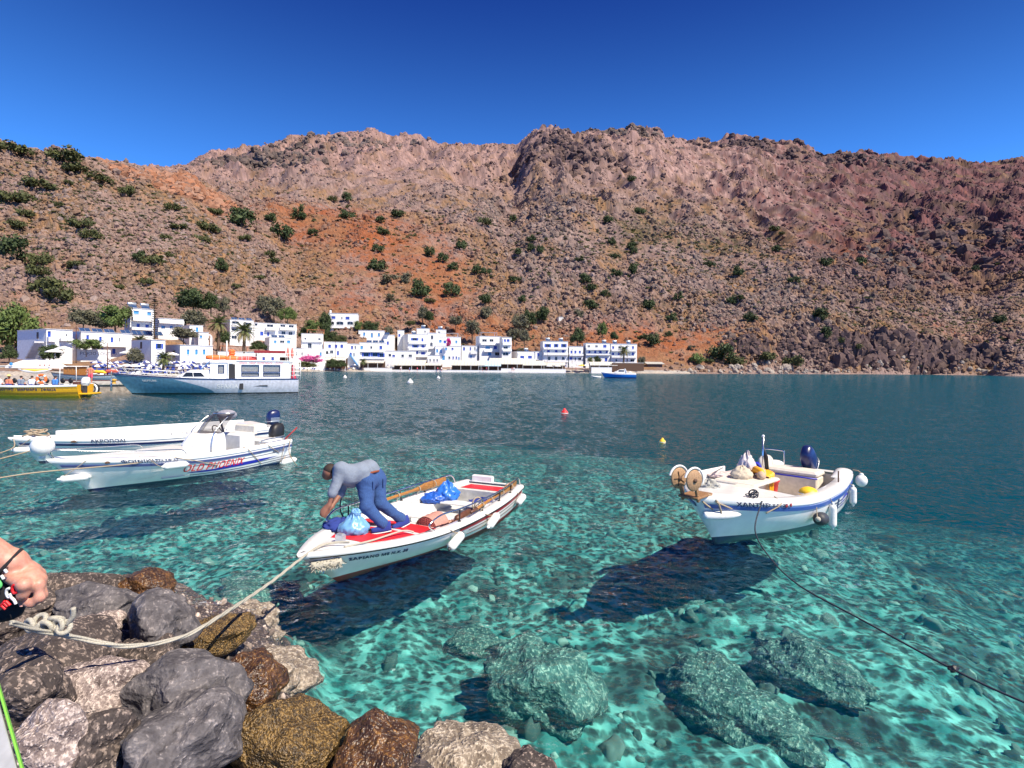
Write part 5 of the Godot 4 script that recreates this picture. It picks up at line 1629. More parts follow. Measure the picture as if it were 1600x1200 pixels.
func outboard(parent: Node3D, at: Vector3, s: float, tilt: float, m: Material, tall := 1.0) -> MeshInstance3D:
	# cowl of stacked rounded sections, then leg, cavitation plate and propeller below
	var b := Basis(Vector3.BACK, tilt)
	var mb := MB.new()
	mb.smooth()
	var rings := []
	for q in [[-.02, .13, .09, 0.0], [.0, .17, .12, 0.0], [.10, .20, .145, -.01], [.25, .225, .15, -.02], [.36, .215, .14, -.035], [.44, .18, .115, -.05], [.485, .12, .08, -.06], [.50, .03, .02, -.06]]:
		var ring := PackedVector3Array()
		for k in 24:
			var a := TAU * k / 24.0
			var ca := cos(a); var sa := sin(a)
			ring.append(at + b * Vector3(q[3] + signf(ca) * pow(absf(ca), .7) * q[1], q[0] * tall, -signf(sa) * pow(absf(sa), .7) * q[2]) * s)
		rings.append(ring)
	mb.loft(rings, true, true)
	var o := part("outboard_motor", mb, m, parent)
	part("seam", MB.new().smooth().tube(_ring(at, b, .235 * s, .16 * s, .13 * s), .008 * s, 5), M.tank, o)
	var leg := MB.new()
	leg.rbox(at + b * Vector3(.01, -.32, 0) * s, Vector3(.2, .6, .14) * s, .03 * s, b)
	leg.rbox(at + b * Vector3(.15, -.12, 0) * s, Vector3(.14, .3, .22) * s, .02 * s, b)
	leg.box(at + b * Vector3(-.04, -.62, 0) * s, Vector3(.42, .02, .2) * s, b)
	leg.rbox(at + b * Vector3(-.02, -.78, 0) * s, Vector3(.3, .13, .13) * s, .04 * s, b)
	part("leg", leg, M.rubber, o)
	return o

func _ring(at: Vector3, b: Basis, rx: float, rz: float, y: float) -> Array:
	var pts := []
	for k in 25:
		var a := TAU * k / 24.0
		pts.append(at + b * Vector3(signf(cos(a)) * pow(absf(cos(a)), .7) * rx, y, -signf(sin(a)) * pow(absf(sin(a)), .7) * rz))
	return pts

func bag_mesh(seed_: int, size: Vector3, gather := .5, crease := .12) -> ArrayMesh:    # a full soft bag, gathered at the top
	var n := FastNoiseLite.new(); n.seed = seed_; n.frequency = 1.1; n.fractal_type = FastNoiseLite.FRACTAL_RIDGED; n.fractal_octaves = 3
	var vs := PackedVector3Array()
	var seg := 22
	var nc := 41
	for i in seg + 1:
		var a := -PI / 2 + PI * i / seg
		var y := sin(a)
		for j in nc:
			var u := TAU * (j % (nc - 1)) / (nc - 1)
			var r := cos(a)
			if y > .1: r *= 1.0 - gather * pow((y - .1) / .9, .8)
			if y < -.55: r = maxf(r, cos(asin(-.55)) * (1.0 - pow((-.55 - y) / .45, 3.0)))
			var p := Vector3(cos(u) * r, maxf(y, -.72 + .05 * sin(u * 3)), sin(u) * r)
			p *= 1.0 + crease * n.get_noise_3dv(p * 1.4) + crease * .5 * maxf(y, 0) * sin(u * 7.0 + seed_)
			vs.append(p * size)
	return grid_smooth(vs, nc, seg + 1)

func rope(called: String, label: String, category: String, pts: Array, r: float, m: Material, n := 6, group := "") -> MeshInstance3D:
	var o := part(called, MB.new().smooth().tube(arc(pts, n), r, 7), m)
	tag(o, label, category, group)
	return o

func laid_rope(called: String, label: String, pts: Array, r: float, m: Material) -> Node3D:     # three strands twisted round one another
	var t := thing(called, label, "rope", pts[0])
	var line := arc(pts, 22)
	for s in 3:
		var strand := []
		var turn := TAU * s / 3.0
		for i in line.size():
			var dir: Vector3 = (line[mini(i + 1, line.size() - 1)] - line[maxi(i - 1, 0)]).normalized()
			var side := dir.cross(Vector3.UP).normalized()
			var up := side.cross(dir)
			if i: turn += (line[i] - line[i - 1]).length() / (r * 7.0)
			strand.append(line[i] - pts[0] + (side * cos(turn) + up * sin(turn)) * r * .5)
		part("strand", MB.new().smooth().tube(strand, r * .56, 6), m, t)
	return t

func at_height(px: float, py: float, y: float) -> Vector3:
	return P(px, py, (EYE - y) * F / (py - CY - (px - CX) * ROLL))
# ---------------------------------------------------------------- the four moored boats in front
func build_near_boats():
	rowing_boat()
	striped_boat()
	phoenix_boat()
	second_motor_boat()

func rowing_boat():
	var h := Hull.new({"L": 5.05, "B": 1.86, "tr": .74, "hs": .40, "hm": .40, "hb": .58, "draft": .22, "over": .74, "p": 4.2, "e0": .2, "e1": .95})
	var t := moor("rowing_boat", "white wooden style open boat with a red stripe and a man bending in its bow", on_water(526, 908), on_water(812, 787), .62, 5.05)
	var low := func(k): return .055 + .02 * k
	var top := func(k): return h.sheer(k)
	var mb := MB.new(); h.skin(mb, low, top); part("hull", mb, M.gel, t)
	mb = MB.new(); h.skin(mb, func(k): return h.keel(k) + .004, low); part("bottom_paint", mb, M.dark_red, t)
	mb = MB.new(); for s in [-1.0, 1.0]: h.band(mb, s, .0, .99, .045, .022, .022)
	part("rubbing_strake", mb, M.black, t)
	for s in [-1.0, 1.0]:
		mb = MB.new(); h.band(mb, s, .02, .62, .075, .05, .008)
		part("red_stripe", mb, M.dark_red, t)
	for y in [.17, .25]:
		for s in [-1.0, 1.0]:
			mb = MB.new(); h.band(mb, s, .0, .56, y, .008, .006)
			part("plank_line", mb, M.brown, t)
	mb = MB.new(); h.gunwale(mb, .14, .06); part("gunwale", mb, M.gel, t)
	mb = MB.new(); h.inside(mb, .14, .1, .05, .66); part("inner_side", mb, M.inner, t)
	mb = MB.new(); h.floor_(mb, .16, .1, .05, .66); part("sole", mb, M.inner, t)
	mb = MB.new(); h.deck(mb, .1, .66, .995, -.025, .02); part("foredeck", mb, M.gel, t)
	for q in [[.68, .745], [.76, .88]]:
		mb = MB.new(); h.deck(mb, .22, q[0], q[1], -.018, .021); part("red_deck_panel", mb, M.red, t)
	mb = MB.new(); h.deck(mb, .13, .0, .15, -.03, .0)
	mb.quad(h.inner(.15, -1, .2, .1), h.inner(.15, -1, .14, h.sheer(.15) - .03), h.inner(.15, 1, .14, h.sheer(.15) - .03), h.inner(.15, 1, .2, .1))
	part("stern_seat", mb, M.inner, t)
	mb = MB.new(); h.deck(mb, .3, .05, .125, -.022, .0); part("red_seat_panel", mb, M.red, t)
	for k in [.3, .52]:
		var y := h.sheer(k) - .12
		part("thwart", MB.new().rbox(Vector3(-h.L / 2 + h.L * k, y, 0), Vector3(.26, .04, (h.half(k) - .13) * 2), .012), M.gel, t)
	part("rudder_post", MB.new().rbox(Vector3(-h.L / 2 + .05, h.hs + .07, .25), Vector3(.1, .16, .5), .02), M.gel, t)
	# side lockers
	for s in [-1.0, 1.0]:
		mb = MB.new()
		var o := []
		for i in 13:
			var k := lerpf(.18, .62, i / 12.0)
			o.append(PackedVector3Array([h.inner(k, s, .15, .26), h.inner(k, s, .42, .26), h.inner(k, s, .42, .1)]))
		if s < 0: o.reverse()
		mb.loft(o, false)
		part("side_bench", mb, M.gel, t)
	# steel rails on black stanchions
	for s in [-1.0, 1.0]:
		var pts := []
		var from := .72 if s < 0 else .80
		pts.append(h.inner(from, s, .07, h.sheer(from)))
		pts.append(h.inner(from + .02, s, .05, h.sheer(from) + .14))
		for i in 9:
			var k := lerpf(from - .03, .04 if s < 0 else .12, i / 8.0)
			pts.append(h.inner(k, s, .05, h.sheer(k) + .24 - .04 * (i / 8.0)))
		pts.append(h.inner(.0 if s < 0 else .09, s, .06, h.sheer(.05)))
		var rail := part("hand_rail", MB.new().smooth().tube(arc(pts, 5), .014, 8), M.steel, t)
		for k in [.16, .3, .45, .6]:
			part("stanchion", MB.new().smooth().tube([h.inner(k, s, .08, h.sheer(k)), h.inner(k, s, .05, h.sheer(k) + .225)], .013, 6), M.black, rail)
			part("foot", MB.new().smooth().lathe([[.03, 0], [.03, .012], [.015, .02]], 8, h.inner(k, s, .08, h.sheer(k) + .016)), M.black, rail)
	# a bow roller and name in dark letters
	part("stem_ring", MB.new().smooth().torus(h.at(.995, .24, -1, .0) + Vector3(.03, 0, 0), .03, .008, Basis(Vector3.RIGHT, PI / 2)), M.steel, t)
	lettering("ΣΑΡΙΑΝΟ ΜΕ Ν.Χ. 28", .046, func(x, y, z): return h.at(.945 - x / h.L, h.sheer(.95 - x / h.L) - .17 + y, -1, z + .003), M.navy, t, true, .2)
	part("samson_post", MB.new().rbox(h.inner(.90, 1, .1, h.sheer(.90)) * Vector3(1, 1, 0) + Vector3(0, .05, 0), Vector3(.08, .14, .14), .02), M.tank, t)
	# things aboard
	for q in [[1.0, .16, .60, "orange wooden oar lashed to the far rail of the open boat"], [-1.0, .08, .50, "orange wooden oar lashed to the near rail of the open boat"]]:
		var a := h.inner(q[1], q[0], .06, h.sheer(q[1]) + .14); var b := h.inner(q[2], q[0], .04, h.sheer(q[2]) + .12)
		var o := aboard(t, "oar", q[3], "oar", a)
		var d := (b - a)
		var side := d.cross(Vector3.UP).normalized()
		var blade := MB.new()
		blade.smooth()
		var rings := []
		for i in 13:
			var f := i / 12.0
			var wide := .075 if f < .34 else lerpf(.075, .028, clampf((f - .34) / .12, 0, 1))
			var thick := .015 if f < .34 else lerpf(.015, .026, clampf((f - .34) / .12, 0, 1))
			var ring := PackedVector3Array()
			for k in 12: ring.append(d * f + Vector3.UP * cos(TAU * k / 12.0) * wide - side * sin(TAU * k / 12.0) * thick)
			rings.append(ring)
		blade.loft(rings, true, true)
		part("blade_and_shaft", blade, M.wood, o)
		part("grip", MB.new().smooth().tube([d, d * 1.12], .024, 8), M.dark_wood, o)
		for f in [.2, .42, .7, .9]:
			part("lashing", MB.new().smooth().torus(d * f, .085 if f < .34 else .055, .008, Basis(Quaternion(Vector3.UP, d.normalized())), 14, 5).tube([d * f + Vector3(0, -.05, 0), d * f + Vector3(.02, -.16, .02), d * f + Vector3(-.02, -.25, .03)], .007, 5), M.rope, o)
	var bp := at_height(553, 836, h.sheer(.75))
	var bag := part("plastic_bag", bag_mesh(4, Vector3(.21, .19, .19), .6, .2), bag_material(Color(.16, .36, .60)), null, bp + Vector3(0, .13, 0))
	tag(bag, "pale blue full plastic bag standing on the bow deck at the man's feet", "plastic bag")
	part("knot", bag_mesh(9, Vector3(.06, .06, .05), -.5, .3), bag_material(Color(.16, .36, .60)), bag, Vector3(.03, .19, 0))
	bp = aboard_point(t, h.inner(.27, 1, .5, .29))
	bag = part("plastic_bag", bag_mesh(14, Vector3(.22, .2, .19), .5, .3), bag_material(Color(.03, .17, .62)), null, bp + Vector3(0, .13, 0))
	tag(bag, "bright blue crumpled plastic bag on the stern bench of the open boat", "plastic bag")
	bp = aboard_point(t, h.inner(.32, 1, .35, .29))
	bag = part("plastic_bag", bag_mesh(24, Vector3(.22, .1, .13), .3, .35), bag_material(Color(.02, .11, .5)), null, bp + Vector3(0, .06, 0))
	tag(bag, "small flat blue plastic bag beside the bright blue one", "plastic bag")
	# a rolled pink mat with a patterned end
	var roll := aboard(t, "rolled_mat", "rolled pink mat with a dark red speckled end amidships", "mat", h.inner(.64, -1, .46, .34))
	var rl := MB.new()
	rl.smooth()
	for k in 4:
		var prof := []
		for i in 9: prof.append([.2 - k * .028 + .006 * sin(i * 2.0 + k), -.2 + .05 * i])
		rl.lathe(prof, 24, Vector3(0, .02, 0), Basis(Vector3.BACK, PI / 2), k == 3)
	part("mat", rl, worn(Color(.62, .30, .24), .95, 5.0, .25, 33), roll)
	var em := mat(Color(.5, .2, .2), .95)
	em.albedo_texture = noise_tex(35, .09, Color(.25, .02, .08), Color(1, .75, .7), FastNoiseLite.TYPE_CELLULAR, 1, 256, .45)
	em.uv1_triplanar = true; em.uv1_scale = Vector3.ONE * 4.0
	part("speckled_end", MB.new().smooth().lathe([[.19, -.012], [.185, .0], [.02, .004]], 24, Vector3(.215, .02, 0), Basis(Vector3.BACK, -PI / 2)), em, roll)
	var cl := part("crumpled_cloth", bag_mesh(51, Vector3(.16, .1, .14), .2, .4), worn(Color(.66, .36, .26), .95, 6.0, .3, 36), null, aboard_point(t, h.inner(.58, -1, .3, .26)))
	tag(cl, "crumpled pale orange cloth beside the rolled pink mat", "cloth")
	var coil := aboard(t, "rope_coil", "coil of tan rope on the near side bench of the open boat", "rope", h.inner(.38, -1, .32, .27))
	for k in 5: part("loop", MB.new().smooth().torus(Vector3(.02 * k - .04, .05 + .028 * k, .015 * sin(k * 2.0)), .12 - .01 * (k % 2), .013, Basis(Vector3(1, 0, .4).normalized(), .25 + .35 * k), 22, 6), M.tan_rope, coil)
	var log := aboard(t, "wooden_roller", "dark varnished wooden roller lying behind the pink mat", "roller", h.inner(.46, -1, .42, .3))
	part("roller", MB.new().smooth().tube([Vector3(-.35, 0, .05), Vector3(-.3, 0, .04), Vector3(.3, .03, -.04), Vector3(.35, .03, -.05)], [.03, .06, .06, .03], 12), M.dark_wood, log)
	var sheet := part("dark_cloth", bag_mesh(61, Vector3(.3, .1, .2), .2, .35), M.cloth_navy, null, aboard_point(t, h.inner(.22, -1, .6, .2)))
	tag(sheet, "dark blue bundle in the stern well of the open boat", "cloth")
	var blue := part("blue_cloth", bag_mesh(63, Vector3(.26, .09, .24), .1, .2), M.cloth_navy, null, aboard_point(t, h.inner(.80, 1, .22, h.sheer(.8) + .05)))
	tag(blue, "dark blue folded cover on the far side of the bow deck", "cover")
	# fenders on the visible side
	fender(t, h.at(.66, .27, -1, .11), Vector3(-.9, .28, 0), .42, .075, M.fender, "white fender with dark ends below the red stripe near the bow", h.at(.68, h.sheer(.68), -1, .02), M.rubber)
	fender(t, h.at(.43, .26, -1, .11), Vector3(-.9, .3, 0), .40, .075, M.fender, "white fender hanging amidships on the open boat", h.at(.47, h.sheer(.47), -1, .02))
	fender(t, h.at(.11, .25, -1, .10), Vector3(-.9, .25, 0), .36, .07, M.fender, "white fender at the stern corner of the open boat", h.at(.13, h.sheer(.13), -1, .02), M.rubber)
	# the shaggy rope pudding under the bow
	var rng := RandomNumberGenerator.new(); rng.seed = 3
	var pud := aboard(t, "rope_fender", "shaggy off white rope fender lashed under the bow", "rope fender", Vector3.ZERO)
	var pts := []
	for i in 9: pts.append(h.at(lerpf(.998, .955, i / 8.0), h.sheer(.96) - .13, -1, .05))
	part("core", MB.new().smooth().tube(pts, .05, 10), M.rope, pud)
	var tufts := MB.new()
	for i in 420:
		var c: Vector3 = pts[rng.randi() % 9].lerp(pts[mini(rng.randi() % 9, 8)], .1)
		var n := Vector3(rng.randfn(), rng.randfn() - .3, rng.randfn()).normalized()
		var a := c + n * .045
		var b := a + (n + Vector3(rng.randfn(), -.5, rng.randfn()) * .5) * .045
		var s := n.cross(Vector3(rng.randfn(), rng.randfn(), rng.randfn())).normalized() * .009
		tufts.tri(a - s, b, a + s)
	part("tufts", tufts, M.rope, pud)
	# red hand line coiled on the bow
	rope("mooring_line", "pale hand line trailing over the red bow deck", "rope", [aboard_point(t, h.inner(.93, -1, .1, h.sheer(.93) + .03)), aboard_point(t, h.inner(.86, -1, .3, h.sheer(.86) + .01)), aboard_point(t, h.inner(.78, -1, .34, h.sheer(.78) + .05)), aboard_point(t, h.inner(.76, -1, .25, h.sheer(.76) + .02))], .014, M.rope)
	# net hoop frame in the far bow
	var hoop := aboard(t, "net_hoop", "dark wire hoop with netting at the far bow rail", "net hoop", h.inner(.72, 1, .08, h.sheer(.72)))
	part("hoop", MB.new().smooth().torus(Vector3(0, .28, 0), .28, .011, Basis(Vector3.RIGHT, PI / 2), 28, 6), M.rubber, hoop)
	for i in 7:
		var y := -.21 + i * .07
		var w := sqrt(.28 * .28 - y * y)
		part("mesh_line", MB.new().tube([Vector3(-w, .28 + y, 0), Vector3(w, .28 + y, 0)], .003, 4).tube([Vector3(y, .28 - w, 0), Vector3(y, .28 + w, 0)], .003, 4), M.rope_dark, hoop)
	part("handle", MB.new().smooth().tube([Vector3(.0, .0, 0), Vector3(.2, .0, -.1), Vector3(.3, .3, -.18)], .012, 6), M.black, hoop)
	# the mooring rope that comes ashore
	var bowp := aboard_point(t, h.inner(.95, 0, .1, h.sheer(.95) + .03))
	laid_rope("mooring_rope", "thick off white rope running from the open boat to the rocks", [bowp + Vector3(.35, -.0, -.2), bowp, P(420, 912, 6.0), P(340, 965, 4.75), P(285, 995, 4.3), P(215, 1009, 4.0), P(165, 1006, 3.85), P(120, 996, 3.75), P(60, 985, 3.5), P(18, 972, 3.3)], .017, M.rope)

func aboard_point(boat: Node3D, p: Vector3) -> Vector3:
	return boat.position + boat.basis * p

func bag_material(c: Color) -> StandardMaterial3D:
	var m := mat(c, .35)
	m.backlight_enabled = true
	m.backlight = Color(.35, .4, .45)
	return m

func striped_boat():
	var h := Hull.new({"L": 4.95, "B": 2.24, "tr": .80, "hs": .66, "hm": .66, "hb": .92, "draft": .24, "over": .72, "p": 3.6, "e0": .15, "e1": .66})
	var t := moor("motor_boat", "white and navy blue motor boat with a net hauler on its bow, rightmost", on_water(1114, 850), on_water(1334, 781), .84, 5.0)
	var low := func(k): return .08 + .05 * k
	var mb := MB.new(); h.skin(mb, low, func(k): return h.sheer(k)); part("hull", mb, M.gel, t)
	mb = MB.new(); h.skin(mb, func(k): return h.keel(k) + .004, low); part("bottom_paint", mb, M.navy, t)
	mb = MB.new(); for s in [-1.0, 1.0]: h.band(mb, s, .0, .99, .13, .06, .022)
	part("blue_rubbing_strake", mb, mat(Color(.03, .08, .30), .4), t)
	for q in [[.27, .09, .50], [.34, .05, .48], [.41, .02, .46]]:
		mb = MB.new(); h.band(mb, -1.0, q[1], q[2], q[0], .022, .004); h.band(mb, 1.0, q[1], q[2], q[0], .022, .004)
		part("thin_blue_stripe", mb, M.navy, t)
	for k in [.12, .36]:
		mb = MB.new()
		h.strip(mb, -1.0, k, k + .022, func(z): return .12, func(z): return h.sheer(z) - .22, 6, 1, .005)
		part("cross_stripe", mb, M.navy, t)
	mb = MB.new(); h.gunwale(mb, .24, .09); part("gunwale", mb, M.gel, t)
	mb = MB.new(); h.inside(mb, .24, .12, .06, .70); part("inner_side", mb, M.cream, t)
	mb = MB.new(); h.floor_(mb, .26, .12, .06, .70); part("sole", mb, M.cream, t)
	mb = MB.new(); h.deck(mb, .16, .68, .995, .012, .03); part("foredeck", mb, M.gel, t)
	# raised deck on the far side with its white wind board, stern seats and quarter pods
	mb = MB.new()
	var o := []
	for i in 11:
		var k := lerpf(.40, .74, i / 10.0)
		o.append(PackedVector3Array([h.inner(k, 1, .24, h.sheer(k) - .02), h.inner(k, 1, .24, h.sheer(k) + .015), h.inner(k, 1, 1.05, h.sheer(k) + .015), h.inner(k, 1, 1.05, .12)]))
	mb.loft(o, false)
	mb.fan(o[0])
	part("side_deck", mb, M.gel, t)
	part("wind_board", MB.new().rbox(h.inner(.60, 1, .05, h.sheer(.6) + .09), Vector3(1.5, .2, .035), .012, Basis(Vector3.UP, -.10)), M.gel, t)
	part("sun_pad", MB.new().rbox(h.inner(.55, 1, .80, h.sheer(.55) + .06), Vector3(1.15, .07, .85), .025, Basis(Vector3.UP, -.05)), M.cream, t)
	part("seat_edge", MB.new().rbox(h.inner(.70, 1, 1.0, .72), Vector3(.42, .09, .45), .04), M.cream, t)
	part("wooden_slat_board", MB.new().rbox(h.inner(.71, 1, 1.08, .66), Vector3(.36, .05, .3), .01), M.dark_wood, t)
	part("stern_bench", MB.new().rbox(Vector3(-h.L / 2 + .62, .36, .15), Vector3(.5, .48, 1.15), .03), M.cream, t)
	part("stern_cushion", MB.new().rbox(Vector3(-h.L / 2 + .62, .66, .15), Vector3(.54, .13, 1.2), .045), M.cream, t)
	part("blue_piping", MB.new().smooth().tube([Vector3(-h.L / 2 + .895, .59, -.45), Vector3(-h.L / 2 + .895, .59, .75)], .018, 8), M.royal, t)
	part("back_rest", MB.new().smooth().ball(Vector3(-h.L / 2 + .5, .74, .78), Vector3(.34, .2, .14), 10), M.cream, t)
	part("blue_cover", MB.new().smooth().ball(Vector3(-h.L / 2 + .9, .66, .86), Vector3(.30, .14, .12), 9), M.royal, t)
	for s in [-1.0, 1.0]:
		var rings := []
		for i in 11:
			var k := lerpf(-.015, .17, i / 10.0)
			var lift := .11 * sin(PI * clampf(.28 + .72 * i / 10.0, 0, 1))
			var ring := PackedVector3Array()
			for j in 9:
				var a := PI * j / 8.0
				var c := h.inner(maxf(k, 0), s, .17, h.sheer(maxf(k, 0)) + .01)
				ring.append(c + Vector3(minf(k, 0) * h.L, sin(a) * lift, cos(a) * .17 * s))
			rings.append(ring)
		if s < 0: rings.reverse()
		part("quarter_pod", MB.new().smooth().loft(rings, false), M.gel, t)
	outboard(t, Vector3(-h.L / 2 - .12, .66, -.05), 1.0, -.9, M.navy, 1.4)
	part("transom_bracket", MB.new().rbox(Vector3(-h.L / 2 - .04, .42, -.05), Vector3(.16, .4, .34), .03), M.rubber, t)
	part("grab_rail", MB.new().smooth().tube(arc([Vector3(-2.05, .6, .86), Vector3(-2.05, 1.0, .86), Vector3(-2.05, 1.06, .80), Vector3(-2.05, 1.06, .45), Vector3(-2.05, 1.0, .39), Vector3(-2.05, .6, .39)], 5), .016, 8), M.steel, t)
	part("staff", MB.new().smooth().tube([Vector3(-1.35, .55, .62), Vector3(-1.38, 1.42, .62)], .02, 8), M.steel, t)
	part("staff_cap", MB.new().smooth().lathe([[.03, 0], [.035, .02], [.02, .05]], 10, Vector3(-1.38, 1.42, .62)), M.gel, t)
	part("furled_flag", MB.new().smooth().tube([Vector3(-1.4, 1.18, .62), Vector3(-1.5, .95, .60), Vector3(-1.58, .62, .6)], [.02, .05, .045], 8), M.black, t)
	part("tholepin", MB.new().smooth().tube([h.inner(.27, -1, .12, h.sheer(.27)), h.inner(.27, -1, .12, h.sheer(.27) + .24)], .014, 8), M.brown, t)
	lettering("ΧΑΝΤΗΣ", .07, func(x, y, z): return h.at(.93 - x / h.L, h.sheer(.93 - x / h.L) - .075 + y, -1, z + .03), M.navy, t, true)
	lettering("Σ.Χ.Σο 23", .05, func(x, y, z): return h.at(.855 - x / h.L, h.sheer(.855 - x / h.L) - .075 + y, -1, z + .03), M.navy, t, true)
	var em := MB.new()
	for q in [[.0, .05], [.04, .035]]: em.smooth().ball(h.at(.795 - q[0] * .4, h.sheer(.795) - .085, -1, .026), Vector3(q[1], .035, .012), 6, Basis(Vector3.UP, 0))
	part("emblem", em, M.dark_red, t)
	# the blue leaping curve painted on the quarter
	mb = MB.new()
	for i in 14:
		var a0 := PI * (.05 + .9 * i / 14.0); var a1 := PI * (.05 + .9 * (i + 1) / 14.0)
		var th0 := .035 * sin(a0); var th1 := .035 * sin(a1)
		var c := func(a: float, r: float): return h.at(.24 + cos(a) * .085, .31 + sin(a) * (.10 + r), -1, .006)
		mb.quad(c.call(a0, -th0), c.call(a0, th0), c.call(a1, th1), c.call(a1, -th1))
	part("painted_curve", mb, M.royal, t)
	mb = MB.new()
	for q in [[.31, .31, .265, .34], [.325, .26, .275, .27]]:
		mb.tri(h.at(q[0], q[1], -1, .006), h.at(q[2], q[3], -1, .006), h.at(q[2], q[3] - .04, -1, .006))
	part("painted_tail", mb, M.royal, t)
	# net hauler: two wooden discs with pale guards on a wooden cradle at the stem
	var nh := aboard(t, "net_hauler", "wooden twin disc net hauler with pale guards on the bow of the rightmost boat", "net hauler", h.inner(.99, 0, .1, h.sheer(.99)))
	nh.scale = Vector3.ONE * .8
	nh.position += t.basis.x * .2
	for s in [-1, 1]:
		var c := Vector3(.20, .40, s * .16)
		var ax := Basis(Vector3.RIGHT, PI / 2) * Basis(Vector3.BACK, .3)
		var disc := part("disc", MB.new().smooth().lathe([[.02, -.02], [.19, -.025], [.21, 0], [.19, .025], [.02, .02]], 28, c, ax), worn(Color(.50, .30, .16), .7, 4.0, .35, 40), nh)
		part("hub", MB.new().smooth().lathe([[.04, -.05], [.045, 0], [.03, .05]], 12, c, ax), M.brown, disc)
		for k in 5: part("spoke", MB.new().tube([c + ax * Vector3(.05, -.03 * s, 0).rotated(Vector3.UP, TAU * k / 5.0), c + ax * Vector3(.15, -.03 * s, 0).rotated(Vector3.UP, TAU * k / 5.0)], .009, 5), M.brown, disc)
		part("guard", MB.new().smooth().torus(c, .245, .022, ax, 20, 8, PI * .9, PI * 1.9), M.fender, nh)
	part("cradle", MB.new().rbox(Vector3(-.35, .0, 0), Vector3(.6, .05, .3), .012).rbox(Vector3(.06, .12, -.16), Vector3(.09, .36, .05), .012, Basis(Vector3.BACK, -.35)).rbox(Vector3(.06, .12, .16), Vector3(.09, .36, .05), .012, Basis(Vector3.BACK, -.35)).rbox(Vector3(-.12, .03, 0), Vector3(.5, .05, .42), .012), worn(Color(.40, .21, .09), .7, 4.0, .4, 41), nh)
	part("arm", MB.new().smooth().tube([Vector3(.1, .2, .2), Vector3(-.35, .28, .3), Vector3(-.5, .26, .28)], .02, 8), M.tank, nh)
	# cargo
	var bk := aboard(t, "bucket", "bright red plastic bucket on the floor of the rightmost boat", "bucket", h.inner(.37, 1, .92, .26))
	part("pail", MB.new().smooth().lathe([[.02, .02], [.125, .0], [.13, .02], [.17, .33], [.185, .335], [.185, .355], [.165, .355], [.125, .04], [.02, .035]], 24, Vector3.ZERO, Basis.IDENTITY, false), M.red, bk)
	part("handle", MB.new().smooth().torus(Vector3(0, .34, 0), .175, .006, Basis(Vector3.RIGHT, .25), 20, 5, 0, PI), M.tank, bk)
	var coat := part("raincoat", drape_mesh(), mat(Color(.82, .36, .01), .5), null, aboard_point(t, h.inner(.46, 1, .90, h.sheer(.46) + .14)))
	coat.rotation.y = t.rotation.y
	tag(coat, "orange yellow raincoat draped over the edge of the sun pad", "raincoat")
	var cn := aboard(t, "plastic_sack", "crumpled clear plastic sack with yellow contents on the raincoat", "sack", h.inner(.46, 1, .62, h.sheer(.48) + .28))
	part("sack", bag_mesh(31, Vector3(.17, .24, .16), .45, .3), mat(Color(.52, .46, .46), .25), cn)
	var rollm := aboard(t, "rolled_blanket", "rolled cream blanket beside the orange raincoat", "blanket", h.inner(.49, 1, 1.0, h.sheer(.49) + .15))
	part("roll", MB.new().smooth().tube([Vector3(.28, 0, -.1), Vector3(.2, .02, -.05), Vector3(-.25, .02, .12), Vector3(-.3, 0, .14)], [.04, .09, .09, .05], 12), worn(Color(.60, .43, .30), .95, 5.0, .2, 44), rollm)
	var sk := part("cloth_bag", bag_mesh(37, Vector3(.2, .15, .17), .3, .2), worn(Color(.62, .53, .40), .95, 6.0, .2, 45), null, aboard_point(t, h.inner(.56, 1, .72, h.sheer(.56) + .17)))
	tag(sk, "slumped cream cloth bag on the sun pad of the rightmost boat", "bag")
	var tow := part("towel", bag_mesh(38, Vector3(.3, .06, .16), .1, .3), worn(Color(.70, .56, .54), .95, 6.0, .2, 46), null, aboard_point(t, h.inner(.55, 1, .30, h.sheer(.55) + .09)))
	tag(tow, "pinkish folded towel on the far edge of the side deck", "towel")
	var by := part("float_ball", MB.new().smooth().ball(Vector3.ZERO, Vector3(.17, .12, .17), 10), M.yellow, null, aboard_point(t, h.inner(.53, -1, .32, h.sheer(.5) - .03)))
	tag(by, "yellow round float lying inside the near gunwale", "float")
	part("collar", MB.new().smooth().torus(Vector3(0, .0, 0), .168, .012, Basis.IDENTITY, 20, 6), M.fender, by)
	var net := part("net_heap", bag_mesh(39, Vector3(.16, .08, .14), .2, .5), worn(Color(.6, .6, .56), .95, 12.0, .5, 47), null, aboard_point(t, h.inner(.82, 1, .45, h.sheer(.82) + .07)))
	tag(net, "small heap of pale netting on the foredeck of the rightmost boat", "net")
	# boards on strings, ropes, fenders
	rope("lashing_line", "dark line stretched along the wind board of the rightmost boat", "rope", [aboard_point(t, h.inner(.80, 1, .35, h.sheer(.8) + .06)), aboard_point(t, h.inner(.64, 1, .30, h.sheer(.64) + .17)), aboard_point(t, h.inner(.50, 1, .2, h.sheer(.5) + .2))], .008, M.rope_dark)
	var long := aboard(t, "long_float", "long white pointed float lashed under the bow rail of the rightmost boat", "float", Vector3.ZERO)
	var pts := []; var rad := []
	for i in 13:
		var f := i / 12.0
		pts.append(h.at(lerpf(1.0, .925, f), h.sheer(.96) - .28 + .01 * f, -1, .06))
		rad.append(.012 + .065 * pow(sin(PI * clampf(f * .8 + .2, 0, 1)), .6))
	part("body", MB.new().smooth().tube(pts, rad, 12), M.fender, long)
	for k in [3, 9]: part("lashing", MB.new().smooth().tube([pts[k] + Vector3(0, .1, 0), h.at(lerpf(1.0, .955, k / 12.0), h.sheer(.96) - .05, -1, .05), h.inner(lerpf(1.0, .955, k / 12.0), -1, .1, h.sheer(.9) + .04)], .014, 6), M.tan_rope, long)
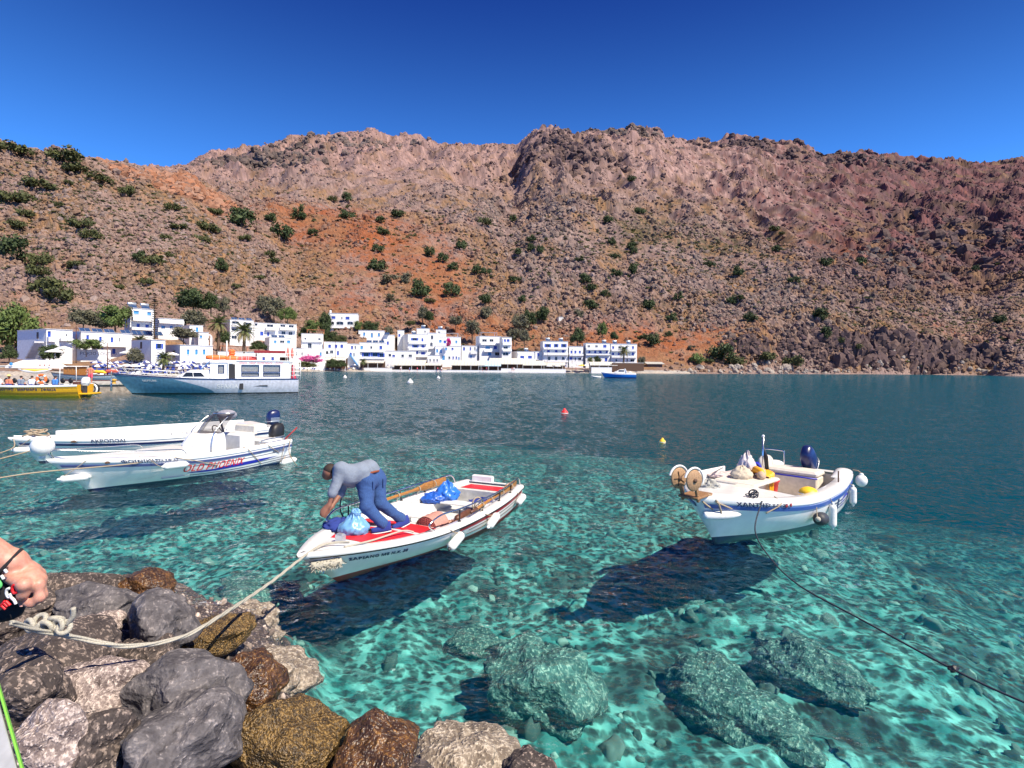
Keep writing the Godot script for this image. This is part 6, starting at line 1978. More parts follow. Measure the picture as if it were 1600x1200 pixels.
	fender(t, h.at(.62, .36, -1, .13), Vector3(.9, .12, 0), .36, .115, M.rubber, "dark grey fender hanging from two lines on the rightmost boat", h.at(.61, h.sheer(.61) + .02, -1, -.05), M.rope)
	fender(t, h.at(.49, .27, -1, .11), Vector3(0, 1, 0), .44, .07, M.fender, "white upright fender right of the dark one", h.at(.50, h.sheer(.50) + .02, -1, -.03))
	fender(t, h.at(.15, .34, -1, .10), Vector3(.05, 1, 0), .38, .068, M.fender, "white upright fender near the stern of the rightmost boat", h.at(.17, h.sheer(.17) + .08, -1, -.03))
	var ball := aboard(t, "ball_fender", "round white ball fender at the stern corner of the rightmost boat", "fender", h.at(.0, .52, -1, .16) + Vector3(-.1, 0, 0))
	part("ball", MB.new().smooth().ball(Vector3.ZERO, Vector3(.12, .135, .12), 10), M.fender, ball)
	part("neck", MB.new().smooth().lathe([[.04, .11], [.045, .15], [.02, .17]], 10), M.fender, ball)
	part("lanyard", MB.new().smooth().tube([Vector3(0, .16, 0), Vector3(.05, .22, .05), Vector3(.12, .24, .14)], .009, 6), M.tan_rope, ball)
	rope("lanyard", "tan cord tied round the near bow gunwale of the rightmost boat", "rope", [aboard_point(t, h.inner(.965, -1, .12, h.sheer(.96) + .05)), aboard_point(t, h.at(.965, h.sheer(.96) - .05, -1, .04)), aboard_point(t, h.at(.965, h.sheer(.96) - .3, -1, .1))], .016, M.tan_rope)
	rope("lanyard", "tan cord running aft along the blue strake to a knot", "rope", [aboard_point(t, h.inner(.80, -1, .15, h.sheer(.8) + .04)), aboard_point(t, h.at(.815, h.sheer(.8) - .04, -1, .03)), aboard_point(t, h.at(.86, h.sheer(.86) - .22, -1, .03))], .011, M.tan_rope)
	var clump := aboard(t, "rope_clump", "tangle of dark rope on the gunwale where the mooring line leaves", "rope", h.inner(.87, -1, .12, h.sheer(.87) + .04))
	for k in 6: part("loop", MB.new().smooth().torus(Vector3(.03 * sin(k * 2.4), .02 + .008 * k, .03 * cos(k * 2.4)), .09 - .008 * k, .009, Basis(Vector3(sin(k * 1.0), 1, cos(k * 1.7)).normalized(), k) * Basis(Vector3.RIGHT, .3 * sin(k * 3.0)), 18, 5), M.rope_dark, clump)
	var a := aboard_point(t, h.at(.87, h.sheer(.87), -1, .03))
	rope("mooring_line", "thin dark mooring line from the rightmost boat across the water", "rope", [a, P(1180, 830, 8.7), on_water(1206, 880) + Vector3(0, .05, 0), on_water(1250, 919) + Vector3(0, .03, 0), on_water(1340, 969) + Vector3(0, .03, 0), on_water(1488, 1050) + Vector3(0, .03, 0), on_water(1600, 1106) + Vector3(0, .05, 0), on_water(1720, 1160) + Vector3(0, .1, 0)], .011, M.rope_dark, 10)
	var fl := part("small_float", rock_mesh(seeded(8), Vector3(.05, .035, .04), 10, .3, .3, .05), M.black, null, on_water(1489, 1050) + Vector3(0, .03, 0))
	tag(fl, "small black weed covered knot on the thin mooring line", "float")

func seeded(n: int) -> RandomNumberGenerator:
	var r := RandomNumberGenerator.new()
	r.seed = n
	return r

func drape_mesh() -> ArrayMesh:     # a coat hung over an edge, with folds and an empty sleeve
	var n := FastNoiseLite.new(); n.seed = 5; n.frequency = 3.0
	var mb := MB.new()
	mb.smooth()
	var rings := []
	for i in 17:
		var f := i / 16.0
		var ring := PackedVector3Array()
		for j in 14:
			var u := j / 13.0
			var along := .34 * (u - .5) * (1.0 + .25 * sin(f * 5.0))
			var back := lerpf(.22, -.22, minf(f / .55, 1.0))
			var y := .06 * sin(minf(f / .55, 1.0) * PI) if f < .55 else -(f - .55) * .85 + .02
			ring.append(Vector3(along + .03 * n.get_noise_2d(f * 3, u), y + .035 * n.get_noise_2d(u * 2.2, f * 2.0) + .02 * sin(u * 15.0 + f * 3.0), -back * -1.0 + .03 * sin(u * 12.0)))
		rings.append(ring)
	mb.loft(rings, false)
	mb.tube([Vector3(.1, .05, .1), Vector3(.2, .12, .02), Vector3(.3, .1, -.12), Vector3(.34, .02, -.2)], [.05, .07, .065, .05], 10)
	return mb.done()

func hull_stripes(h: Hull, t: Node3D, rows: Array, t0: float, t1: float, m: Material):
	for y in rows:
		for s in [-1.0, 1.0]:
			var mb := MB.new()
			h.band(mb, s, t0, t1, y, .014, .004)
			part("thin_stripe", mb, m, t)

func phoenix_boat():
	var h := Hull.new({"L": 5.1, "B": 2.0, "tr": .86, "hs": .66, "hm": .62, "hb": .86, "draft": .25, "over": .85, "p": 3.2, "e0": .18, "e1": .9})
	var t := moor("motor_boat", "white motor boat with red lettering on its side and a tinted windscreen", on_water(140, 768), on_water(442, 723), .86, 5.1)
	var low := func(k): return .03 + .03 * k
	var mb := MB.new(); h.skin(mb, low, func(k): return h.sheer(k)); part("hull", mb, M.gel, t)
	mb = MB.new(); h.skin(mb, func(k): return h.keel(k) + .004, low); part("bottom_paint", mb, M.navy, t)
	mb = MB.new(); for s in [-1.0, 1.0]: h.band(mb, s, .0, .99, .14, .055, .02)
	part("blue_rubbing_strake", mb, mat(Color(.05, .07, .2), .4), t)
	hull_stripes(h, t, [.27, .45, .52, .58], .0, .62, M.navy)
	mb = MB.new(); h.gunwale(mb, .2, .08); part("gunwale", mb, M.gel, t)
	mb = MB.new(); h.inside(mb, .2, .12, .05, .74); part("inner_side", mb, M.inner, t)
	mb = MB.new(); h.floor_(mb, .22, .12, .05, .74); part("sole", mb, M.inner, t)
	mb = MB.new(); h.deck(mb, .14, .72, .995, .01, .05); part("foredeck", mb, M.gel, t)
	part("bow_locker", MB.new().rbox(Vector3(.75, .55, 0), Vector3(1.1, .40, 1.25), .08), M.gel, t)
	part("stern_bench", MB.new().rbox(Vector3(-2.1, .42, 0), Vector3(.55, .6, 1.5), .06), M.gel, t)
	part("helm_seat", MB.new().rbox(Vector3(-1.35, .56, 0), Vector3(.5, .8, .85), .06), M.gel, t)
	part("seat_back", MB.new().rbox(Vector3(-1.62, 1.02, 0), Vector3(.12, .3, .85), .04), M.cream, t)
	# console with a raked tinted screen
	mb = MB.new()
	var rings := []
	for q in [[.12, -.62, .18, .46], [.75, -.62, .14, .44], [.98, -.60, -.02, .42], [1.06, -.58, -.10, .40]]:
		rings.append(PackedVector3Array([Vector3(q[1], q[0], -q[3]), Vector3(q[1], q[0], q[3]), Vector3(q[2], q[0], q[3] * .82), Vector3(q[2] + .05, q[0], q[3] * .5), Vector3(q[2] + .05, q[0], -q[3] * .5), Vector3(q[2], q[0], -q[3] * .82)]))
	mb.loft(rings, true, true)
	part("console", mb, M.gel, t)
	mb = MB.new()
	rings = []
	for q in [[1.04, -.10, .41], [1.25, -.25, .40], [1.45, -.42, .37], [1.56, -.58, .33]]:
		var ring := PackedVector3Array()
		for j in 13:
			var a := -PI / 2 + PI * j / 12.0
			ring.append(Vector3(q[1] - .42 + .42 * cos(a) * .9, q[0], sin(a) * q[2]))
		rings.append(ring)
	mb.smooth().loft(rings, false)
	part("windscreen", mb, M.smoke, t)
	var trim := []
	for j in 13:
		var a := -PI / 2 + PI * j / 12.0
		trim.append(Vector3(-1.0 + .38 * cos(a), 1.565, sin(a) * .33))
	part("screen_rim", MB.new().smooth().tube(trim, .015, 6), M.steel, t)
	part("screen_cover", MB.new().smooth().ball(Vector3(-.98, 1.50, .0), Vector3(.24, .15, .3), 10), worn(Color(.36, .36, .42), .8, 4.0, .3, 48), t)
	for s in [-1, 1]: part("console_rail", MB.new().smooth().tube(arc([Vector3(-.15, .35, s * .47), Vector3(-.2, 1.0, s * .47), Vector3(-.45, 1.3, s * .44), Vector3(-.72, 1.5, s * .4)], 5), .014, 7), M.steel, t)
	part("front_hatch", MB.new().rbox(Vector3(.21, .5, 0), Vector3(.03, .42, .5), .012), M.cream, t)
	part("steering_wheel", MB.new().smooth().torus(Vector3(-.72, 1.05, .05), .19, .014, Basis(Vector3.BACK, 1.1), 24, 6), M.black, t)
	part("antenna", MB.new().smooth().tube([Vector3(-1.3, .9, .55), Vector3(-1.15, 1.5, .6)], .03, 7), M.black, t)
	outboard(t, Vector3(-h.L / 2 - .18, .55, 0), 1.1, -.06, M.black)
	for s in [-1.0, 1.0]:
		part("bow_rail", MB.new().smooth().tube(arc([h.inner(.64, s, .08, h.sheer(.64)), h.inner(.66, s, .07, h.sheer(.66) + .16), h.inner(.78, s, .06, h.sheer(.78) + .18), h.inner(.9, s, .06, h.sheer(.9) + .2), h.inner(.97, s, .05, h.sheer(.97) + .22), h.inner(.985, s, .05, h.sheer(.97))], 6), .014, 7), M.steel, t)
		part("stern_rail", MB.new().smooth().tube(arc([h.inner(.22, s, .08, h.sheer(.22)), h.inner(.22, s, .08, h.sheer(.22) + .12), h.inner(.06, s, .08, h.sheer(.06) + .12), h.inner(.05, s, .08, h.sheer(.05))], 6), .014, 7), M.steel, t)
	lettering("OLD PHOENIX", .18, func(x, y, z): return h.at(.66 - x / h.L, h.sheer(.66 - x / h.L) - .325 + y, -1, z + .007), M.red, t, false, .3)
	lettering("ΦΟΙΝΙΚΑΣ", .085, func(x, y, z): return h.at(.86 - x / h.L, h.sheer(.86 - x / h.L) - .055 + y, -1, z + .03), M.navy, t)
	lettering("ΤΧ ΣΦ 33", .065, func(x, y, z): return h.at(.755 - x / h.L, h.sheer(.755 - x / h.L) - .055 + y, -1, z + .03), M.navy, t)
	lettering("POSEIDON", .065, func(x, y, z): return h.at(.15 - x / h.L, h.sheer(.15 - x / h.L) - .25 + y, -1, z + .007), M.navy, t, true, .2)
	var em := MB.new().smooth().ball(h.at(.89, h.sheer(.89) - .07, -1, .024), Vector3(.075, .03, .012), 6)
	part("emblem", em, M.brown, t)
	# pointed blue flashes under the lettering
	mb = MB.new()
	for q in [[.64, .34, .45, .025], [.50, .16, .42, .045], [.42, .10, .40, .03]]:
		var n := 14
		for i in n:
			var u0 := i / float(n); var u1 := (i + 1.0) / n
			var k0 := lerpf(q[0], q[1], u0); var k1 := lerpf(q[0], q[1], u1)
			var w0: float = q[3] * sin(PI * pow(u0, .7)); var w1: float = q[3] * sin(PI * pow(u1, .7))
			mb.quad(h.at(k1, h.sheer(k1) - q[2] - w1, -1, .006), h.at(k1, h.sheer(k1) - q[2] + w1, -1, .006), h.at(k0, h.sheer(k0) - q[2] + w0, -1, .006), h.at(k0, h.sheer(k0) - q[2] - w0, -1, .006))
	part("blue_flash", mb, M.royal, t)
	mb = MB.new()
	h.strip(mb, -1.0, .03, .12, func(k): return .33, func(k): return h.sheer(k) - .22 - .6 * absf(k - .06), 4, 8, .006)
	part("grey_patch", mb, mat(Color(.40, .42, .52), .4), t)
	for q in [[.74, .38], [.76, .29], [.78, .20]]:
		mb = MB.new()
		mb.tri(h.at(q[0] + .05, q[1] - .035, -1, .006), h.at(q[0] - .02, q[1] + .035, -1, .006), h.at(q[0], q[1] - .035, -1, .006))
		part("white_flash", mb, M.fender, t)
	# fenders, ball and lines
	var ball := aboard(t, "ball_fender", "big round white ball fender on the bow of the red lettered boat", "fender", h.inner(.985, 1, .0, h.sheer(.97) + .30) + Vector3(-.02, 0, .12))
	part("ball", MB.new().smooth().ball(Vector3.ZERO, Vector3(.22, .215, .22), 12), M.fender, ball)
	part("neck", MB.new().smooth().lathe([[.05, -.2], [.06, -.25], [.03, -.29]], 10), M.fender, ball)
	fender(t, h.at(.985, .44, -1, .10), Vector3(1, .05, 0.2), .55, .08, M.fender, "long white fender lying at the bow of the red lettered boat", h.at(.93, h.sheer(.93), -1, .02))
	fender(t, h.at(.70, .50, -1, .10), Vector3(1, 0.05, 0), .62, .085, M.fender, "white fender left of the red lettering", h.at(.78, h.sheer(.78), -1, .02))
	fender(t, h.at(.03, .07, -1, .12), Vector3(1, -.05, 0), .56, .09, M.fender, "white fender floating at the stern of the red lettered boat", h.at(.06, h.sheer(.06), -1, .02))
	var pole := aboard(t, "boat_hook", "short pole wound with orange cord sticking out at the stern corner", "pole", h.inner(.01, -1, .06, h.sheer(0) + .04))
	part("shaft", MB.new().smooth().tube([Vector3(.18, -.1, .1), Vector3(-.2, .32, -.12)], .022, 8), M.dark_red, pole)
	part("cord", MB.new().smooth().tube(arc([Vector3(.05, .04, .04), Vector3(.0, -.2, -.03), Vector3(.1, -.45, .0), Vector3(.25, -.62, -.05)], 5), .014, 6), M.tan_rope, pole)
	rope("mooring_line", "tan bow line of the red lettered boat slanting down to the left", "rope", [aboard_point(t, h.inner(.80, -1, .1, h.sheer(.8) + .03)), aboard_point(t, h.at(.82, h.sheer(.82) - .1, -1, .03)), P(60, 738, 11.6), P(-30, 752, 11.0)], .014, M.tan_rope)
	for q in [[.70, .5, .30, "tan cord slung from the gunwale left of the red lettering"], [.34, .22, .10, "tan cord slung across the blue flash to the waterline"], [.2, .10, .33, "tan cord slung near the stern of the red lettered boat"]]:
		rope("lanyard", q[3], "rope", [aboard_point(t, h.inner(q[0], -1, .1, h.sheer(q[0]) + .03)), aboard_point(t, h.at(q[0] - .01, h.sheer(q[0]) - .02, -1, .03)), aboard_point(t, h.at((q[0] + q[1]) / 2, (h.sheer(q[0]) + q[2]) / 2, -1, .02)), aboard_point(t, h.at(q[1], q[2], -1, .02))], .009, M.tan_rope)
	rope("mooring_line", "stern line of the red lettered boat dropping into the water at the right", "rope", [aboard_point(t, h.inner(.0, -1, .05, h.sheer(0) + .03)), P(452, 708, 16.0), on_water(464, 728)], .014, M.tan_rope)

func second_motor_boat():
	var h := Hull.new({"L": 6.6, "B": 2.0, "tr": .84, "hs": .66, "hm": .62, "hb": .80, "draft": .25, "over": .7, "p": 3.2, "e0": .18, "e1": .9})
	var t := moor("motor_boat", "long white open motor boat moored behind the red lettered one", P(62, 716, 16.4) * Vector3(1, 0, 1), P(402, 706, 20.0) * Vector3(1, 0, 1), .85, 6.6)
	var low := func(k): return .05
	var mb := MB.new(); h.skin(mb, low, func(k): return h.sheer(k)); part("hull", mb, M.gel, t)
	mb = MB.new(); h.skin(mb, func(k): return h.keel(k) + .004, low); part("bottom_paint", mb, M.navy, t)
	mb = MB.new(); for s in [-1.0, 1.0]: h.band(mb, s, .0, .99, .16, .06, .02)
	part("blue_rubbing_strake", mb, M.navy, t)
	mb = MB.new(); h.gunwale(mb, .2, .08); part("gunwale", mb, M.gel, t)
	mb = MB.new(); h.inside(mb, .2, .12, .05, .80); part("inner_side", mb, M.inner, t)
	mb = MB.new(); h.floor_(mb, .22, .12, .05, .80); part("sole", mb, M.inner, t)
	mb = MB.new(); h.deck(mb, .14, .78, .995, .01, .05); part("foredeck", mb, M.gel, t)
	part("stern_bench", MB.new().rbox(Vector3(-2.7, .45, 0), Vector3(.6, .66, 1.5), .06), M.gel, t)
	part("thwart", MB.new().rbox(Vector3(.2, .4, 0), Vector3(.4, .12, 1.5), .04), M.gel, t)
	part("far_board", MB.new().rbox(h.inner(.5, 1, .06, h.sheer(.5) + .10), Vector3(5.6, .2, .05), .015, Basis(Vector3.UP, -.02)), M.gel, t)
	var motor := outboard(t, Vector3(-h.L / 2 - .2, .66, 0), 1.1, -.05, M.navy)
	mb = MB.new()
	for i in 4: mb.box(Vector3(-h.L / 2 - .22, .78 + .045 * i, -.172), Vector3(.32, .022, .02))
	part("pale_band", mb, M.tank, motor)
	lettering("ΑΚΡΟΠΟΛΙ", .11, func(x, y, z): return h.at(.80 - x / h.L, h.sheer(.80 - x / h.L) - .065 + y, -1, z + .03), M.navy, t)
	part("emblem", MB.new().smooth().ball(h.at(.845, h.sheer(.845) - .08, -1, .024), Vector3(.10, .035, .012), 6), M.brown, t)
	for k in [.20, .45]:
		part("handle", MB.new().smooth().tube(arc([h.inner(k, -1, .08, h.sheer(k)), h.inner(k, -1, .08, h.sheer(k) + .08), h.inner(k + .06, -1, .08, h.sheer(k) + .08), h.inner(k + .06, -1, .08, h.sheer(k))], 4), .012, 6), M.steel, t)
	var heap := aboard(t, "rope_heap", "tan rope heaped on the bow of the long open motor boat", "rope", h.inner(.93, 0, .1, h.sheer(.93) + .08))
	for k in 7: part("loop", MB.new().smooth().torus(Vector3(.12 * sin(k * 2.1), .02 * k, .1 * cos(k * 1.7)), .22 - .015 * k, .02, Basis(Vector3(sin(k * 2.0), 0, cos(k * 3.0)).normalized(), .3), 20, 6), M.tan_rope, heap)
	for q in [[.40, "white fender hanging under the rail of the long open boat"], [.22, "white fender hanging near the stern of the long open boat"]]:
		fender(t, h.at(q[0], .30, -1, .1), Vector3(1, 0, 0), .5, .09, M.fender, q[1], h.at(q[0] + .03, h.sheer(q[0]), -1, .02))
	fender(t, h.at(.99, .46, -1, .08), Vector3(1, .06, .3), .5, .085, M.fender, "white pointed fender at the bow of the long open boat", h.at(.95, h.sheer(.95), -1, .02))
	rope("mooring_line", "tan bow line of the long open boat slanting to the left edge", "rope", [aboard_point(t, h.inner(.9, -1, .1, h.sheer(.9) + .04)), P(60, 700, 15.0), P(-20, 722, 13.5)], .016, M.tan_rope)
	rope("mooring_line", "thin second bow line of the long open boat at the left edge", "rope", [aboard_point(t, h.inner(.99, -1, .05, h.sheer(.98))), P(20, 700, 15.5), P(-25, 715, 14.5)], .014, M.tan_rope)
# ---------------------------------------------------------------- pier, beach and the larger boats
func build_pier():
	var a := P(-120, 620, 50.0); var b := P(262, 612, 57.5)
	var t := thing("pier", "low pale concrete pier behind the yellow boat", "pier", Vector3(a.x, 0, a.z), atan2(-(b.z - a.z), b.x - a.x))
	var len := Vector2(b.x - a.x, b.z - a.z).length()
	var n := 9
	for i in n:                                   # cast slabs with open joints
		var x0 := len * i / n; var x1 := len * (i + 1) / n
		part("deck_slab", MB.new().rbox(Vector3((x0 + x1) / 2, .76, -4.0), Vector3(x1 - x0 - .03, .2, 8.0), .03), M.concrete, t)
	part("pier_wall", MB.new().box(Vector3(len / 2, -.7, -4.0), Vector3(len, 2.7, 7.7)), M.stone, t)
	var q := P(145, 608, 52.0)
	var tyre := thing("tyre_fender", "white rimmed black tyre fender hanging on the pier face", "tyre", q)
	part("tyre", MB.new().smooth().torus(Vector3.ZERO, .42, .2, Basis(Vector3.RIGHT, PI / 2), 24, 10), M.black, tyre)
	part("white_rim", MB.new().smooth().torus(Vector3(0, 0, .16), .5, .09, Basis(Vector3.RIGHT, PI / 2), 24, 8), M.fender, tyre)
	q = P(174, 604, 52.6)
	var post := thing("mooring_post", "slim grey mooring post on the pier edge by the ferry bow", "post", Vector3(q.x, .85, q.z))
	part("post", MB.new().smooth().lathe([[.09, -.6], [.08, .0], [.06, .05], [.055, 1.15], [.07, 1.17], [.02, 1.22]], 10), M.tank, post)
	q = P(178, 600, 54)
	var bol := thing("bollard", "small yellow bollard on the pier beside the mooring post", "bollard", Vector3(q.x, .86, q.z))
	part("bollard", MB.new().smooth().lathe([[.22, 0], [.16, .06], [.14, .25], [.24, .32], [.22, .42], [.02, .48]], 14), mat(Color(.55, .30, .04), .6), bol)
	# low terrace with a stone face along the left shore
	a = P(-60, 590, 98); b = P(150, 584, 108)
	var w := thing("terrace_wall", "low pale stone terrace wall along the left beach", "wall", Vector3(a.x, .2, a.z), atan2(-(b.z - a.z), b.x - a.x))
	len = Vector2(b.x - a.x, b.z - a.z).length()
	part("wall", MB.new().box(Vector3(len / 2, .7, -1), Vector3(len, 2.2, 1.6)), M.concrete, w)
	part("coping", MB.new().box(Vector3(len / 2, 1.86, -1), Vector3(len + .1, .12, 1.8)), M.wall, w)

func umbrella_proto(m1: Material, m2: Material, r: float, h: float, label: String) -> Node3D:
	var t := thing("beach_umbrella", label, "umbrella")
	part("pole", MB.new().smooth().tube([Vector3(0, -.3, 0), Vector3(0, h, 0)], .03, 6), M.fender, t)
	for s in 2:
		var mb := MB.new()
		for i in 8:
			if i % 2 != s: continue
			var a0 := TAU * i / 8.0; var a1 := TAU * (i + 1) / 8.0
			var top := Vector3(0, h, 0)
			for k in 3:
				var f0 := k / 3.0; var f1 := (k + 1) / 3.0
				var y0 := h - .5 * r * .7 * pow(f0, 1.3); var y1 := h - .5 * r * .7 * pow(f1, 1.3)
				mb.quad(Vector3(cos(a0) * r * f0, y0, sin(a0) * r * f0), Vector3(cos(a1) * r * f0, y0, sin(a1) * r * f0), Vector3(cos(a1) * r * f1, y1, sin(a1) * r * f1), Vector3(cos(a0) * r * f1, y1, sin(a0) * r * f1))
			var e0 := Vector3(cos(a0) * r, h - .35 * r, sin(a0) * r); var e1 := Vector3(cos(a1) * r, h - .35 * r, sin(a1) * r)
			mb.quad(e0, e1, e1 - Vector3(0, .14, 0), e0 - Vector3(0, .14, 0))
		part("canopy", mb, m1 if s == 0 else m2, t)
	return t

func lounger_proto(m: Material, label: String) -> Node3D:
	var t := thing("sun_lounger", label, "sun lounger")
	part("frame", MB.new().box(Vector3(0, .28, 0), Vector3(.62, .05, 1.3)).box(Vector3(-.27, .13, .55), Vector3(.05, .28, .05)).box(Vector3(.27, .13, .55), Vector3(.05, .28, .05)).box(Vector3(-.27, .13, -.5), Vector3(.05, .28, .05)).box(Vector3(.27, .13, -.5), Vector3(.05, .28, .05)), M.fender, t)
	part("mattress", MB.new().rbox(Vector3(0, .35, .05), Vector3(.6, .09, 1.2), .03).rbox(Vector3(0, .58, -.72), Vector3(.6, .09, .72), .03, Basis(Vector3.RIGHT, .75)), m, t)
	return t

func build_beach():
	var rng := seeded(21)
	var protos := [umbrella_proto(M.cloth_navy, M.cloth_white, 1.05, 2.1, "blue and white striped umbrella on the left beach"), umbrella_proto(M.cloth_white, M.cloth_white, 1.1, 2.1, "plain white umbrella on the left beach")]
	var beds := [lounger_proto(M.cloth_navy, "dark blue sun lounger on the left beach"), lounger_proto(M.cloth_white, "white sun lounger on the left beach")]
	var used := [0, 0, 0, 0]
	var where := ["beneath the long porch house", "below the blue shuttered house", "behind the bow of the ferry", "in front of the short young palm"]
	for i in 34:
		var px := 150.0 + (i % 17) * 11.5 + rng.randf_range(-3, 3)
		var row := i / 17
		var d := shore(px) + 4.0 + row * 5.0 + rng.randf_range(-1, 1)
		var k := 0 if rng.randf() < .68 else 1
		var g := ground(px, d)
		var wh: String = where[clampi(int((px - 150) / 50.0), 0, 3)]
		var o: Node3D = protos[k] if used[k] == 0 else dup(protos[k])
		used[k] += 1
		o.set_meta("label", ["striped umbrella", "white umbrella"][k] + [", front row, ", ", back row, "][row] + wh)
		o.set_meta("group", "umbrellas on the left beach")
		o.position = g
		o.rotation.y = rng.randf() * TAU
		for s in 2:
			var j := 0 if rng.randf() < .7 else 1
			var b: Node3D = beds[j] if used[2 + j] == 0 else dup(beds[j])
			used[2 + j] += 1
			b.set_meta("label", ["dark blue lounger", "white lounger"][j] + [", front row, ", ", back row, "][row] + wh)
			b.set_meta("group", "sun loungers on the left beach")
			b.position = ground(px + (s * 2 - 1) * 4.5, d - 1.0) + Vector3(0, .05, 0)
			b.rotation.y = .5 + rng.randf_range(-.2, .2)
	for i in 52:
		var px := 462.0 + i * 3.0 + rng.randf_range(-1, 1)
		var d := shore(px) + 2.0 + (i % 2) * 4.0
		var j := 0 if i % 3 else 1
		var b := dup(beds[j], ["dark blue", "white"][j] + " lounger on the beach " + ("below the pink bougainvillea" if px < 505 else "in front of the three windowed house" if px < 545 else "in front of the blue windowed hotel"), "sun loungers on the village beach")
		b.position = ground(px, d) + Vector3(0, .05, 0)
		b.rotation.y = rng.randf_range(-.4, .4)
		if i % 9 == 3:
			var u := dup(protos[1 if i % 2 else 0], ("white" if i % 2 else "striped") + " umbrella on the beach " + ("below the pink bougainvillea" if px < 505 else "in front of the three windowed house" if px < 545 else "in front of the blue windowed hotel"), "umbrellas on the village beach")
			u.position = ground(px + 1, d + 1.5)
	# restaurant umbrellas of the long house and cafe umbrellas along the quay
	var big := umbrella_proto(M.cloth_white, M.awning, 1.5, 2.4, "large white parasol, leftmost on the terrace of the long house")
	big.position = P(121, 552, 112.5)
	for q in [[133, 552, 113, "large white parasol, second from the left on the terrace of the long house"], [145, 553, 114, "large white parasol, rightmost on the terrace of the long house"], [100, 560, 108, "wide white parasol over the tables below the outside stair"], [86, 565, 104, "tilted white parasol left of the terrace tables"], [200, 566, 112, "white parasol beside the sandy green tamarisk"], [268, 568, 116, "white parasol under the grey side of the low house"], [893, 578, 240, "white parasol by the lamp pole on the quay"], [905, 577, 241, "white parasol among the tables right of the lamp pole"], [915, 578, 241, "white parasol left of the wide hotel terrace"], [858, 579, 238, "white parasol under the balcony hotel"], [871, 579, 238, "white parasol right under the balcony hotel"]]:
		var u := dup(big, q[3])
		u.position = P(q[0], q[1], q[2])
	for q in [[909, 578, 240, M.yellow, "yellow orange parasol on the quay"], [884, 579, 238, M.cloth_navy, "closed blue parasol on the quay by the balcony hotel"]]:
		var u := dup(big, q[4])
		u.position = P(q[0], q[1], q[2])
		for c in u.get_children():
			if String(c.name).begins_with("canopy"): c.material_override = q[3]
		if q[3] == M.cloth_navy: u.scale = Vector3(.3, 1, .3)
	for q in [[424, 582, 58.0, 0], [429, 582, 58.4, 1]]: pass
	# boat under a white cover on the left shore
	var c := P(58, 578, 100)
	var t := thing("covered_boat", "boat under a long white cover with a blue patch on the left shore", "boat", c + Vector3(0, .3, 0), .25)
	var rings := []
	for i in 15:
		var f := i / 14.0
		var ring := PackedVector3Array()
		var w := 1.15 * pow(sin(PI * clampf(f * .92 + .05, 0, 1)), .5)
		for j in 11:
			var a := PI * j / 10.0
			ring.append(Vector3(-4.6 + 9.2 * f, 1.5 * sin(a) * (.72 + .28 * sin(PI * f)) * (1.0 + .05 * sin(i * 2.1)) * clampf(w, .1, 1), cos(a) * w))
		rings.append(ring)
	part("cover", MB.new().smooth().loft(rings, false), worn(Color(.76, .75, .72), .9, .8, .12, 101), t)
	part("blue_patch", MB.new().smooth().ball(Vector3(-3.4, .75, 1.02), Vector3(.28, .28, .05), 8), M.light_blue, t)
	for k in 3: part("red_mark", MB.new().box(Vector3(1.0 + k * .7, .55, 1.165), Vector3(.2, .3, .02)), M.dark_red, t)
	t = thing("kayak", "white and yellow kayak lying tilted on the left shore", "kayak", P(55, 585, 88) + Vector3(0, .5, 0), .5)
	part("hull", MB.new().smooth().tube([Vector3(-2.1, .35, 0), Vector3(-1.2, .1, 0), Vector3(0, 0, 0), Vector3(1.2, .1, 0), Vector3(2.1, .35, 0)], [.04, .3, .38, .3, .04], 12), M.fender, t)
	part("yellow_deck", MB.new().smooth().tube([Vector3(-1.7, .32, .16), Vector3(0, .14, .25), Vector3(1.7, .32, .16)], [.05, .2, .05], 10), M.yellow, t)

func build_big_boats():
	ferry()
	yellow_boat()
	wooden_boat()
	speed_boat()

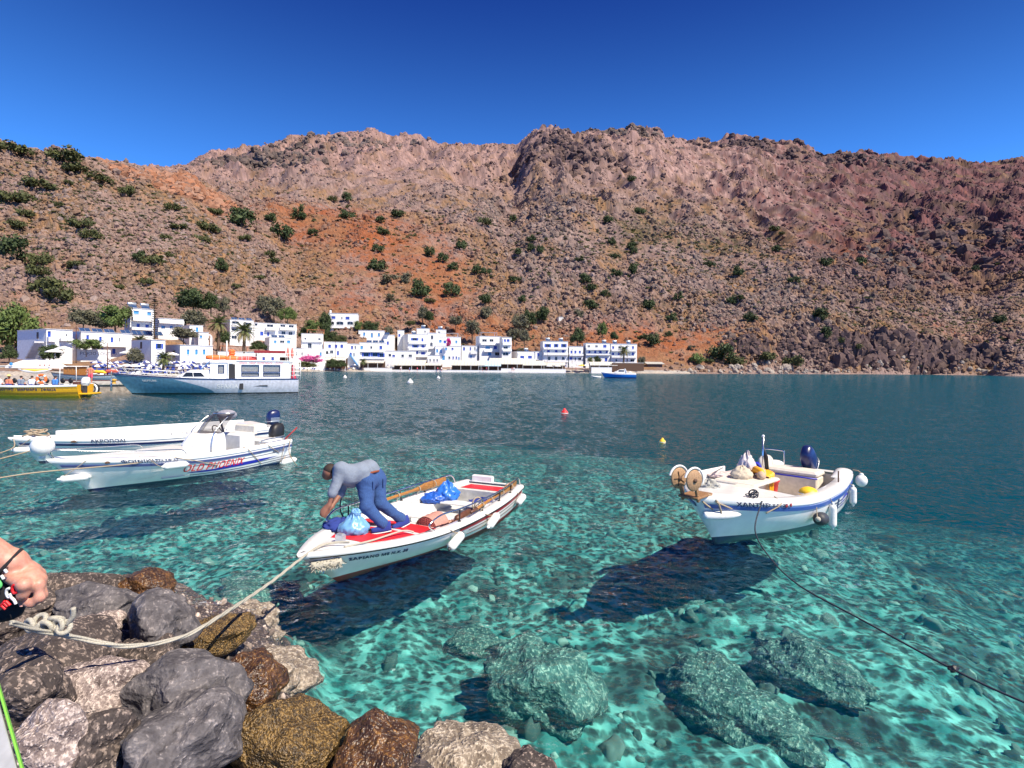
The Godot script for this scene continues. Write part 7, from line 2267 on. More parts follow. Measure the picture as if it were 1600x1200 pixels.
func ferry():
	var h := Hull.new({"L": 14.6, "B": 4.2, "tr": .86, "hs": 1.45, "hm": 1.45, "hb": 1.95, "draft": .8, "over": 1.6, "p": 2.2, "e0": .3, "e1": .8})
	var t := moor("ferry", "white and blue passenger ferry with red lettering along its roof edge", on_water(206, 615), on_water(455, 613.5), 1.8, 14.6)
	t.set_meta("category", "ferry")
	var low := func(k): return .06
	var mb := MB.new(); h.skin(mb, low, func(k): return h.sheer(k)); part("hull", mb, worn(Color(.56, .58, .66), .4, .5, .2, 111), t)
	mb = MB.new(); h.skin(mb, func(k): return h.keel(k) + .01, low); part("bottom_paint", mb, M.black, t)
	mb = MB.new()
	for s in [-1.0, 1.0]:
		mb.smooth()
		h.strip(mb, s, .52, .998, func(k): return .07, func(k): return .07 + (h.sheer(k) - .25) * clampf(pow((k - .52) / .22, .6), 0.02, 1.0), 6, 40, .012)
	part("blue_bow_paint", mb, worn(Color(.09, .23, .34), .35, .5, .25, 112), t)
	mb = MB.new(); for s in [-1.0, 1.0]: h.band(mb, s, .0, .995, .0, .10, .05)
	part("navy_rubbing_strake", mb, M.navy, t)
	mb = MB.new(); h.deck(mb, .1, .0, .99, -.06, .05); part("deck", mb, M.fender, t)
	mb = MB.new(); for s in [-1.0, 1.0]: h.band(mb, s, .02, .99, -.06, .06, .03)
	part("bulwark", mb, M.gel, t)
	var Y := func(py): return (614.0 - py) / 16.3
	var X := func(px): return (330.0 - px) / 17.0
	# fore cabin with a raked front
	mb = MB.new()
	var rings := []
	for q in [[1.3, 4.0, 1.45], [1.75, 3.4, 1.4], [2.2, 2.6, 1.25], [2.28, 2.45, 1.15]]:
		rings.append(PackedVector3Array([Vector3(-1.2, q[0], -q[2]), Vector3(-1.2, q[0], q[2]), Vector3(q[1] - .5, q[0], q[2]), Vector3(q[1], q[0], q[2] * .5), Vector3(q[1], q[0], -q[2] * .5), Vector3(q[1] - .5, q[0], -q[2])]))
	mb.loft(rings, true, true)
	part("fore_cabin", mb, M.gel, t)
	for q in [[[3.05, 2.15], 1.62, [2.75, 2.2], 2.02], [[2.1, 1.15], 1.62, [2.15, 1.5], 2.02]]:
		mb = MB.new()
		var a := Vector3(q[0][0], q[1], -1.43); var b := Vector3(q[0][1], q[1], -1.43); var c := Vector3(q[2][1], q[3], -1.345); var d := Vector3(q[2][0], q[3], -1.345)
		mb.quad(a, d, c, b); mb.quad(a - Vector3(0, 0, .0), b, b + Vector3(0, 0, .04), a + Vector3(0, 0, .04))
		part("cabin_window", mb, M.dark_glass, t)
	# wheelhouse and saloon with real openings
	saloon_box(t, "wheelhouse", X.call(350), X.call(318), 1.36, 3.0, 1.5, [[-.25, .25, .6, 1.4]], M.gel)
	mb = MB.new()
	mb.quad(Vector3(.71, 2.3, -1.2), Vector3(.71, 2.85, -1.2), Vector3(.71, 2.85, 1.2), Vector3(.71, 2.3, 1.2))
	part("front_window", mb, M.dark_glass, t)
	part("door", MB.new().box(Vector3(X.call(350), 2.1, -1.53), Vector3(.55, 1.5, .06)), M.dark, t)
	part("door_frame", MB.new().box(Vector3(X.call(344.5), 2.12, -1.57), Vector3(.10, 1.75, .14)).box(Vector3(X.call(356), 2.12, -1.57), Vector3(.10, 1.75, .14)).box(Vector3(X.call(350.2), 2.96, -1.57), Vector3(.58, .1, .14)), M.gel, t)
	saloon_box(t, "saloon", X.call(441), X.call(357), 1.36, 3.13, 1.62, [[.45, 2.0, .30, .65], [.45, 2.0, .75, 1.42], [2.42, 3.95, .30, .65], [2.42, 3.95, .75, 1.42]], M.gel)
	part("roof", MB.new().rbox(Vector3((X.call(448) + X.call(316)) / 2, 3.19, 0), Vector3(X.call(316) - X.call(448), .12, 3.4), .04), M.gel, t)
	lettering("SFAKIA - SWEET WATER BEACH - LOUTRO", .17, func(x, y, z): return Vector3(X.call(361) - x * .93, 2.97 + y, -1.625 - z), M.red, t)
	lettering("SFAKIA", .42, func(x, y, z): return h.at(.505 - x / h.L, .68 + y, -1, z + .01), M.fender, t)
	lettering("NEPTUNE", .17, func(x, y, z): return h.at(.89 - x / h.L, 1.25 + y, -1, z + .025), M.fender, t)
	part("hatch", MB.new().rbox(h.at(.36, .72, -1, .02), Vector3(.34, .7, .06), .02), M.dark, t)
	part("hull_scuff", MB.new().rbox(h.at(.25, .72, -1, -.02), Vector3(1.5, .14, .06), .02), M.rubber, t)
	# ladder leaning on the wheelhouse
	mb = MB.new()
	for s in [-1, 1]: mb.box(Vector3(1.25, 2.62, -.9 + s * .28), Vector3(.06, 1.35, .06), Basis(Vector3.BACK, .75))
	for i in 6: mb.box(Vector3(1.62 - i * .16, 2.25 + i * .165, -.9), Vector3(.05, .05, .56))
	part("ladder", mb, M.steel, t)
	# roof rails, life rafts, rings, furled red parasols aft
	mb = MB.new(); mb.smooth()
	for s in [-1, 1]:
		for y in [3.65, 4.0]: mb.tube([Vector3(X.call(372), y, s * 1.6), Vector3(X.call(456), y, s * 1.6)], .022, 6)
		for px in [372, 388, 404, 420, 436, 452]: mb.tube([Vector3(X.call(px), 3.2, s * 1.6), Vector3(X.call(px), 4.0, s * 1.6)], .022, 6)
	part("roof_rail", mb, M.fender, t)
	mb = MB.new(); mb.smooth()
	for s in [-1, 1]:
		for y in [1.75, 2.15, 2.55]: mb.tube([Vector3(X.call(442), y, s * 1.75), Vector3(X.call(457), y, s * 1.72)], .03, 6)
		for px in [446, 451, 457]: mb.tube([Vector3(X.call(px), 1.3, s * 1.74), Vector3(X.call(px), 3.15, s * 1.72)], .035, 6)
		mb.tube([Vector3(X.call(440), 3.1, s * 1.74), Vector3(X.call(458), 3.1, s * 1.72)], .035, 6)
		for y in [1.75, 2.1]: mb.tube([h.inner(.7, s, .15, y), h.inner(.85, s, .15, y + .12), h.inner(.97, s, .1, y + .35)], .022, 6)
		for k in [.7, .76, .82, .88, .94, .97]: mb.tube([h.inner(k, s, .15, h.sheer(k)), h.inner(k, s, .14, h.sheer(k) + .62)], .02, 6)
	part("deck_rail", mb, M.fender, t)
	part("stern_curtain", MB.new().rbox(Vector3(X.call(446), 2.2, -.6), Vector3(.25, 1.3, 1.2), .05), M.cloth_pink, t)
	for q in [[326, 3.5, .9, "orange life raft roll on the ferry roof above the wheelhouse", M.orange], [352, 3.42, .7, "orange life buoy bundle on the ferry roof behind the wheelhouse", M.orange], [370, 3.42, 1.0, "pinkish red life raft roll on the ferry roof above the saloon", mat(Color(.8, .1, .08), .6)]]:
		var o := aboard(t, "life_raft", q[3], "life raft", Vector3(X.call(q[0]), q[1], -1.0))
		var pts := []; var rad := []
		for i in 9:
			pts.append(Vector3(-q[2] + q[2] * 2 * i / 8.0, 0, 0)); rad.append(.1 + .14 * pow(sin(PI * clampf(i / 8.0 * .8 + .1, 0, 1)), .5) * (1.0 + .1 * (i % 2)))
		part("roll", MB.new().smooth().tube(pts, rad, 10), q[4], o)
		part("lashing", MB.new().smooth().torus(Vector3(-.3, 0, 0), .24, .02, Basis(Vector3.BACK, PI / 2), 14, 5).torus(Vector3(.3, 0, 0), .24, .02, Basis(Vector3.BACK, PI / 2), 14, 5), M.fender, o)
	var fig := aboard(t, "life_jackets", "stack of orange life jackets beside the ferry mast", "life jackets", Vector3(X.call(349), 3.3, -.6))
	for k in 4: part("jacket", bag_mesh(70 + k, Vector3(.28, .16, .2), .1, .2), M.orange, fig, Vector3(.04 * sin(k * 2.0), .12 + .24 * k, 0))
	part("mast", MB.new().smooth().tube([Vector3(X.call(341), 3.2, 0), Vector3(X.call(341), 5.2, 0)], .06, 8), M.gel, t)
	part("sign_frame", MB.new().rbox(Vector3(X.call(408), 4.12, -1.62), Vector3(2.9, .26, .05), .02), M.dark_red, t)
	for px in [437, 444]:
		var u := aboard(t, "furled_parasol", "furled salmon parasol at the stern of the ferry roof, " + ("left one" if px == 437 else "right one"), "parasol", Vector3(X.call(px), 3.2, -1.2))
		part("cloth", MB.new().smooth().lathe([[.05, .3], [.16, .6], [.12, 1.1], [.04, 1.45]], 10), mat(Color(.75, .2, .16), .9), u)
		part("pole", MB.new().smooth().tube([Vector3.ZERO, Vector3(0, 1.5, 0)], .025, 6), M.fender, u)
	for i in 5:
		passenger(aboard(t, "person", ["person in a white top behind the left saloon window of the ferry", "person in a pale shirt in the left saloon window of the ferry", "person in a white top behind the right saloon window of the ferry", "person in a dark top in the right saloon window of the ferry", "person in a red top on the stern deck of the ferry"][i], "person", Vector3([-2.3, -3.1, -4.3, -5.1, -6.9][i], 1.15, -.9), PI), [M.cloth_white, M.shirt, M.cloth_white, M.cloth_navy, M.cloth_pink][i])

func saloon_box(t: Node3D, called: String, x0: float, x1: float, y0: float, y1: float, hz: float, holes: Array, m: Material):
	# both long walls have the same openings; each is glazed with a thin pane in a dark frame
	var w := x1 - x0; var hh := y1 - y0
	var mb := MB.new()
	var hs := []
	for o in holes:
		hs.append([w - o[1] if o[0] >= 0.0 and w > 3.0 else w / 2 + o[0], w - o[0] if o[0] >= 0.0 and w > 3.0 else w / 2 + o[1], o[2], o[3], ""])
	mb.xf = Transform3D(Basis(Vector3.UP, PI), Vector3(x1, y0, -hz))
	var flip := []
	for o in hs: flip.append([w - o[1], w - o[0], o[2], o[3], ""])
	wall_with_holes(mb, w, hh, flip, .08)
	mb.xf = Transform3D(Basis.IDENTITY, Vector3(x0, y0, hz))
	wall_with_holes(mb, w, hh, hs, .08)
	mb.xf = Transform3D.IDENTITY
	mb.box(Vector3(x0 + .04, (y0 + y1) / 2, 0), Vector3(.08, hh, hz * 2 - .17))
	mb.box(Vector3(x1 - .04, (y0 + y1) / 2, 0), Vector3(.08, hh, hz * 2 - .17))
	var o := part(called, mb, m, t)
	for s in [-1, 1]:
		for q in hs:
			var a: float = x0 + q[0]; var b: float = x0 + q[1]
			var win := part("window_pane", MB.new().box(Vector3((a + b) / 2, y0 + (q[2] + q[3]) / 2, s * (hz - .04)), Vector3(b - a, q[3] - q[2], .012)), M.pane, t)
			var fr := MB.new()
			for e in [-1, 1]:
				fr.box(Vector3((a + b) / 2 + e * (b - a) / 2, y0 + (q[2] + q[3]) / 2, s * (hz + .012)), Vector3(.05, q[3] - q[2] + .05, .04))
				fr.box(Vector3((a + b) / 2, y0 + (q[2] + q[3]) / 2 + e * (q[3] - q[2]) / 2, s * (hz + .0125)), Vector3(b - a - .05, .05, .041))
			part("frame", fr, M.navy, win)
	part("bench", MB.new().rbox(Vector3((x0 + x1) / 2, y0 + .3, .5), Vector3(w * .8, .4, .5), .04), M.dark_wood, o)

func yellow_boat():
	var h := Hull.new({"L": 9.5, "B": 2.9, "tr": .86, "hs": 1.02, "hm": .95, "hb": 1.2, "draft": .4, "over": .9, "p": 2.4, "e0": .3, "e1": .8})
	var a := on_water(116, 620); var dir := Vector3(-1, 0, .18).normalized()
	var c := a + dir * 4.75 + Vector3(0, 0, -1.25)
	var t := thing("passenger_boat", "yellow open passenger boat full of seated people at the left edge", "boat", Vector3(c.x, 0, c.z), atan2(-dir.z, dir.x))
	var low := func(k): return .10
	var ym := worn(Color(.80, .42, .012), .45, 1.0, .18, 121)
	var mb := MB.new(); h.skin(mb, low, func(k): return h.sheer(k)); part("hull", mb, ym, t)
	mb = MB.new(); h.skin(mb, func(k): return h.keel(k) + .01, low); part("bottom_paint", mb, ym, t)
	mb = MB.new(); for s in [-1.0, 1.0]: h.band(mb, s, .0, .99, .0, .13, .05)
	part("white_gunwale_band", mb, M.gel, t)
	for y in [.26, .62, .72]:
		mb = MB.new(); for s in [-1.0, 1.0]: h.band(mb, s, .0, .97, y, .02, .012)
		part("plank_line", mb, M.dark_wood, t)
	mb = MB.new(); h.gunwale(mb, .2, .1); part("gunwale", mb, M.gel, t)
	mb = MB.new(); h.inside(mb, .2, .35, .04, .8); part("inner_side", mb, M.cream, t)
	mb = MB.new(); h.floor_(mb, .22, .35, .04, .8); part("sole", mb, M.dark_wood, t)
	mb = MB.new(); h.deck(mb, .15, .8, .99, -.02, .05); part("foredeck", mb, M.cream, t)
	for s in [-1, 1]: part("bench", MB.new().rbox(Vector3(.3, .82, s * .95), Vector3(6.6, .12, .45), .03), M.dark_wood, t)
	part("swim_step", MB.new().rbox(Vector3(-5.1, .22, 0), Vector3(.9, .16, 1.9), .06), ym, t)
	part("stern_locker", MB.new().rbox(Vector3(-4.4, 1.0, 0), Vector3(.5, .5, 1.6), .05), M.dark_wood, t)
	var text := "ΛΟΥΤΡΟ - ΜΑΡΜΑΡΑ - ΣΦΑΚΙΑ"
	# the visible side is to starboard here only if the bow points left; letters read from left to right
	lettering(text, .21, func(x, y, z): return h.at(.60 - x / h.L, .62 + y, -1, z + .014), M.navy, t, true)
	outboard(t, Vector3(-5.0, .92, -.55), 1.5, 0.0, M.fender)
	for i in 11:
		var s := 1
		part("seat_back", MB.new().smooth().ball(Vector3(3.2 - i * .62, 1.28, s * 1.12), Vector3(.2, .24, .08), 6), M.black, t)
	mb = MB.new(); mb.smooth()
	for s in [-1, 1]:
		mb.tube([Vector3(4.2, 2.55, s * 1.15), Vector3(-3.9, 2.55, s * 1.15)], .03, 6)
		for x in [4.0, -3.4]: mb.tube([Vector3(x, 1.0, s * 1.2), Vector3(x, 2.55, s * 1.15)], .028, 6)
	part("awning_frame", mb, M.fender, t)
	var ring := aboard(t, "life_ring", "orange and white life ring on the rail of the yellow boat", "life ring", Vector3(-2.0, 1.5, -1.1))
	part("ring", MB.new().smooth().torus(Vector3.ZERO, .33, .10, Basis(Vector3.RIGHT, PI / 2), 26, 9), M.orange, ring)
	for k in 4: part("white_band", MB.new().smooth().torus(Vector3.ZERO, .33, .105, Basis(Vector3.RIGHT, PI / 2), 5, 9, TAU * k / 4.0 + .6, TAU * k / 4.0 + .95), M.fender, ring)
	var who := [[3.1, M.cloth_navy, "person in a dark top seated at the left edge of the yellow boat"], [2.2, M.cloth_blue, "person in a bright blue top seated in the yellow boat"], [1.3, M.cloth_white, "person in a white top with straps seated in the yellow boat"], [.55, M.skin_sun, "person with a bare tanned back and straw hat in the yellow boat"], [-.35, M.shirt, "person in a lilac shirt seated in the yellow boat"], [-1.15, M.cloth_white, "person in a white shirt seated beside the life ring"], [-2.9, M.cloth_blue, "person in a royal blue top near the stern of the yellow boat"]]
	for q in who:
		var o := aboard(t, "person", q[2], "person", Vector3(q[0], .88, -.86), 0, "")
		passenger(o, q[1])
		if q[0] == .55: part("hat", MB.new().smooth().lathe([[.26, .84], [.25, .86], [.12, .88], [.11, .98], [.02, 1.0]], 14), mat(Color(.6, .42, .18), .9), o)

func wooden_boat():
	var h := Hull.new({"L": 10.2, "B": 2.8, "tr": .7, "hs": 1.05, "hm": .85, "hb": 1.25, "draft": .4, "over": .7, "p": 2.3, "e0": .35, "e1": .8})
	var a := on_water(92, 594); var b := on_water(188, 594)
	var c := (a + b) / 2
	var t := thing("wooden_boat", "blue wooden fishing boat with a brown cabin and a mast behind the pier", "boat", Vector3(c.x, 0, c.z), PI + .12)
	var low := func(k): return .08
	var mb := MB.new(); h.skin(mb, low, func(k): return h.sheer(k)); part("hull", mb, worn(Color(.26, .42, .52), .6, .8, .3, 131), t)
	mb = MB.new(); h.skin(mb, func(k): return h.keel(k) + .01, low); part("bottom_paint", mb, M.dark_red, t)
	mb = MB.new(); for s in [-1.0, 1.0]: h.band(mb, s, .0, .99, .0, .12, .04)
	part("brown_rail", mb, M.dark_wood, t)
	mb = MB.new(); for s in [-1.0, 1.0]: h.band(mb, s, .0, .98, .34, .05, .015)
	part("white_line", mb, M.fender, t)
	mb = MB.new(); h.deck(mb, .1, .0, .99, -.1, .05); part("deck", mb, M.wood, t)
	mb = MB.new()
	wall_with_holes(mb, 2.4, 1.2, [[.2, .6, .45, .95, ""], [.8, 1.2, .45, .95, ""], [1.4, 1.8, .45, .95, ""], [1.95, 2.25, .45, .95, ""]], .06)
	mb.xf = Transform3D(Basis(Vector3.UP, PI), Vector3(2.4, 0, -1.7))
	wall_with_holes(mb, 2.4, 1.2, [[.5, 1.0, .45, .95, ""], [1.4, 1.9, .45, .95, ""]], .06)
	mb.xf = Transform3D.IDENTITY
	mb.box(Vector3(.03, .6, -.85), Vector3(.06, 1.2, 1.57)); mb.box(Vector3(2.37, .6, -.85), Vector3(.06, 1.2, 1.57))
	var cab := part("cabin", mb, M.wood, t, Vector3(1.0, .85, .85))
	cab.rotation.y = PI
	cab.position = Vector3(3.4, .85, -.85)
	part("cabin_roof", MB.new().rbox(Vector3(2.2, 2.1, 0), Vector3(2.7, .1, 2.0), .03), M.dark_wood, t)
	part("mast", MB.new().smooth().tube([Vector3(-2.6, .8, 0), Vector3(-2.5, 6.0, 0)], [.1, .05], 8), M.dark_wood, t)
	part("boom", MB.new().smooth().tube([Vector3(-2.5, 3.6, 0), Vector3(-4.6, 1.6, 0)], .05, 7).tube([Vector3(-2.5, 5.6, 0), Vector3(4.8, 1.2, 0)], .012, 5).tube([Vector3(-2.5, 5.6, 0), Vector3(-5.0, 1.1, 0)], .012, 5), M.dark_wood, t)
	var o := aboard(t, "deck_cover", "yellow rolled cover on the wooden fishing boat", "cover", Vector3(-1.4, 1.25, -.5))
	part("roll", MB.new().smooth().tube([Vector3(-1.3, -.1, 0), Vector3(-.8, .1, 0), Vector3(.6, .12, 0), Vector3(1.2, -.1, 0)], [.1, .26, .26, .08], 10), M.yellow, o)
	o = aboard(t, "deck_cover", "faded red cover on the bow of the wooden fishing boat", "cover", Vector3(-3.4, 1.35, -.3))
	part("roll", MB.new().smooth().tube([Vector3(-1.1, .05, 0), Vector3(-.6, .15, 0), Vector3(.7, .1, 0), Vector3(1.1, -.1, 0)], [.1, .3, .28, .1], 10), mat(Color(.6, .12, .08), .9), o)

func speed_boat():
	var h := Hull.new({"L": 8.0, "B": 2.6, "tr": .9, "hs": 1.0, "hm": 1.05, "hb": 1.35, "draft": .4, "over": .9, "p": 2.2, "e0": .3, "e1": .8})
	var a := on_water(947, 590); var b := on_water(990, 590)
	var c := (a + b) / 2
	var t := thing("speed_boat", "bright blue and white cabin speedboat in front of the village end", "boat", Vector3(c.x, 0, c.z), PI - .05)
	var low := func(k): return .06
	var mb := MB.new(); h.skin(mb, low, func(k): return h.sheer(k)); part("hull", mb, mat(Color(.015, .2, .62), .3), t)
	mb = MB.new(); h.skin(mb, func(k): return h.keel(k) + .01, low); part("bottom_paint", mb, M.navy, t)
	mb = MB.new(); for s in [-1.0, 1.0]: h.band(mb, s, .0, .99, -.02, .25, .04)
	part("white_band", mb, M.gel, t)
	mb = MB.new(); h.deck(mb, .1, .0, .99, .0, .25); part("deck", mb, M.gel, t)
	var rings := []
	for q in [[1.2, 1.9, 1.0, -1.6], [1.75, 1.0, .9, -1.5], [2.1, .1, .8, -1.4], [2.15, -.1, .7, -1.3]]:
		rings.append(PackedVector3Array([Vector3(q[3], q[0], -q[2]), Vector3(q[3], q[0], q[2]), Vector3(q[1] - .4, q[0], q[2]), Vector3(q[1], q[0], q[2] * .5), Vector3(q[1], q[0], -q[2] * .5), Vector3(q[1] - .4, q[0], -q[2])]))
	part("cabin", MB.new().loft(rings, true, true), M.gel, t)
	part("windscreen", MB.new().box(Vector3(1.0, 1.72, 0), Vector3(.9, .05, 1.3), Basis(Vector3.BACK, -.75)).box(Vector3(-.2, 1.75, .93), Vector3(1.4, .4, .05)).box(Vector3(-.2, 1.75, -.93), Vector3(1.4, .4, .05)), M.dark_glass, t)
	part("arch", MB.new().smooth().tube([Vector3(-1.5, 1.2, -1.1), Vector3(-1.2, 2.3, -.9), Vector3(-1.2, 2.3, .9), Vector3(-1.5, 1.2, 1.1)], .07, 7), M.gel, t)
	part("seat", MB.new().rbox(Vector3(-2.6, 1.3, 0), Vector3(.6, .5, 1.6), .08), M.cloth_white, t)
	var din := P(932, 590, 143)
	var o := thing("dinghy", "small white dinghy left of the bright blue speedboat", "dinghy", Vector3(din.x, .15, din.z), PI)
	part("tube", MB.new().smooth().tube([Vector3(-1.1, 0, -.5), Vector3(.6, .05, -.5), Vector3(1.2, .15, 0), Vector3(.6, .05, .5), Vector3(-1.1, 0, .5)], .2, 9), M.fender, o)
	part("floor", MB.new().box(Vector3(-.2, -.05, 0), Vector3(1.9, .06, .8)), M.tank, o)
# ---------------------------------------------------------------- the rocks at the photographer's feet
func rock_mat(seed_: int, dark: Color, light: Color, spot: Color, at: float, scale: float, bump_cm: float, rough := .85) -> StandardMaterial3D:
	# stone of two tones with blotches of a third (lichen, barnacles, pebbles set in it)
	var size := 512
	var a := FastNoiseLite.new(); a.seed = seed_; a.frequency = .012; a.fractal_octaves = 5
	var b := FastNoiseLite.new(); b.seed = seed_ + 1; b.frequency = .045; b.fractal_octaves = 4
	var c := FastNoiseLite.new(); c.seed = seed_ + 2; c.frequency = .11; c.fractal_octaves = 2
	var ia := a.get_seamless_image(size, size)
	var ib := b.get_seamless_image(size, size)
	var ic := c.get_seamless_image(size, size)
	var im := Image.create(size, size, false, Image.FORMAT_RGB8)
	for y in size:
		for x in size:
			var u := ia.get_pixel(x, y).r
			var v := ib.get_pixel(x, y).r
			var w := ic.get_pixel(x, y).r
			var k := dark.lerp(light, clampf((u - .3) * 1.6 + (v - .5) * .8, 0, 1))
			var s := smoothstep(at, at + .06, v * .62 + u * .2 + w * .24)
			k = k.lerp(spot, s)
			k = k * (.72 + .5 * w)
			im.set_pixel(x, y, k.linear_to_srgb())
	var m := StandardMaterial3D.new()
	m.albedo_texture = ImageTexture.create_from_image(im)
	m.roughness = rough
	m.uv1_triplanar = true
	m.uv1_scale = Vector3.ONE * scale
	m.heightmap_enabled = true
	m.heightmap_texture = ImageTexture.create_from_image(ib)
	m.heightmap_scale = bump_cm
	return m

func build_shore_rocks():
	var rng := seeded(31)
	var grey := rock_mat(201, Color(.05, .045, .05), Color(.17, .155, .16), Color(.32, .28, .27), .71, .8, 2.0)
	var dark := rock_mat(211, Color(.035, .026, .024), Color(.10, .078, .07), Color(.40, .31, .26), .63, .9, 2.0)
	var pale := rock_mat(221, Color(.12, .09, .085), Color(.40, .32, .30), Color(.62, .52, .47), .58, 1.3, 2.0)
	var moss := rock_mat(231, Color(.035, .022, .008), Color(.15, .085, .022), Color(.36, .22, .07), .60, 1.8, 3.0, .4)
	var wet := rock_mat(241, Color(.03, .016, .010), Color(.12, .055, .025), Color(.30, .15, .04), .66, 1.3, 2.0, .35)
	# column, row, metres ahead, half sizes, material, turn, label
	var list := [
		[292, 1092, 4.0, Vector3(.42, .34, .34), grey, .3, "large blue grey angular boulder with a flat sloping face, in front of the taut rope"],
		[285, 1165, 3.62, Vector3(.45, .34, .34), grey, 1.4, "large blue grey rounded boulder at the bottom below the angular one"],
		[74, 1168, 3.25, Vector3(.21, .25, .22), pale, .7, "whitish purple pitted rock at the bottom left beside the white board"],
		[252, 968, 5.0, Vector3(.42, .27, .33), grey, 2.2, "smooth dark grey boulder right behind the sagging rope"],
		[160, 945, 5.5, Vector3(.46, .20, .34), grey, .2, "flat grey boulder left of the smooth dark one"],
		[226, 918, 6.3, Vector3(.34, .19, .3), wet, 1.0, "brown rock at the water's edge, topmost of the shore pile"],
		[92, 935, 6.0, Vector3(.75, .30, .55), dark, .5, "dark brown conglomerate rock with pale pebbles, under the hand"],
		[0, 955, 5.2, Vector3(.6, .3, .5), dark, 1.9, "dark conglomerate rock at the left edge behind the rope end"],
		[85, 1035, 4.35, Vector3(.52, .30, .42), dark, 2.6, "long dark brown rock slab below the rope loop"],
		[150, 1072, 4.0, Vector3(.36, .22, .28), pale, .1, "pinkish crusted rock with white rimmed hollows"],
		[143, 985, 4.9, Vector3(.26, .16, .22), pale, 1.1, "small pinkish tan rock under the rope between the grey boulders"],
		[338, 990, 5.5, Vector3(.40, .17, .30), moss, .8, "olive brown mossy rock just right of the smooth dark boulder"],
		[392, 1072, 4.5, Vector3(.27, .27, .26), wet, 2.0, "brown grey rock behind the angular boulder at the water's edge"],
		[455, 1160, 3.95, Vector3(.42, .33, .36), moss, .4, "golden brown barnacled wet rock at the bottom centre left"],
		[590, 1178, 3.9, Vector3(.36, .25, .30), wet, 1.2, "reddish brown wet rock, rightmost above the water"],
		[825, 1212, 3.95, Vector3(.24, .16, .2), dark, 2.4, "tip of a brown rock at the bottom edge right of the wet rocks"],
		[150, 1175, 3.4, Vector3(.24, .26, .24), dark, .9, "dark brown rock wedged between the purple rock and the large boulder"],
		[20, 1095, 3.6, Vector3(.34, .26, .3), dark, 2.9, "dark brown rock behind the white board"],
		[215, 1035, 4.6, Vector3(.3, .2, .26), dark, .35, "small dark rock under the lowest bend of the rope"],
	]
	for q in list:
		var p := P(q[0], q[1], q[2])
		var o := part("shore_rock", rock_mesh(rng, q[3], 56, .12, .62, .014), q[4], null, p)
		o.rotation = Vector3(rng.randf_range(-.2, .2), q[5], rng.randf_range(-.2, .2))
		tag(o, q[6], "rock")
	# the ground between them
	var vs := PackedVector3Array()
	var nc := 150; var nr := 120
	var n := FastNoiseLite.new(); n.seed = 41; n.frequency = .9; n.fractal_octaves = 4
	for r in nr:
		var d := lerpf(1.2, 9.5, r / float(nr - 1))
		for c in nc:
			var x := lerpf(-9.0, 1.2, c / float(nc - 1))
			var off := bank(x) - d
			var h := clampf(off * (.22 if off > 0 else .9), -2.6, .5) - .12 + n.get_noise_2d(x, d) * .20 + n.get_noise_2d(x * 3, d * 3) * .07
			vs.append(Vector3(x, h, -d))
	struct("rocky_shore_ground", grid_mesh(vs, PackedColorArray(), nc, nr, true), dark)
	var places := []; var tints := []
	while places.size() < 900:
		var d := rng.randf_range(3.0, 7.5); var x := rng.randf_range(-6.5, -.8)
		var off := bank(x) - d
		if off < -.2: continue
		var h := clampf(off * .22, -1.6, .5) - .12 + n.get_noise_2d(x, d) * .20 + n.get_noise_2d(x * 3, d * 3) * .07
		var s := rng.randf_range(.008, .03) * (1.0 if rng.randf() < .9 else 1.8)
		places.append(Transform3D(random_basis(rng, Vector3(s, s * .6, s * 1.2)), Vector3(x, h + .003, -d)))
		tints.append(Color(.12, .09, .07).lerp(Color(.6, .5, .44), rng.randf()))
	tag(multi("shore_pebbles", lump(rng, 7, .25, true), vcol(.9), places, tints), "pale pebbles caught between the rocks of the near shore", "pebbles")
	# white board with a green edge at the lower left
	var e0 := P(-14, 1030, 2.1); var e1 := P(46, 1240, 1.75)
	var along := (e1 - e0)
	var out := Vector3(-1, -.05, .25).normalized()
	out = (out - along.normalized() * out.dot(along.normalized())).normalized()
	var nrm := along.cross(out).normalized()
	if nrm.z < 0: nrm = -nrm
	var b := Basis(out, along.normalized(), out.cross(along.normalized()))
	var t := thing("white_board", "white painted board with a bright green edge at the lower left corner", "board", (e0 + e1) / 2)
	part("panel", MB.new().rbox(out * .27, Vector3(.52, along.length(), .03), .005, b), worn(Color(.40, .41, .44), .7, 3.0, .18, 51), t)
	part("green_edge", MB.new().rbox(out * .0, Vector3(.006, along.length() + .002, .036), .004, b), mat(Color(.22, .62, .06), .5), t)

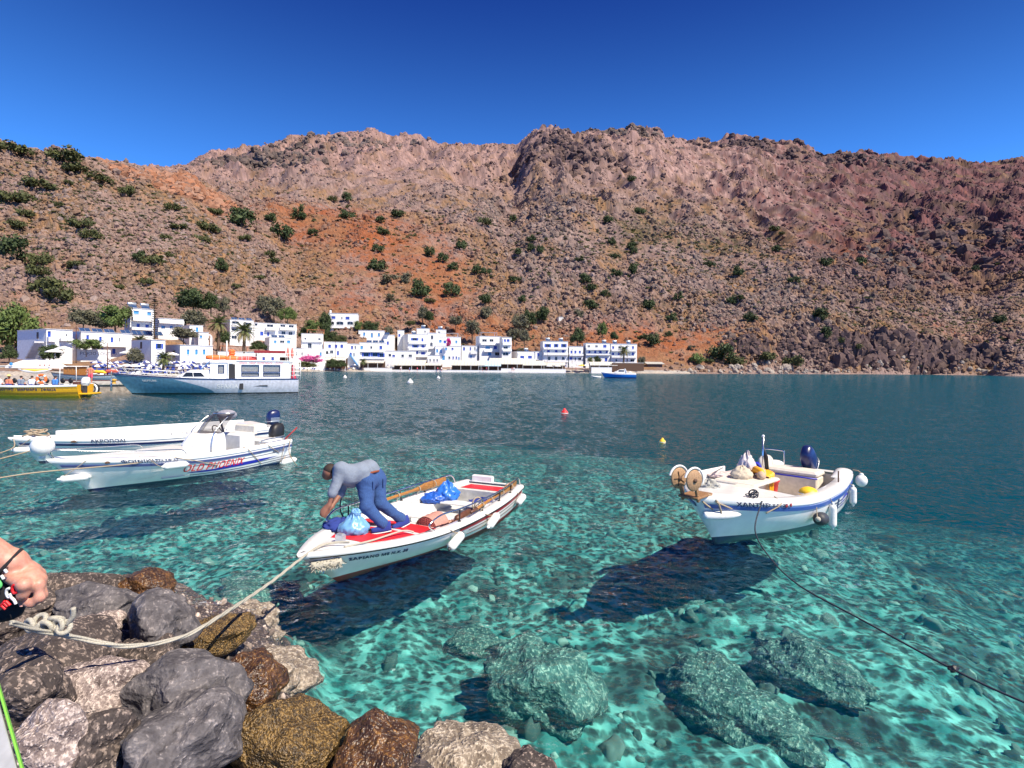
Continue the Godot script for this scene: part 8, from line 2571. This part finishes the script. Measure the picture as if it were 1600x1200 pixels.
# ---------------------------------------------------------------- figures: tapered bones joined into one skin
func skin_mesh(bones: Array, cell: float, k: float) -> ArrayMesh:    # bone: [from, to, radius, radius]
	var lo := Vector3.ONE * 1e9; var hi := -lo
	for q in bones:
		for e in 2:
			var r: float = q[2 + e] + k * .5 + cell * 3
			lo = lo.min(q[e] - Vector3.ONE * r); hi = hi.max(q[e] + Vector3.ONE * r)
	var nx := int((hi.x - lo.x) / cell) + 2; var ny := int((hi.y - lo.y) / cell) + 2; var nz := int((hi.z - lo.z) / cell) + 2
	var f := PackedFloat32Array(); f.resize(nx * ny * nz); f.fill(9.0)
	for q in bones:
		var a: Vector3 = q[0]; var b: Vector3 = q[1]
		var ra: float = q[2]; var rb: float = q[3]
		var m := maxf(ra, rb) + k + cell * 2
		var l0 := (a.min(b) - Vector3.ONE * m - lo) / cell; var l1 := (a.max(b) + Vector3.ONE * m - lo) / cell
		var ab := b - a; var inv := 1.0 / maxf(ab.length_squared(), 1e-9)
		for z in range(maxi(int(l0.z), 0), mini(int(l1.z) + 1, nz)):
			for y in range(maxi(int(l0.y), 0), mini(int(l1.y) + 1, ny)):
				var at := (z * ny + y) * nx
				for x in range(maxi(int(l0.x), 0), mini(int(l1.x) + 1, nx)):
					var p := lo + Vector3(x, y, z) * cell
					var t := clampf((p - a).dot(ab) * inv, 0.0, 1.0)
					var d := (p - a - ab * t).length() - lerpf(ra, rb, t)
					var o := f[at + x]
					if o > 8.0: f[at + x] = d
					else:
						var h := maxf(k - absf(o - d), 0.0) / k
						f[at + x] = minf(o, d) - h * h * k * .25
	var vs := PackedVector3Array(); var ids := {}
	var nxy := nx * ny
	var corner := [0, 1, nx, nx + 1, nxy, nxy + 1, nxy + nx, nxy + nx + 1]
	var cp := [Vector3(0, 0, 0), Vector3(1, 0, 0), Vector3(0, 1, 0), Vector3(1, 1, 0), Vector3(0, 0, 1), Vector3(1, 0, 1), Vector3(0, 1, 1), Vector3(1, 1, 1)]
	var edges := [[0, 1], [2, 3], [4, 5], [6, 7], [0, 2], [1, 3], [4, 6], [5, 7], [0, 4], [1, 5], [2, 6], [3, 7]]
	for z in nz - 1:
		for y in ny - 1:
			var row := z * nxy + y * nx
			for x in nx - 1:
				var i := row + x
				var s := f[i]
				if s > cell * 2.5: continue
				var any := false
				for c in 8:
					if (f[i + corner[c]] < 0.0) != (s < 0.0):
						any = true
						break
				if not any: continue
				var sum := Vector3.ZERO; var n := 0
				for e in edges:
					var v0 := f[i + corner[e[0]]]; var v1 := f[i + corner[e[1]]]
					if (v0 < 0.0) != (v1 < 0.0):
						sum += cp[e[0]].lerp(cp[e[1]], v0 / (v0 - v1)); n += 1
				ids[i] = vs.size()
				vs.append(lo + (Vector3(x, y, z) + sum / n) * cell)
	var idx := PackedInt32Array()
	for i in ids:
		for ax in 3:
			var step: int = [1, nx, nxy][ax]
			var u: int = [nx, 1, 1][ax]; var w: int = [nxy, nxy, nx][ax]
			if i + step >= f.size(): continue
			var v0 := f[i]; var v1 := f[i + step]
			if (v0 < 0.0) == (v1 < 0.0): continue
			if not (ids.has(i - u) and ids.has(i - w) and ids.has(i - u - w)): continue
			var q := [ids[i - u - w], ids[i - w], ids[i], ids[i - u]]
			if ax == 0: q = [ids[i - u - w], ids[i - w], ids[i], ids[i - u]]
			var forward := (v0 < 0.0) == (ax == 1)
			if forward: idx.append_array(PackedInt32Array([q[0], q[1], q[2], q[0], q[2], q[3]]))
			else: idx.append_array(PackedInt32Array([q[0], q[2], q[1], q[0], q[3], q[2]]))
	var ns := PackedVector3Array(); ns.resize(vs.size())
	for j in range(0, idx.size(), 3):
		var n := (vs[idx[j + 2]] - vs[idx[j]]).cross(vs[idx[j + 1]] - vs[idx[j]])
		for e in 3: ns[idx[j + e]] += n
	for j in ns.size(): ns[j] = ns[j].normalized()
	var arrays := []
	arrays.resize(Mesh.ARRAY_MAX)
	arrays[Mesh.ARRAY_VERTEX] = vs
	arrays[Mesh.ARRAY_NORMAL] = ns
	arrays[Mesh.ARRAY_INDEX] = idx
	var am := ArrayMesh.new()
	am.add_surface_from_arrays(Mesh.PRIMITIVE_TRIANGLES, arrays)
	return am

func folds(mesh: ArrayMesh, amp: float, freq: float, along: Vector3, seed_: int) -> ArrayMesh:   # cloth creases that run across the given direction
	var n := FastNoiseLite.new(); n.seed = seed_; n.frequency = freq; n.fractal_type = FastNoiseLite.FRACTAL_RIDGED; n.fractal_octaves = 3
	var a := mesh.surface_get_arrays(0)
	var vs: PackedVector3Array = a[Mesh.ARRAY_VERTEX]
	var ns: PackedVector3Array = a[Mesh.ARRAY_NORMAL]
	var idx: PackedInt32Array = a[Mesh.ARRAY_INDEX]
	along = along.normalized()
	for i in vs.size():
		var p := vs[i] + along * vs[i].dot(along) * .5
		vs[i] += ns[i] * amp * n.get_noise_3dv(p)
	ns.fill(Vector3.ZERO)
	for j in range(0, idx.size(), 3):
		var q := (vs[idx[j + 2]] - vs[idx[j]]).cross(vs[idx[j + 1]] - vs[idx[j]])
		for e in 3: ns[idx[j + e]] += q
	for j in ns.size(): ns[j] = ns[j].normalized()
	a[Mesh.ARRAY_VERTEX] = vs
	a[Mesh.ARRAY_NORMAL] = ns
	var am := ArrayMesh.new()
	am.add_surface_from_arrays(Mesh.PRIMITIVE_TRIANGLES, a)
	return am

func fatter(bones: Array, by: float) -> Array:
	var out := []
	for q in bones: out.append([q[0], q[1], q[2] + by, q[3] + by])
	return out

func head_bones(c: Vector3, up: Vector3, face: Vector3, s := 1.0) -> Array:     # skull, jaw, nose and ears about the middle of the head
	var side := face.cross(up).normalized()
	return [
		[c + up * .03 * s - face * .025 * s, c + up * .035 * s + face * .02 * s, .088 * s, .084 * s],
		[c - up * .02 * s + face * .025 * s, c - up * .085 * s + face * .055 * s, .066 * s, .038 * s],
		[c + face * .095 * s + up * .0 * s, c + face * .115 * s - up * .03 * s, .010 * s, .015 * s],
		[c + side * .088 * s + up * .015 * s, c + side * .088 * s - up * .03 * s, .014 * s, .010 * s],
		[c - side * .088 * s + up * .015 * s, c - side * .088 * s - up * .03 * s, .014 * s, .010 * s],
	]

var sitter := []
func passenger(o: Node3D, cloth: Material):      # a seated person seen from behind: z- is the back, face towards +z; origin on the seat
	if sitter.is_empty():
		var head := Vector3(0, .74, .04)
		var torso := [[Vector3(-.09, .08, 0), Vector3(-.11, .46, .0), .12, .115], [Vector3(.09, .08, 0), Vector3(.11, .46, .0), .12, .115], [Vector3(-.14, .48, .0), Vector3(.14, .48, .0), .085, .085]]
		var arms := []
		for s in [-1, 1]:
			arms.append([Vector3(s * .21, .47, 0), Vector3(s * .27, .22, .03), .055, .045])
			arms.append([Vector3(s * .27, .22, .03), Vector3(s * .2, .10, .25), .043, .033])
			arms.append([Vector3(s * .2, .10, .25), Vector3(s * .16, .09, .34), .036, .026])
		var legs := []
		for s in [-1, 1]:
			legs.append([Vector3(s * .1, .07, .02), Vector3(s * .12, .08, .46), .09, .065])
			legs.append([Vector3(s * .12, .08, .46), Vector3(s * .12, -.33, .46), .06, .045])
		var sleeve := []
		for s in [-1, 1]: sleeve.append([Vector3(s * .2, .47, 0), Vector3(s * .24, .34, .015), .064, .064])
		sitter.append(skin_mesh(torso + arms + legs + [[Vector3(0, .5, 0), head, .055, .055]] + head_bones(head, Vector3.UP, Vector3.BACK), .024, .05))
		sitter.append(skin_mesh(fatter(torso, .014) + sleeve, .026, .05))
		sitter.append(skin_mesh(fatter([legs[0], legs[2]], .014) + fatter([torso[0], torso[1]].map(func(q): return [q[0], q[0] + Vector3(0, .06, 0), q[2], q[2]]), .018), .03, .05))
		sitter.append(MB.new().smooth().ball(head + Vector3(0, .045, -.02), Vector3(.102, .095, .108), 9).done())
	part("body", sitter[0], M.skin_sun if cloth == M.skin_sun else M.skin, o)
	if cloth != M.skin_sun: part("top", sitter[1], cloth, o)
	part("shorts", sitter[2], M.cloth_navy, o)
	part("hair", sitter[3], M.hair, o)

func build_people():
	bending_man()
	pier_man()
	reaching_hand()
	var rng := seeded(61)
	# people on the waterfront, tiny in the distance
	var proto := stander([.0, .0], M.cloth_white, M.cloth_navy, "person in white walking on the quay below the cream awning")
	proto.position = P(626, 579, 229)
	var spots := [[640, "person in blue standing on the quay under the cream awning", M.cloth_blue, 230.5], [652, "person in red at the right end of the cream awning", M.cloth_pink, 230.5], [684, "person in red on the quay by the flat white canopy", M.cloth_pink, 231], [690, "person in white on the quay by the flat white canopy", M.cloth_white, 231], [760, "person in pink on the quay under the blue awning", M.cloth_pink, 231.5], [754, "person in dark clothes on the quay under the blue awning", M.cloth_black, 231.5], [803, "person in white at the right end of the largest awning", M.cloth_white, 233], [800, "person in pink at the right end of the largest awning", M.cloth_pink, 233], [900, "person in red on the quay among the parasols", M.cloth_pink, 237], [912, "person in white near the yellow parasol", M.cloth_white, 238], [533, "person in swimwear on the beach before the three windowed house", M.skin_sun, 227], [575, "person in swimwear at the waterline before the blue windowed hotel", M.skin_sun, 230], [549, "person in blue on the beach below the blue stair", M.cloth_blue, 230], [580, "person in white on the beach before the hotel", M.cloth_white, 231], [502, "person in swimwear at the waterline right of the ferry", M.skin_sun, 220]]
	for q in spots:
		var o := dup(proto, q[1])
		var g := ground(q[0], q[3] + 9.0)
		o.position = Vector3(P(q[0], 580, q[3] + 9.0).x, maxf(g.y, .1), -(q[3] + 9.0)) if q[0] < 600 else P(q[0], 580, q[3])
		o.rotation.y = rng.randf() * TAU
		o.get_node("top").material_override = q[2]

func stander(_v: Array, top: Material, bottom: Material, label: String, akimbo := false, called := "person") -> Node3D:
	var t := thing(called, label, "person")
	var head := Vector3(0, 1.60, .02)
	var torso := [[Vector3(-.08, .95, 0), Vector3(-.10, 1.36, 0), .115, .115], [Vector3(.08, .95, 0), Vector3(.10, 1.36, 0), .115, .115], [Vector3(-.14, 1.38, 0), Vector3(.14, 1.38, 0), .08, .08]]
	var arms := []
	for s in [-1, 1]:
		if akimbo:
			arms.append([Vector3(s * .2, 1.37, 0), Vector3(s * .36, 1.14, -.04), .055, .044])
			arms.append([Vector3(s * .36, 1.14, -.04), Vector3(s * .2, 1.0, .07), .043, .033])
			arms.append([Vector3(s * .2, 1.0, .07), Vector3(s * .13, .98, .12), .034, .026])
		else:
			arms.append([Vector3(s * .2, 1.37, 0), Vector3(s * .25, 1.08, .02), .055, .044])
			arms.append([Vector3(s * .25, 1.08, .02), Vector3(s * .26, .84, .06), .043, .033])
			arms.append([Vector3(s * .26, .84, .06), Vector3(s * .26, .72, .08), .034, .024])
	var legs := []
	for s in [-1, 1]:
		legs.append([Vector3(s * .095, .92, 0), Vector3(s * .11, .5, .01), .095, .062])
		legs.append([Vector3(s * .11, .5, .01), Vector3(s * .12, .08, 0), .06, .042])
		legs.append([Vector3(s * .12, .05, -.03), Vector3(s * .135, .03, .15), .042, .028])
	part("body", skin_mesh(torso + arms + legs + [[Vector3(0, 1.4, 0), head, .055, .055]] + head_bones(head, Vector3.UP, Vector3.BACK), .024, .05), M.skin_sun, t)
	if not akimbo: part("top", skin_mesh(fatter(torso, .014), .03, .05), top, t)
	var sh := []
	for s in [-1, 1]: sh.append([Vector3(s * .095, .94, 0), Vector3(s * .115, .58, .01), .118, .098])
	part("shorts", skin_mesh(sh, .026, .05), bottom, t)
	part("hair", MB.new().smooth().ball(head + Vector3(0, .045, -.02), Vector3(.102, .092, .108), 9), M.hair, t)
	return t

func pier_man():
	var o := stander([], M.skin_sun, M.cloth_pink, "tanned man in pink shorts standing on the pier with hands on hips", true)
	var p := P(141, 600, 55.0)
	o.position = Vector3(p.x, .86, p.z)
	o.rotation.y = PI + .3

func bending_man():
	var t := thing("person", "person in jeans and a grey shirt bending over the bow of the open boat", "person", P(600, 832, 8.35))
	var o := t.position
	var J := func(px, py, d): return P(px, py, d) - o
	var hip_n: Vector3 = J.call(572, 753, 8.55); var hip_f: Vector3 = J.call(588, 749, 8.80)
	var knee_n: Vector3 = J.call(573, 792, 8.38); var knee_f: Vector3 = J.call(594, 786, 8.70)
	var ank_n: Vector3 = J.call(602, 823, 8.34); var ank_f: Vector3 = J.call(631, 814, 8.80)
	var waist_n: Vector3 = J.call(563, 738, 8.50); var waist_f: Vector3 = J.call(576, 733, 8.72)
	var sh_n: Vector3 = J.call(533, 734, 8.34); var sh_f: Vector3 = J.call(541, 737, 8.66)
	var chest_n: Vector3 = J.call(546, 742, 8.42); var chest_f: Vector3 = J.call(552, 741, 8.66)
	var el_n: Vector3 = J.call(521, 766, 8.22); var wr_n: Vector3 = J.call(514, 790, 8.18); var ha_n: Vector3 = J.call(508, 797, 8.16)
	var el_f: Vector3 = J.call(532, 771, 8.46); var wr_f: Vector3 = J.call(518, 792, 8.28); var ha_f: Vector3 = J.call(511, 798, 8.24)
	var head: Vector3 = J.call(516, 738, 8.42)
	var neck: Vector3 = (sh_n + sh_f) / 2 + Vector3(-.02, .03, 0)
	var hd: Vector3 = (head - neck).normalized()
	var torso := [[hip_n, waist_n, .135, .12], [hip_f, waist_f, .135, .12], [waist_n, chest_n, .115, .125], [waist_f, chest_f, .115, .125], [chest_n, sh_n, .125, .085], [chest_f, sh_f, .125, .085], [sh_n, sh_f, .085, .085], [hip_n, hip_f, .13, .13]]
	var arm := [[sh_n, el_n, .062, .048], [el_n, wr_n, .046, .030], [sh_f, el_f, .062, .048], [el_f, wr_f, .046, .030]]
	var legs := [[hip_n, knee_n, .115, .072], [knee_n, ank_n, .066, .045], [hip_f, knee_f, .115, .072], [knee_f, ank_f, .066, .045]]
	var hand := []
	for q in [[wr_n, ha_n], [wr_f, ha_f]]:
		var d: Vector3 = (q[1] - q[0]).normalized()
		var side := d.cross(Vector3(.2, .3, 1).normalized()).normalized()
		hand.append([q[0], q[1], .03, .036])
		for k in 4:
			var base: Vector3 = q[1] + side * (k - 1.5) * .02
			var curl := Vector3(-.2, -1, .2).normalized()
			hand.append([base, base + d * .035 + curl * .012, .012, .011])
			hand.append([base + d * .035 + curl * .012, base + d * .045 + curl * .042, .011, .009])
		hand.append([q[0].lerp(q[1], .4) + side * .03, q[1] + side * .05 + Vector3(0, -.03, 0), .014, .010])
	part("body", skin_mesh(torso + arm + legs + hand + [[neck, head, .062, .06]] + head_bones(head, -hd.lerp(Vector3(0, -1, 0), .15).normalized() * -1.0, Vector3(-.35, -.85, -.35).normalized()), .015, .04), M.skin_dark, t)
	# shirt with rolled sleeves, jeans, belt, hair, shoes
	var sl := [[sh_n, el_n.lerp(wr_n, .18), .082, .068], [sh_f, el_f.lerp(wr_f, .0), .082, .068]]
	part("shirt", folds(skin_mesh(fatter([torso[2], torso[3], torso[4], torso[5], torso[6]], .020) + [[hip_n.lerp(waist_n, .6), waist_n, .135, .14], [hip_f.lerp(waist_f, .6), waist_f, .135, .14], [(chest_n + chest_f) / 2 + Vector3(.02, -.10, .0), (waist_n + waist_f) / 2 + Vector3(-.03, -.10, 0), .10, .09]] + sl, .011, .05), .012, 2.2, (waist_n - sh_n) * .0 + Vector3(.3, 1, .2), 5), M.shirt, t)
	part("cuff", MB.new().smooth().torus(el_n.lerp(wr_n, .2), .055, .016, Basis(Quaternion(Vector3.UP, (wr_n - el_n).normalized())), 16, 6), M.shirt, t)
	var ld: Vector3 = (knee_n - hip_n).normalized()
	part("jeans", folds(skin_mesh([[hip_n.lerp(waist_n, .35), hip_n, .150, .150], [hip_f.lerp(waist_f, .35), hip_f, .150, .150], [hip_n, hip_f, .14, .14], [hip_n, knee_n, .135, .095], [knee_n, ank_n.lerp(knee_n, .12), .090, .070], [hip_f, knee_f, .135, .095], [knee_f, ank_f.lerp(knee_f, .12), .090, .070], [knee_n + Vector3(0, .02, .03), knee_n + Vector3(.03, -.02, .0), .09, .08], [ank_n.lerp(knee_n, .2), ank_n.lerp(knee_n, .12), .072, .072], [ank_f.lerp(knee_f, .2), ank_f.lerp(knee_f, .12), .072, .072]], .011, .035), .011, 2.6, Vector3(.2, 1, .1), 8), M.denim, t)
	var wm: Vector3 = (hip_n.lerp(waist_n, .62) + hip_f.lerp(waist_f, .62)) / 2
	var wd: Vector3 = ((waist_n + waist_f) - (hip_n + hip_f)).normalized()
	var ws: Vector3 = (hip_f - hip_n).normalized()
	var belt := []
	for i in 29:
		var a := TAU * i / 28.0
		belt.append(wm + ws * cos(a) * .285 + wd.cross(ws) * sin(a) * .168)
	part("belt", MB.new().smooth().tube(belt, .018, 6), M.leather, t)
	for q in [[Vector3(.0, -.02, .06), hip_n], [Vector3(.02, -.03, .02), hip_f]]:
		part("back_pocket", MB.new().rbox(q[1] + Vector3(.115, -.03, .075), Vector3(.02, .13, .12), .006, Basis(Vector3.UP, .55)), M.denim, t)
	part("hair", MB.new().smooth().ball(head + Vector3(.0, .045, .01), Vector3(.098, .088, .1), 10), M.hair, t)
	for q in [[ank_n, Vector3(-1, -.12, .28).normalized(), Vector3(.02, -.035, .0)], [ank_f, Vector3(-.75, -.25, .62).normalized(), Vector3(.02, -.03, .0)]]:
		var d: Vector3 = q[1]
		var heel: Vector3 = q[0] + q[2] - d * .07
		var up := Vector3.UP
		var side := d.cross(up).normalized()
		up = side.cross(d).normalized()
		var rings := []; var soles := []
		for i in 10:
			var f := i / 9.0
			var w := .052 * pow(sin(PI * clampf(.12 + f * .80, 0, 1)), .45)
			var hgt := lerpf(.14, .07, smoothstep(.25, .8, f))
			var c := heel + d * .29 * f
			var ring := PackedVector3Array(); var sole := PackedVector3Array()
			for j in 12:
				var a := TAU * j / 12.0
				ring.append(c + side * cos(a) * w + up * (maxf(sin(a), -.25) * hgt * .8 + .0))
				sole.append(c + side * cos(a) * (w + .006) + up * (sin(a) * .014 - .03))
			rings.append(ring); soles.append(sole)
		var shoe := part("shoe", MB.new().smooth().loft(rings, true, true), M.cloth_navy, t)
		part("white_sole", MB.new().smooth().loft(soles, true, true), M.fender, shoe)
		var lc := MB.new()
		for i in 4: lc.rbox(heel + d * (.13 + i * .028) + up * (.07 - i * .012), Vector3(.05, .006, .008), .002, Basis(side, up, side.cross(up)))
		part("laces", lc, M.fender, shoe)

func reaching_hand():
	var t := thing("person", "person's forearm and hand with a dark wrist band reaching in from the left edge", "person", P(20, 880, 1.3))
	var o := t.position
	var J := func(px, py, d): return P(px, py, d) - o
	var elbow: Vector3 = J.call(-190, 772, 1.18); var wr: Vector3 = J.call(22, 884, 1.30)
	var sh: Vector3 = J.call(-420, 640, 1.0)
	var bones := [[sh, elbow, .055, .046], [elbow, elbow.lerp(wr, .35), .046, .047], [elbow.lerp(wr, .35), wr, .047, .029], [wr + Vector3(0, .012, 0), wr - Vector3(0, .012, 0), .026, .026]]
	var kn := [J.call(54, 890, 1.345), J.call(61, 897, 1.325), J.call(63, 905, 1.305), J.call(60, 913, 1.285)]
	for k in 4:
		bones.append([wr + Vector3(.006, .012 - .010 * k, -.008 * (k - 1.5)), kn[k], .021, .0125])
		if k: bones.append([kn[k - 1].lerp(wr, .35), kn[k].lerp(wr, .35), .017, .017])
	var fingers := []
	var lens := [1.0, 1.08, 1.0, .82]
	for k in 4:
		var l: float = lens[k]
		var a: Vector3 = kn[k]
		var b: Vector3 = a + Vector3(.008, -.036, .004) * l
		var c: Vector3 = b + Vector3(-.020, -.014, .004) * l
		var e: Vector3 = c + Vector3(-.019, .002, .001) * l
		fingers.append_array([[a, b, .0108, .0095], [b, c, .0095, .0088], [c, e, .0088, .0072]])
	var th0: Vector3 = wr + Vector3(.014, -.020, .018)
	var th1: Vector3 = J.call(37, 914, 1.262); var th2: Vector3 = J.call(36, 928, 1.268); var th3: Vector3 = J.call(30, 937, 1.278)
	fingers.append_array([[th0, th1, .0165, .0125], [th1, th2, .012, .0105], [th2, th3, .0105, .0085]])
	part("forearm_and_hand", skin_mesh(bones + fingers, .0032, .009), skin_close(), t)
	for k in 4:
		var c: Vector3 = fingers[k * 3 + 2][1]
		part("nail", MB.new().smooth().ball(c + Vector3(-.003, -.0055, .004), Vector3(.0048, .0022, .004), 6), mat(Color(.66, .36, .30), .3), t)
	var wd: Vector3 = (wr - elbow).normalized()
	part("wrist_band", MB.new().smooth().torus(wr - wd * .012, .0335, .0042, Basis(Quaternion(Vector3.UP, wd)) * Basis(Vector3.RIGHT, .12), 30, 8), M.cloth_black, t)
	part("second_band", MB.new().smooth().torus(wr - wd * .004, .0325, .003, Basis(Quaternion(Vector3.UP, wd)) * Basis(Vector3.RIGHT, .2), 30, 8), mat(Color(.06, .03, .04), .8), t)
	# the black printed bag that the hand holds
	var bag := thing("cloth_bag", "black cloth bag with red and white print held by the hand at the left edge", "bag", P(-18, 930, 1.30))
	var ob := bag.position
	var vs := PackedVector3Array()
	var n := FastNoiseLite.new(); n.seed = 3; n.frequency = 7.0
	var nc := 49; var nr := 37
	for i in nr:
		var a := -PI / 2 + PI * i / (nr - 1)
		for j in nc:
			var u := TAU * (j % (nc - 1)) / (nc - 1)
			var p := Vector3(cos(a) * cos(u), sin(a), -cos(a) * sin(u) * -1.0)
			var w := Vector3(signf(p.x) * pow(absf(p.x), .75) * .075, signf(p.y) * pow(absf(p.y), .8) * .066, p.z * .045)
			w.x += -w.y * .10
			vs.append(w * (1.0 + .16 * n.get_noise_3dv(w * 2.0)))
	part("cloth", grid_smooth(vs, nc, nr), worn(Color(.014, .013, .018), .9, 9.0, .3, 52), bag)
	var on_cloth := func(px, py): return P(px, py, 1.255) - ob
	var prints := [[[[27, 916], [22, 914], [19, 919], [21, 926], [26, 926], [28, 921], [27, 916]], M.red], [[[15, 919], [11, 921], [10, 927], [13, 933], [17, 932], [16, 927]], M.fender], [[[14, 928], [18, 934], [22, 938], [25, 944]], M.fender], [[[2, 946], [8, 939]], M.red], [[[2, 946], [9, 952]], M.red], [[[6, 942], [12, 948]], M.red], [[[9, 939], [16, 946]], M.red], [[[2, 899], [6, 905]], M.fender], [[[7, 890], [11, 895]], M.fender], [[[-4, 906], [0, 910], [1, 916], [-3, 920]], mat(Color(.1, .5, .15), .6)]]
	for q in prints:
		var pts := []
		for v in q[0]: pts.append(on_cloth.call(v[0], v[1]))
		part("print", MB.new().smooth().tube(arc(pts, 5), .0032, 6), q[1], bag)
	var knot := thing("rope_knot", "knotted off white rope end lying on the rocks under the black bag", "rope", P(75, 975, 3.6))
	for k in 7: part("turn", MB.new().smooth().torus(Vector3(.035 * k - .1, .02 * sin(k * 1.9), .02 * cos(k * 2.3)), .035, .016, Basis(Vector3(cos(k * 1.1), sin(k * 1.3), .4).normalized(), PI / 2), 14, 7), M.rope, knot)
	part("tail", MB.new().smooth().tube(arc([Vector3(.12, 0, 0), Vector3(.16, .05, 0), Vector3(.17, .11, .01)], 5), .016, 7), M.rope, knot)

func skin_close() -> StandardMaterial3D:
	var m := mat(Color(.60, .32, .235), .5)
	m.albedo_texture = noise_tex(57, .03, Color(.88, .80, .78), Color(1, 1, 1), FastNoiseLite.TYPE_SIMPLEX, 5, 256)
	m.uv1_triplanar = true
	m.uv1_scale = Vector3.ONE * 9.0
	m.subsurf_scatter_enabled = true
	m.subsurf_scatter_strength = .25
	return m

func build_small_things():
	# buoys
	for q in [[882, 646, M.red, .24, "red buoy floating alone in the middle of the bay"], [1035, 691, M.yellow, .13, "small yellow and white float left of the rightmost boat"], [641, 598, M.fender, .5, "white float near the village beach, right one"], [539, 590, M.fender, .4, "white and green float off the village beach"], [685, 591, M.fender, .4, "white float off the grey awning"]]:
		var p := on_water(q[0], q[1])
		var t := thing("buoy", q[4], "buoy", p)
		var r: float = q[3]
		part("body", MB.new().smooth().lathe([[.02, -.6 * r], [.75 * r, -.4 * r], [r, .0], [.85 * r, .5 * r], [.5 * r, .85 * r], [.3 * r, 1.0 * r], [.28 * r, 1.3 * r], [.02, 1.35 * r]], 16), q[2], t)
		part("ring", MB.new().smooth().torus(Vector3(0, .1 * r, 0), .98 * r, .09 * r, Basis.IDENTITY, 18, 6), M.fender, t)
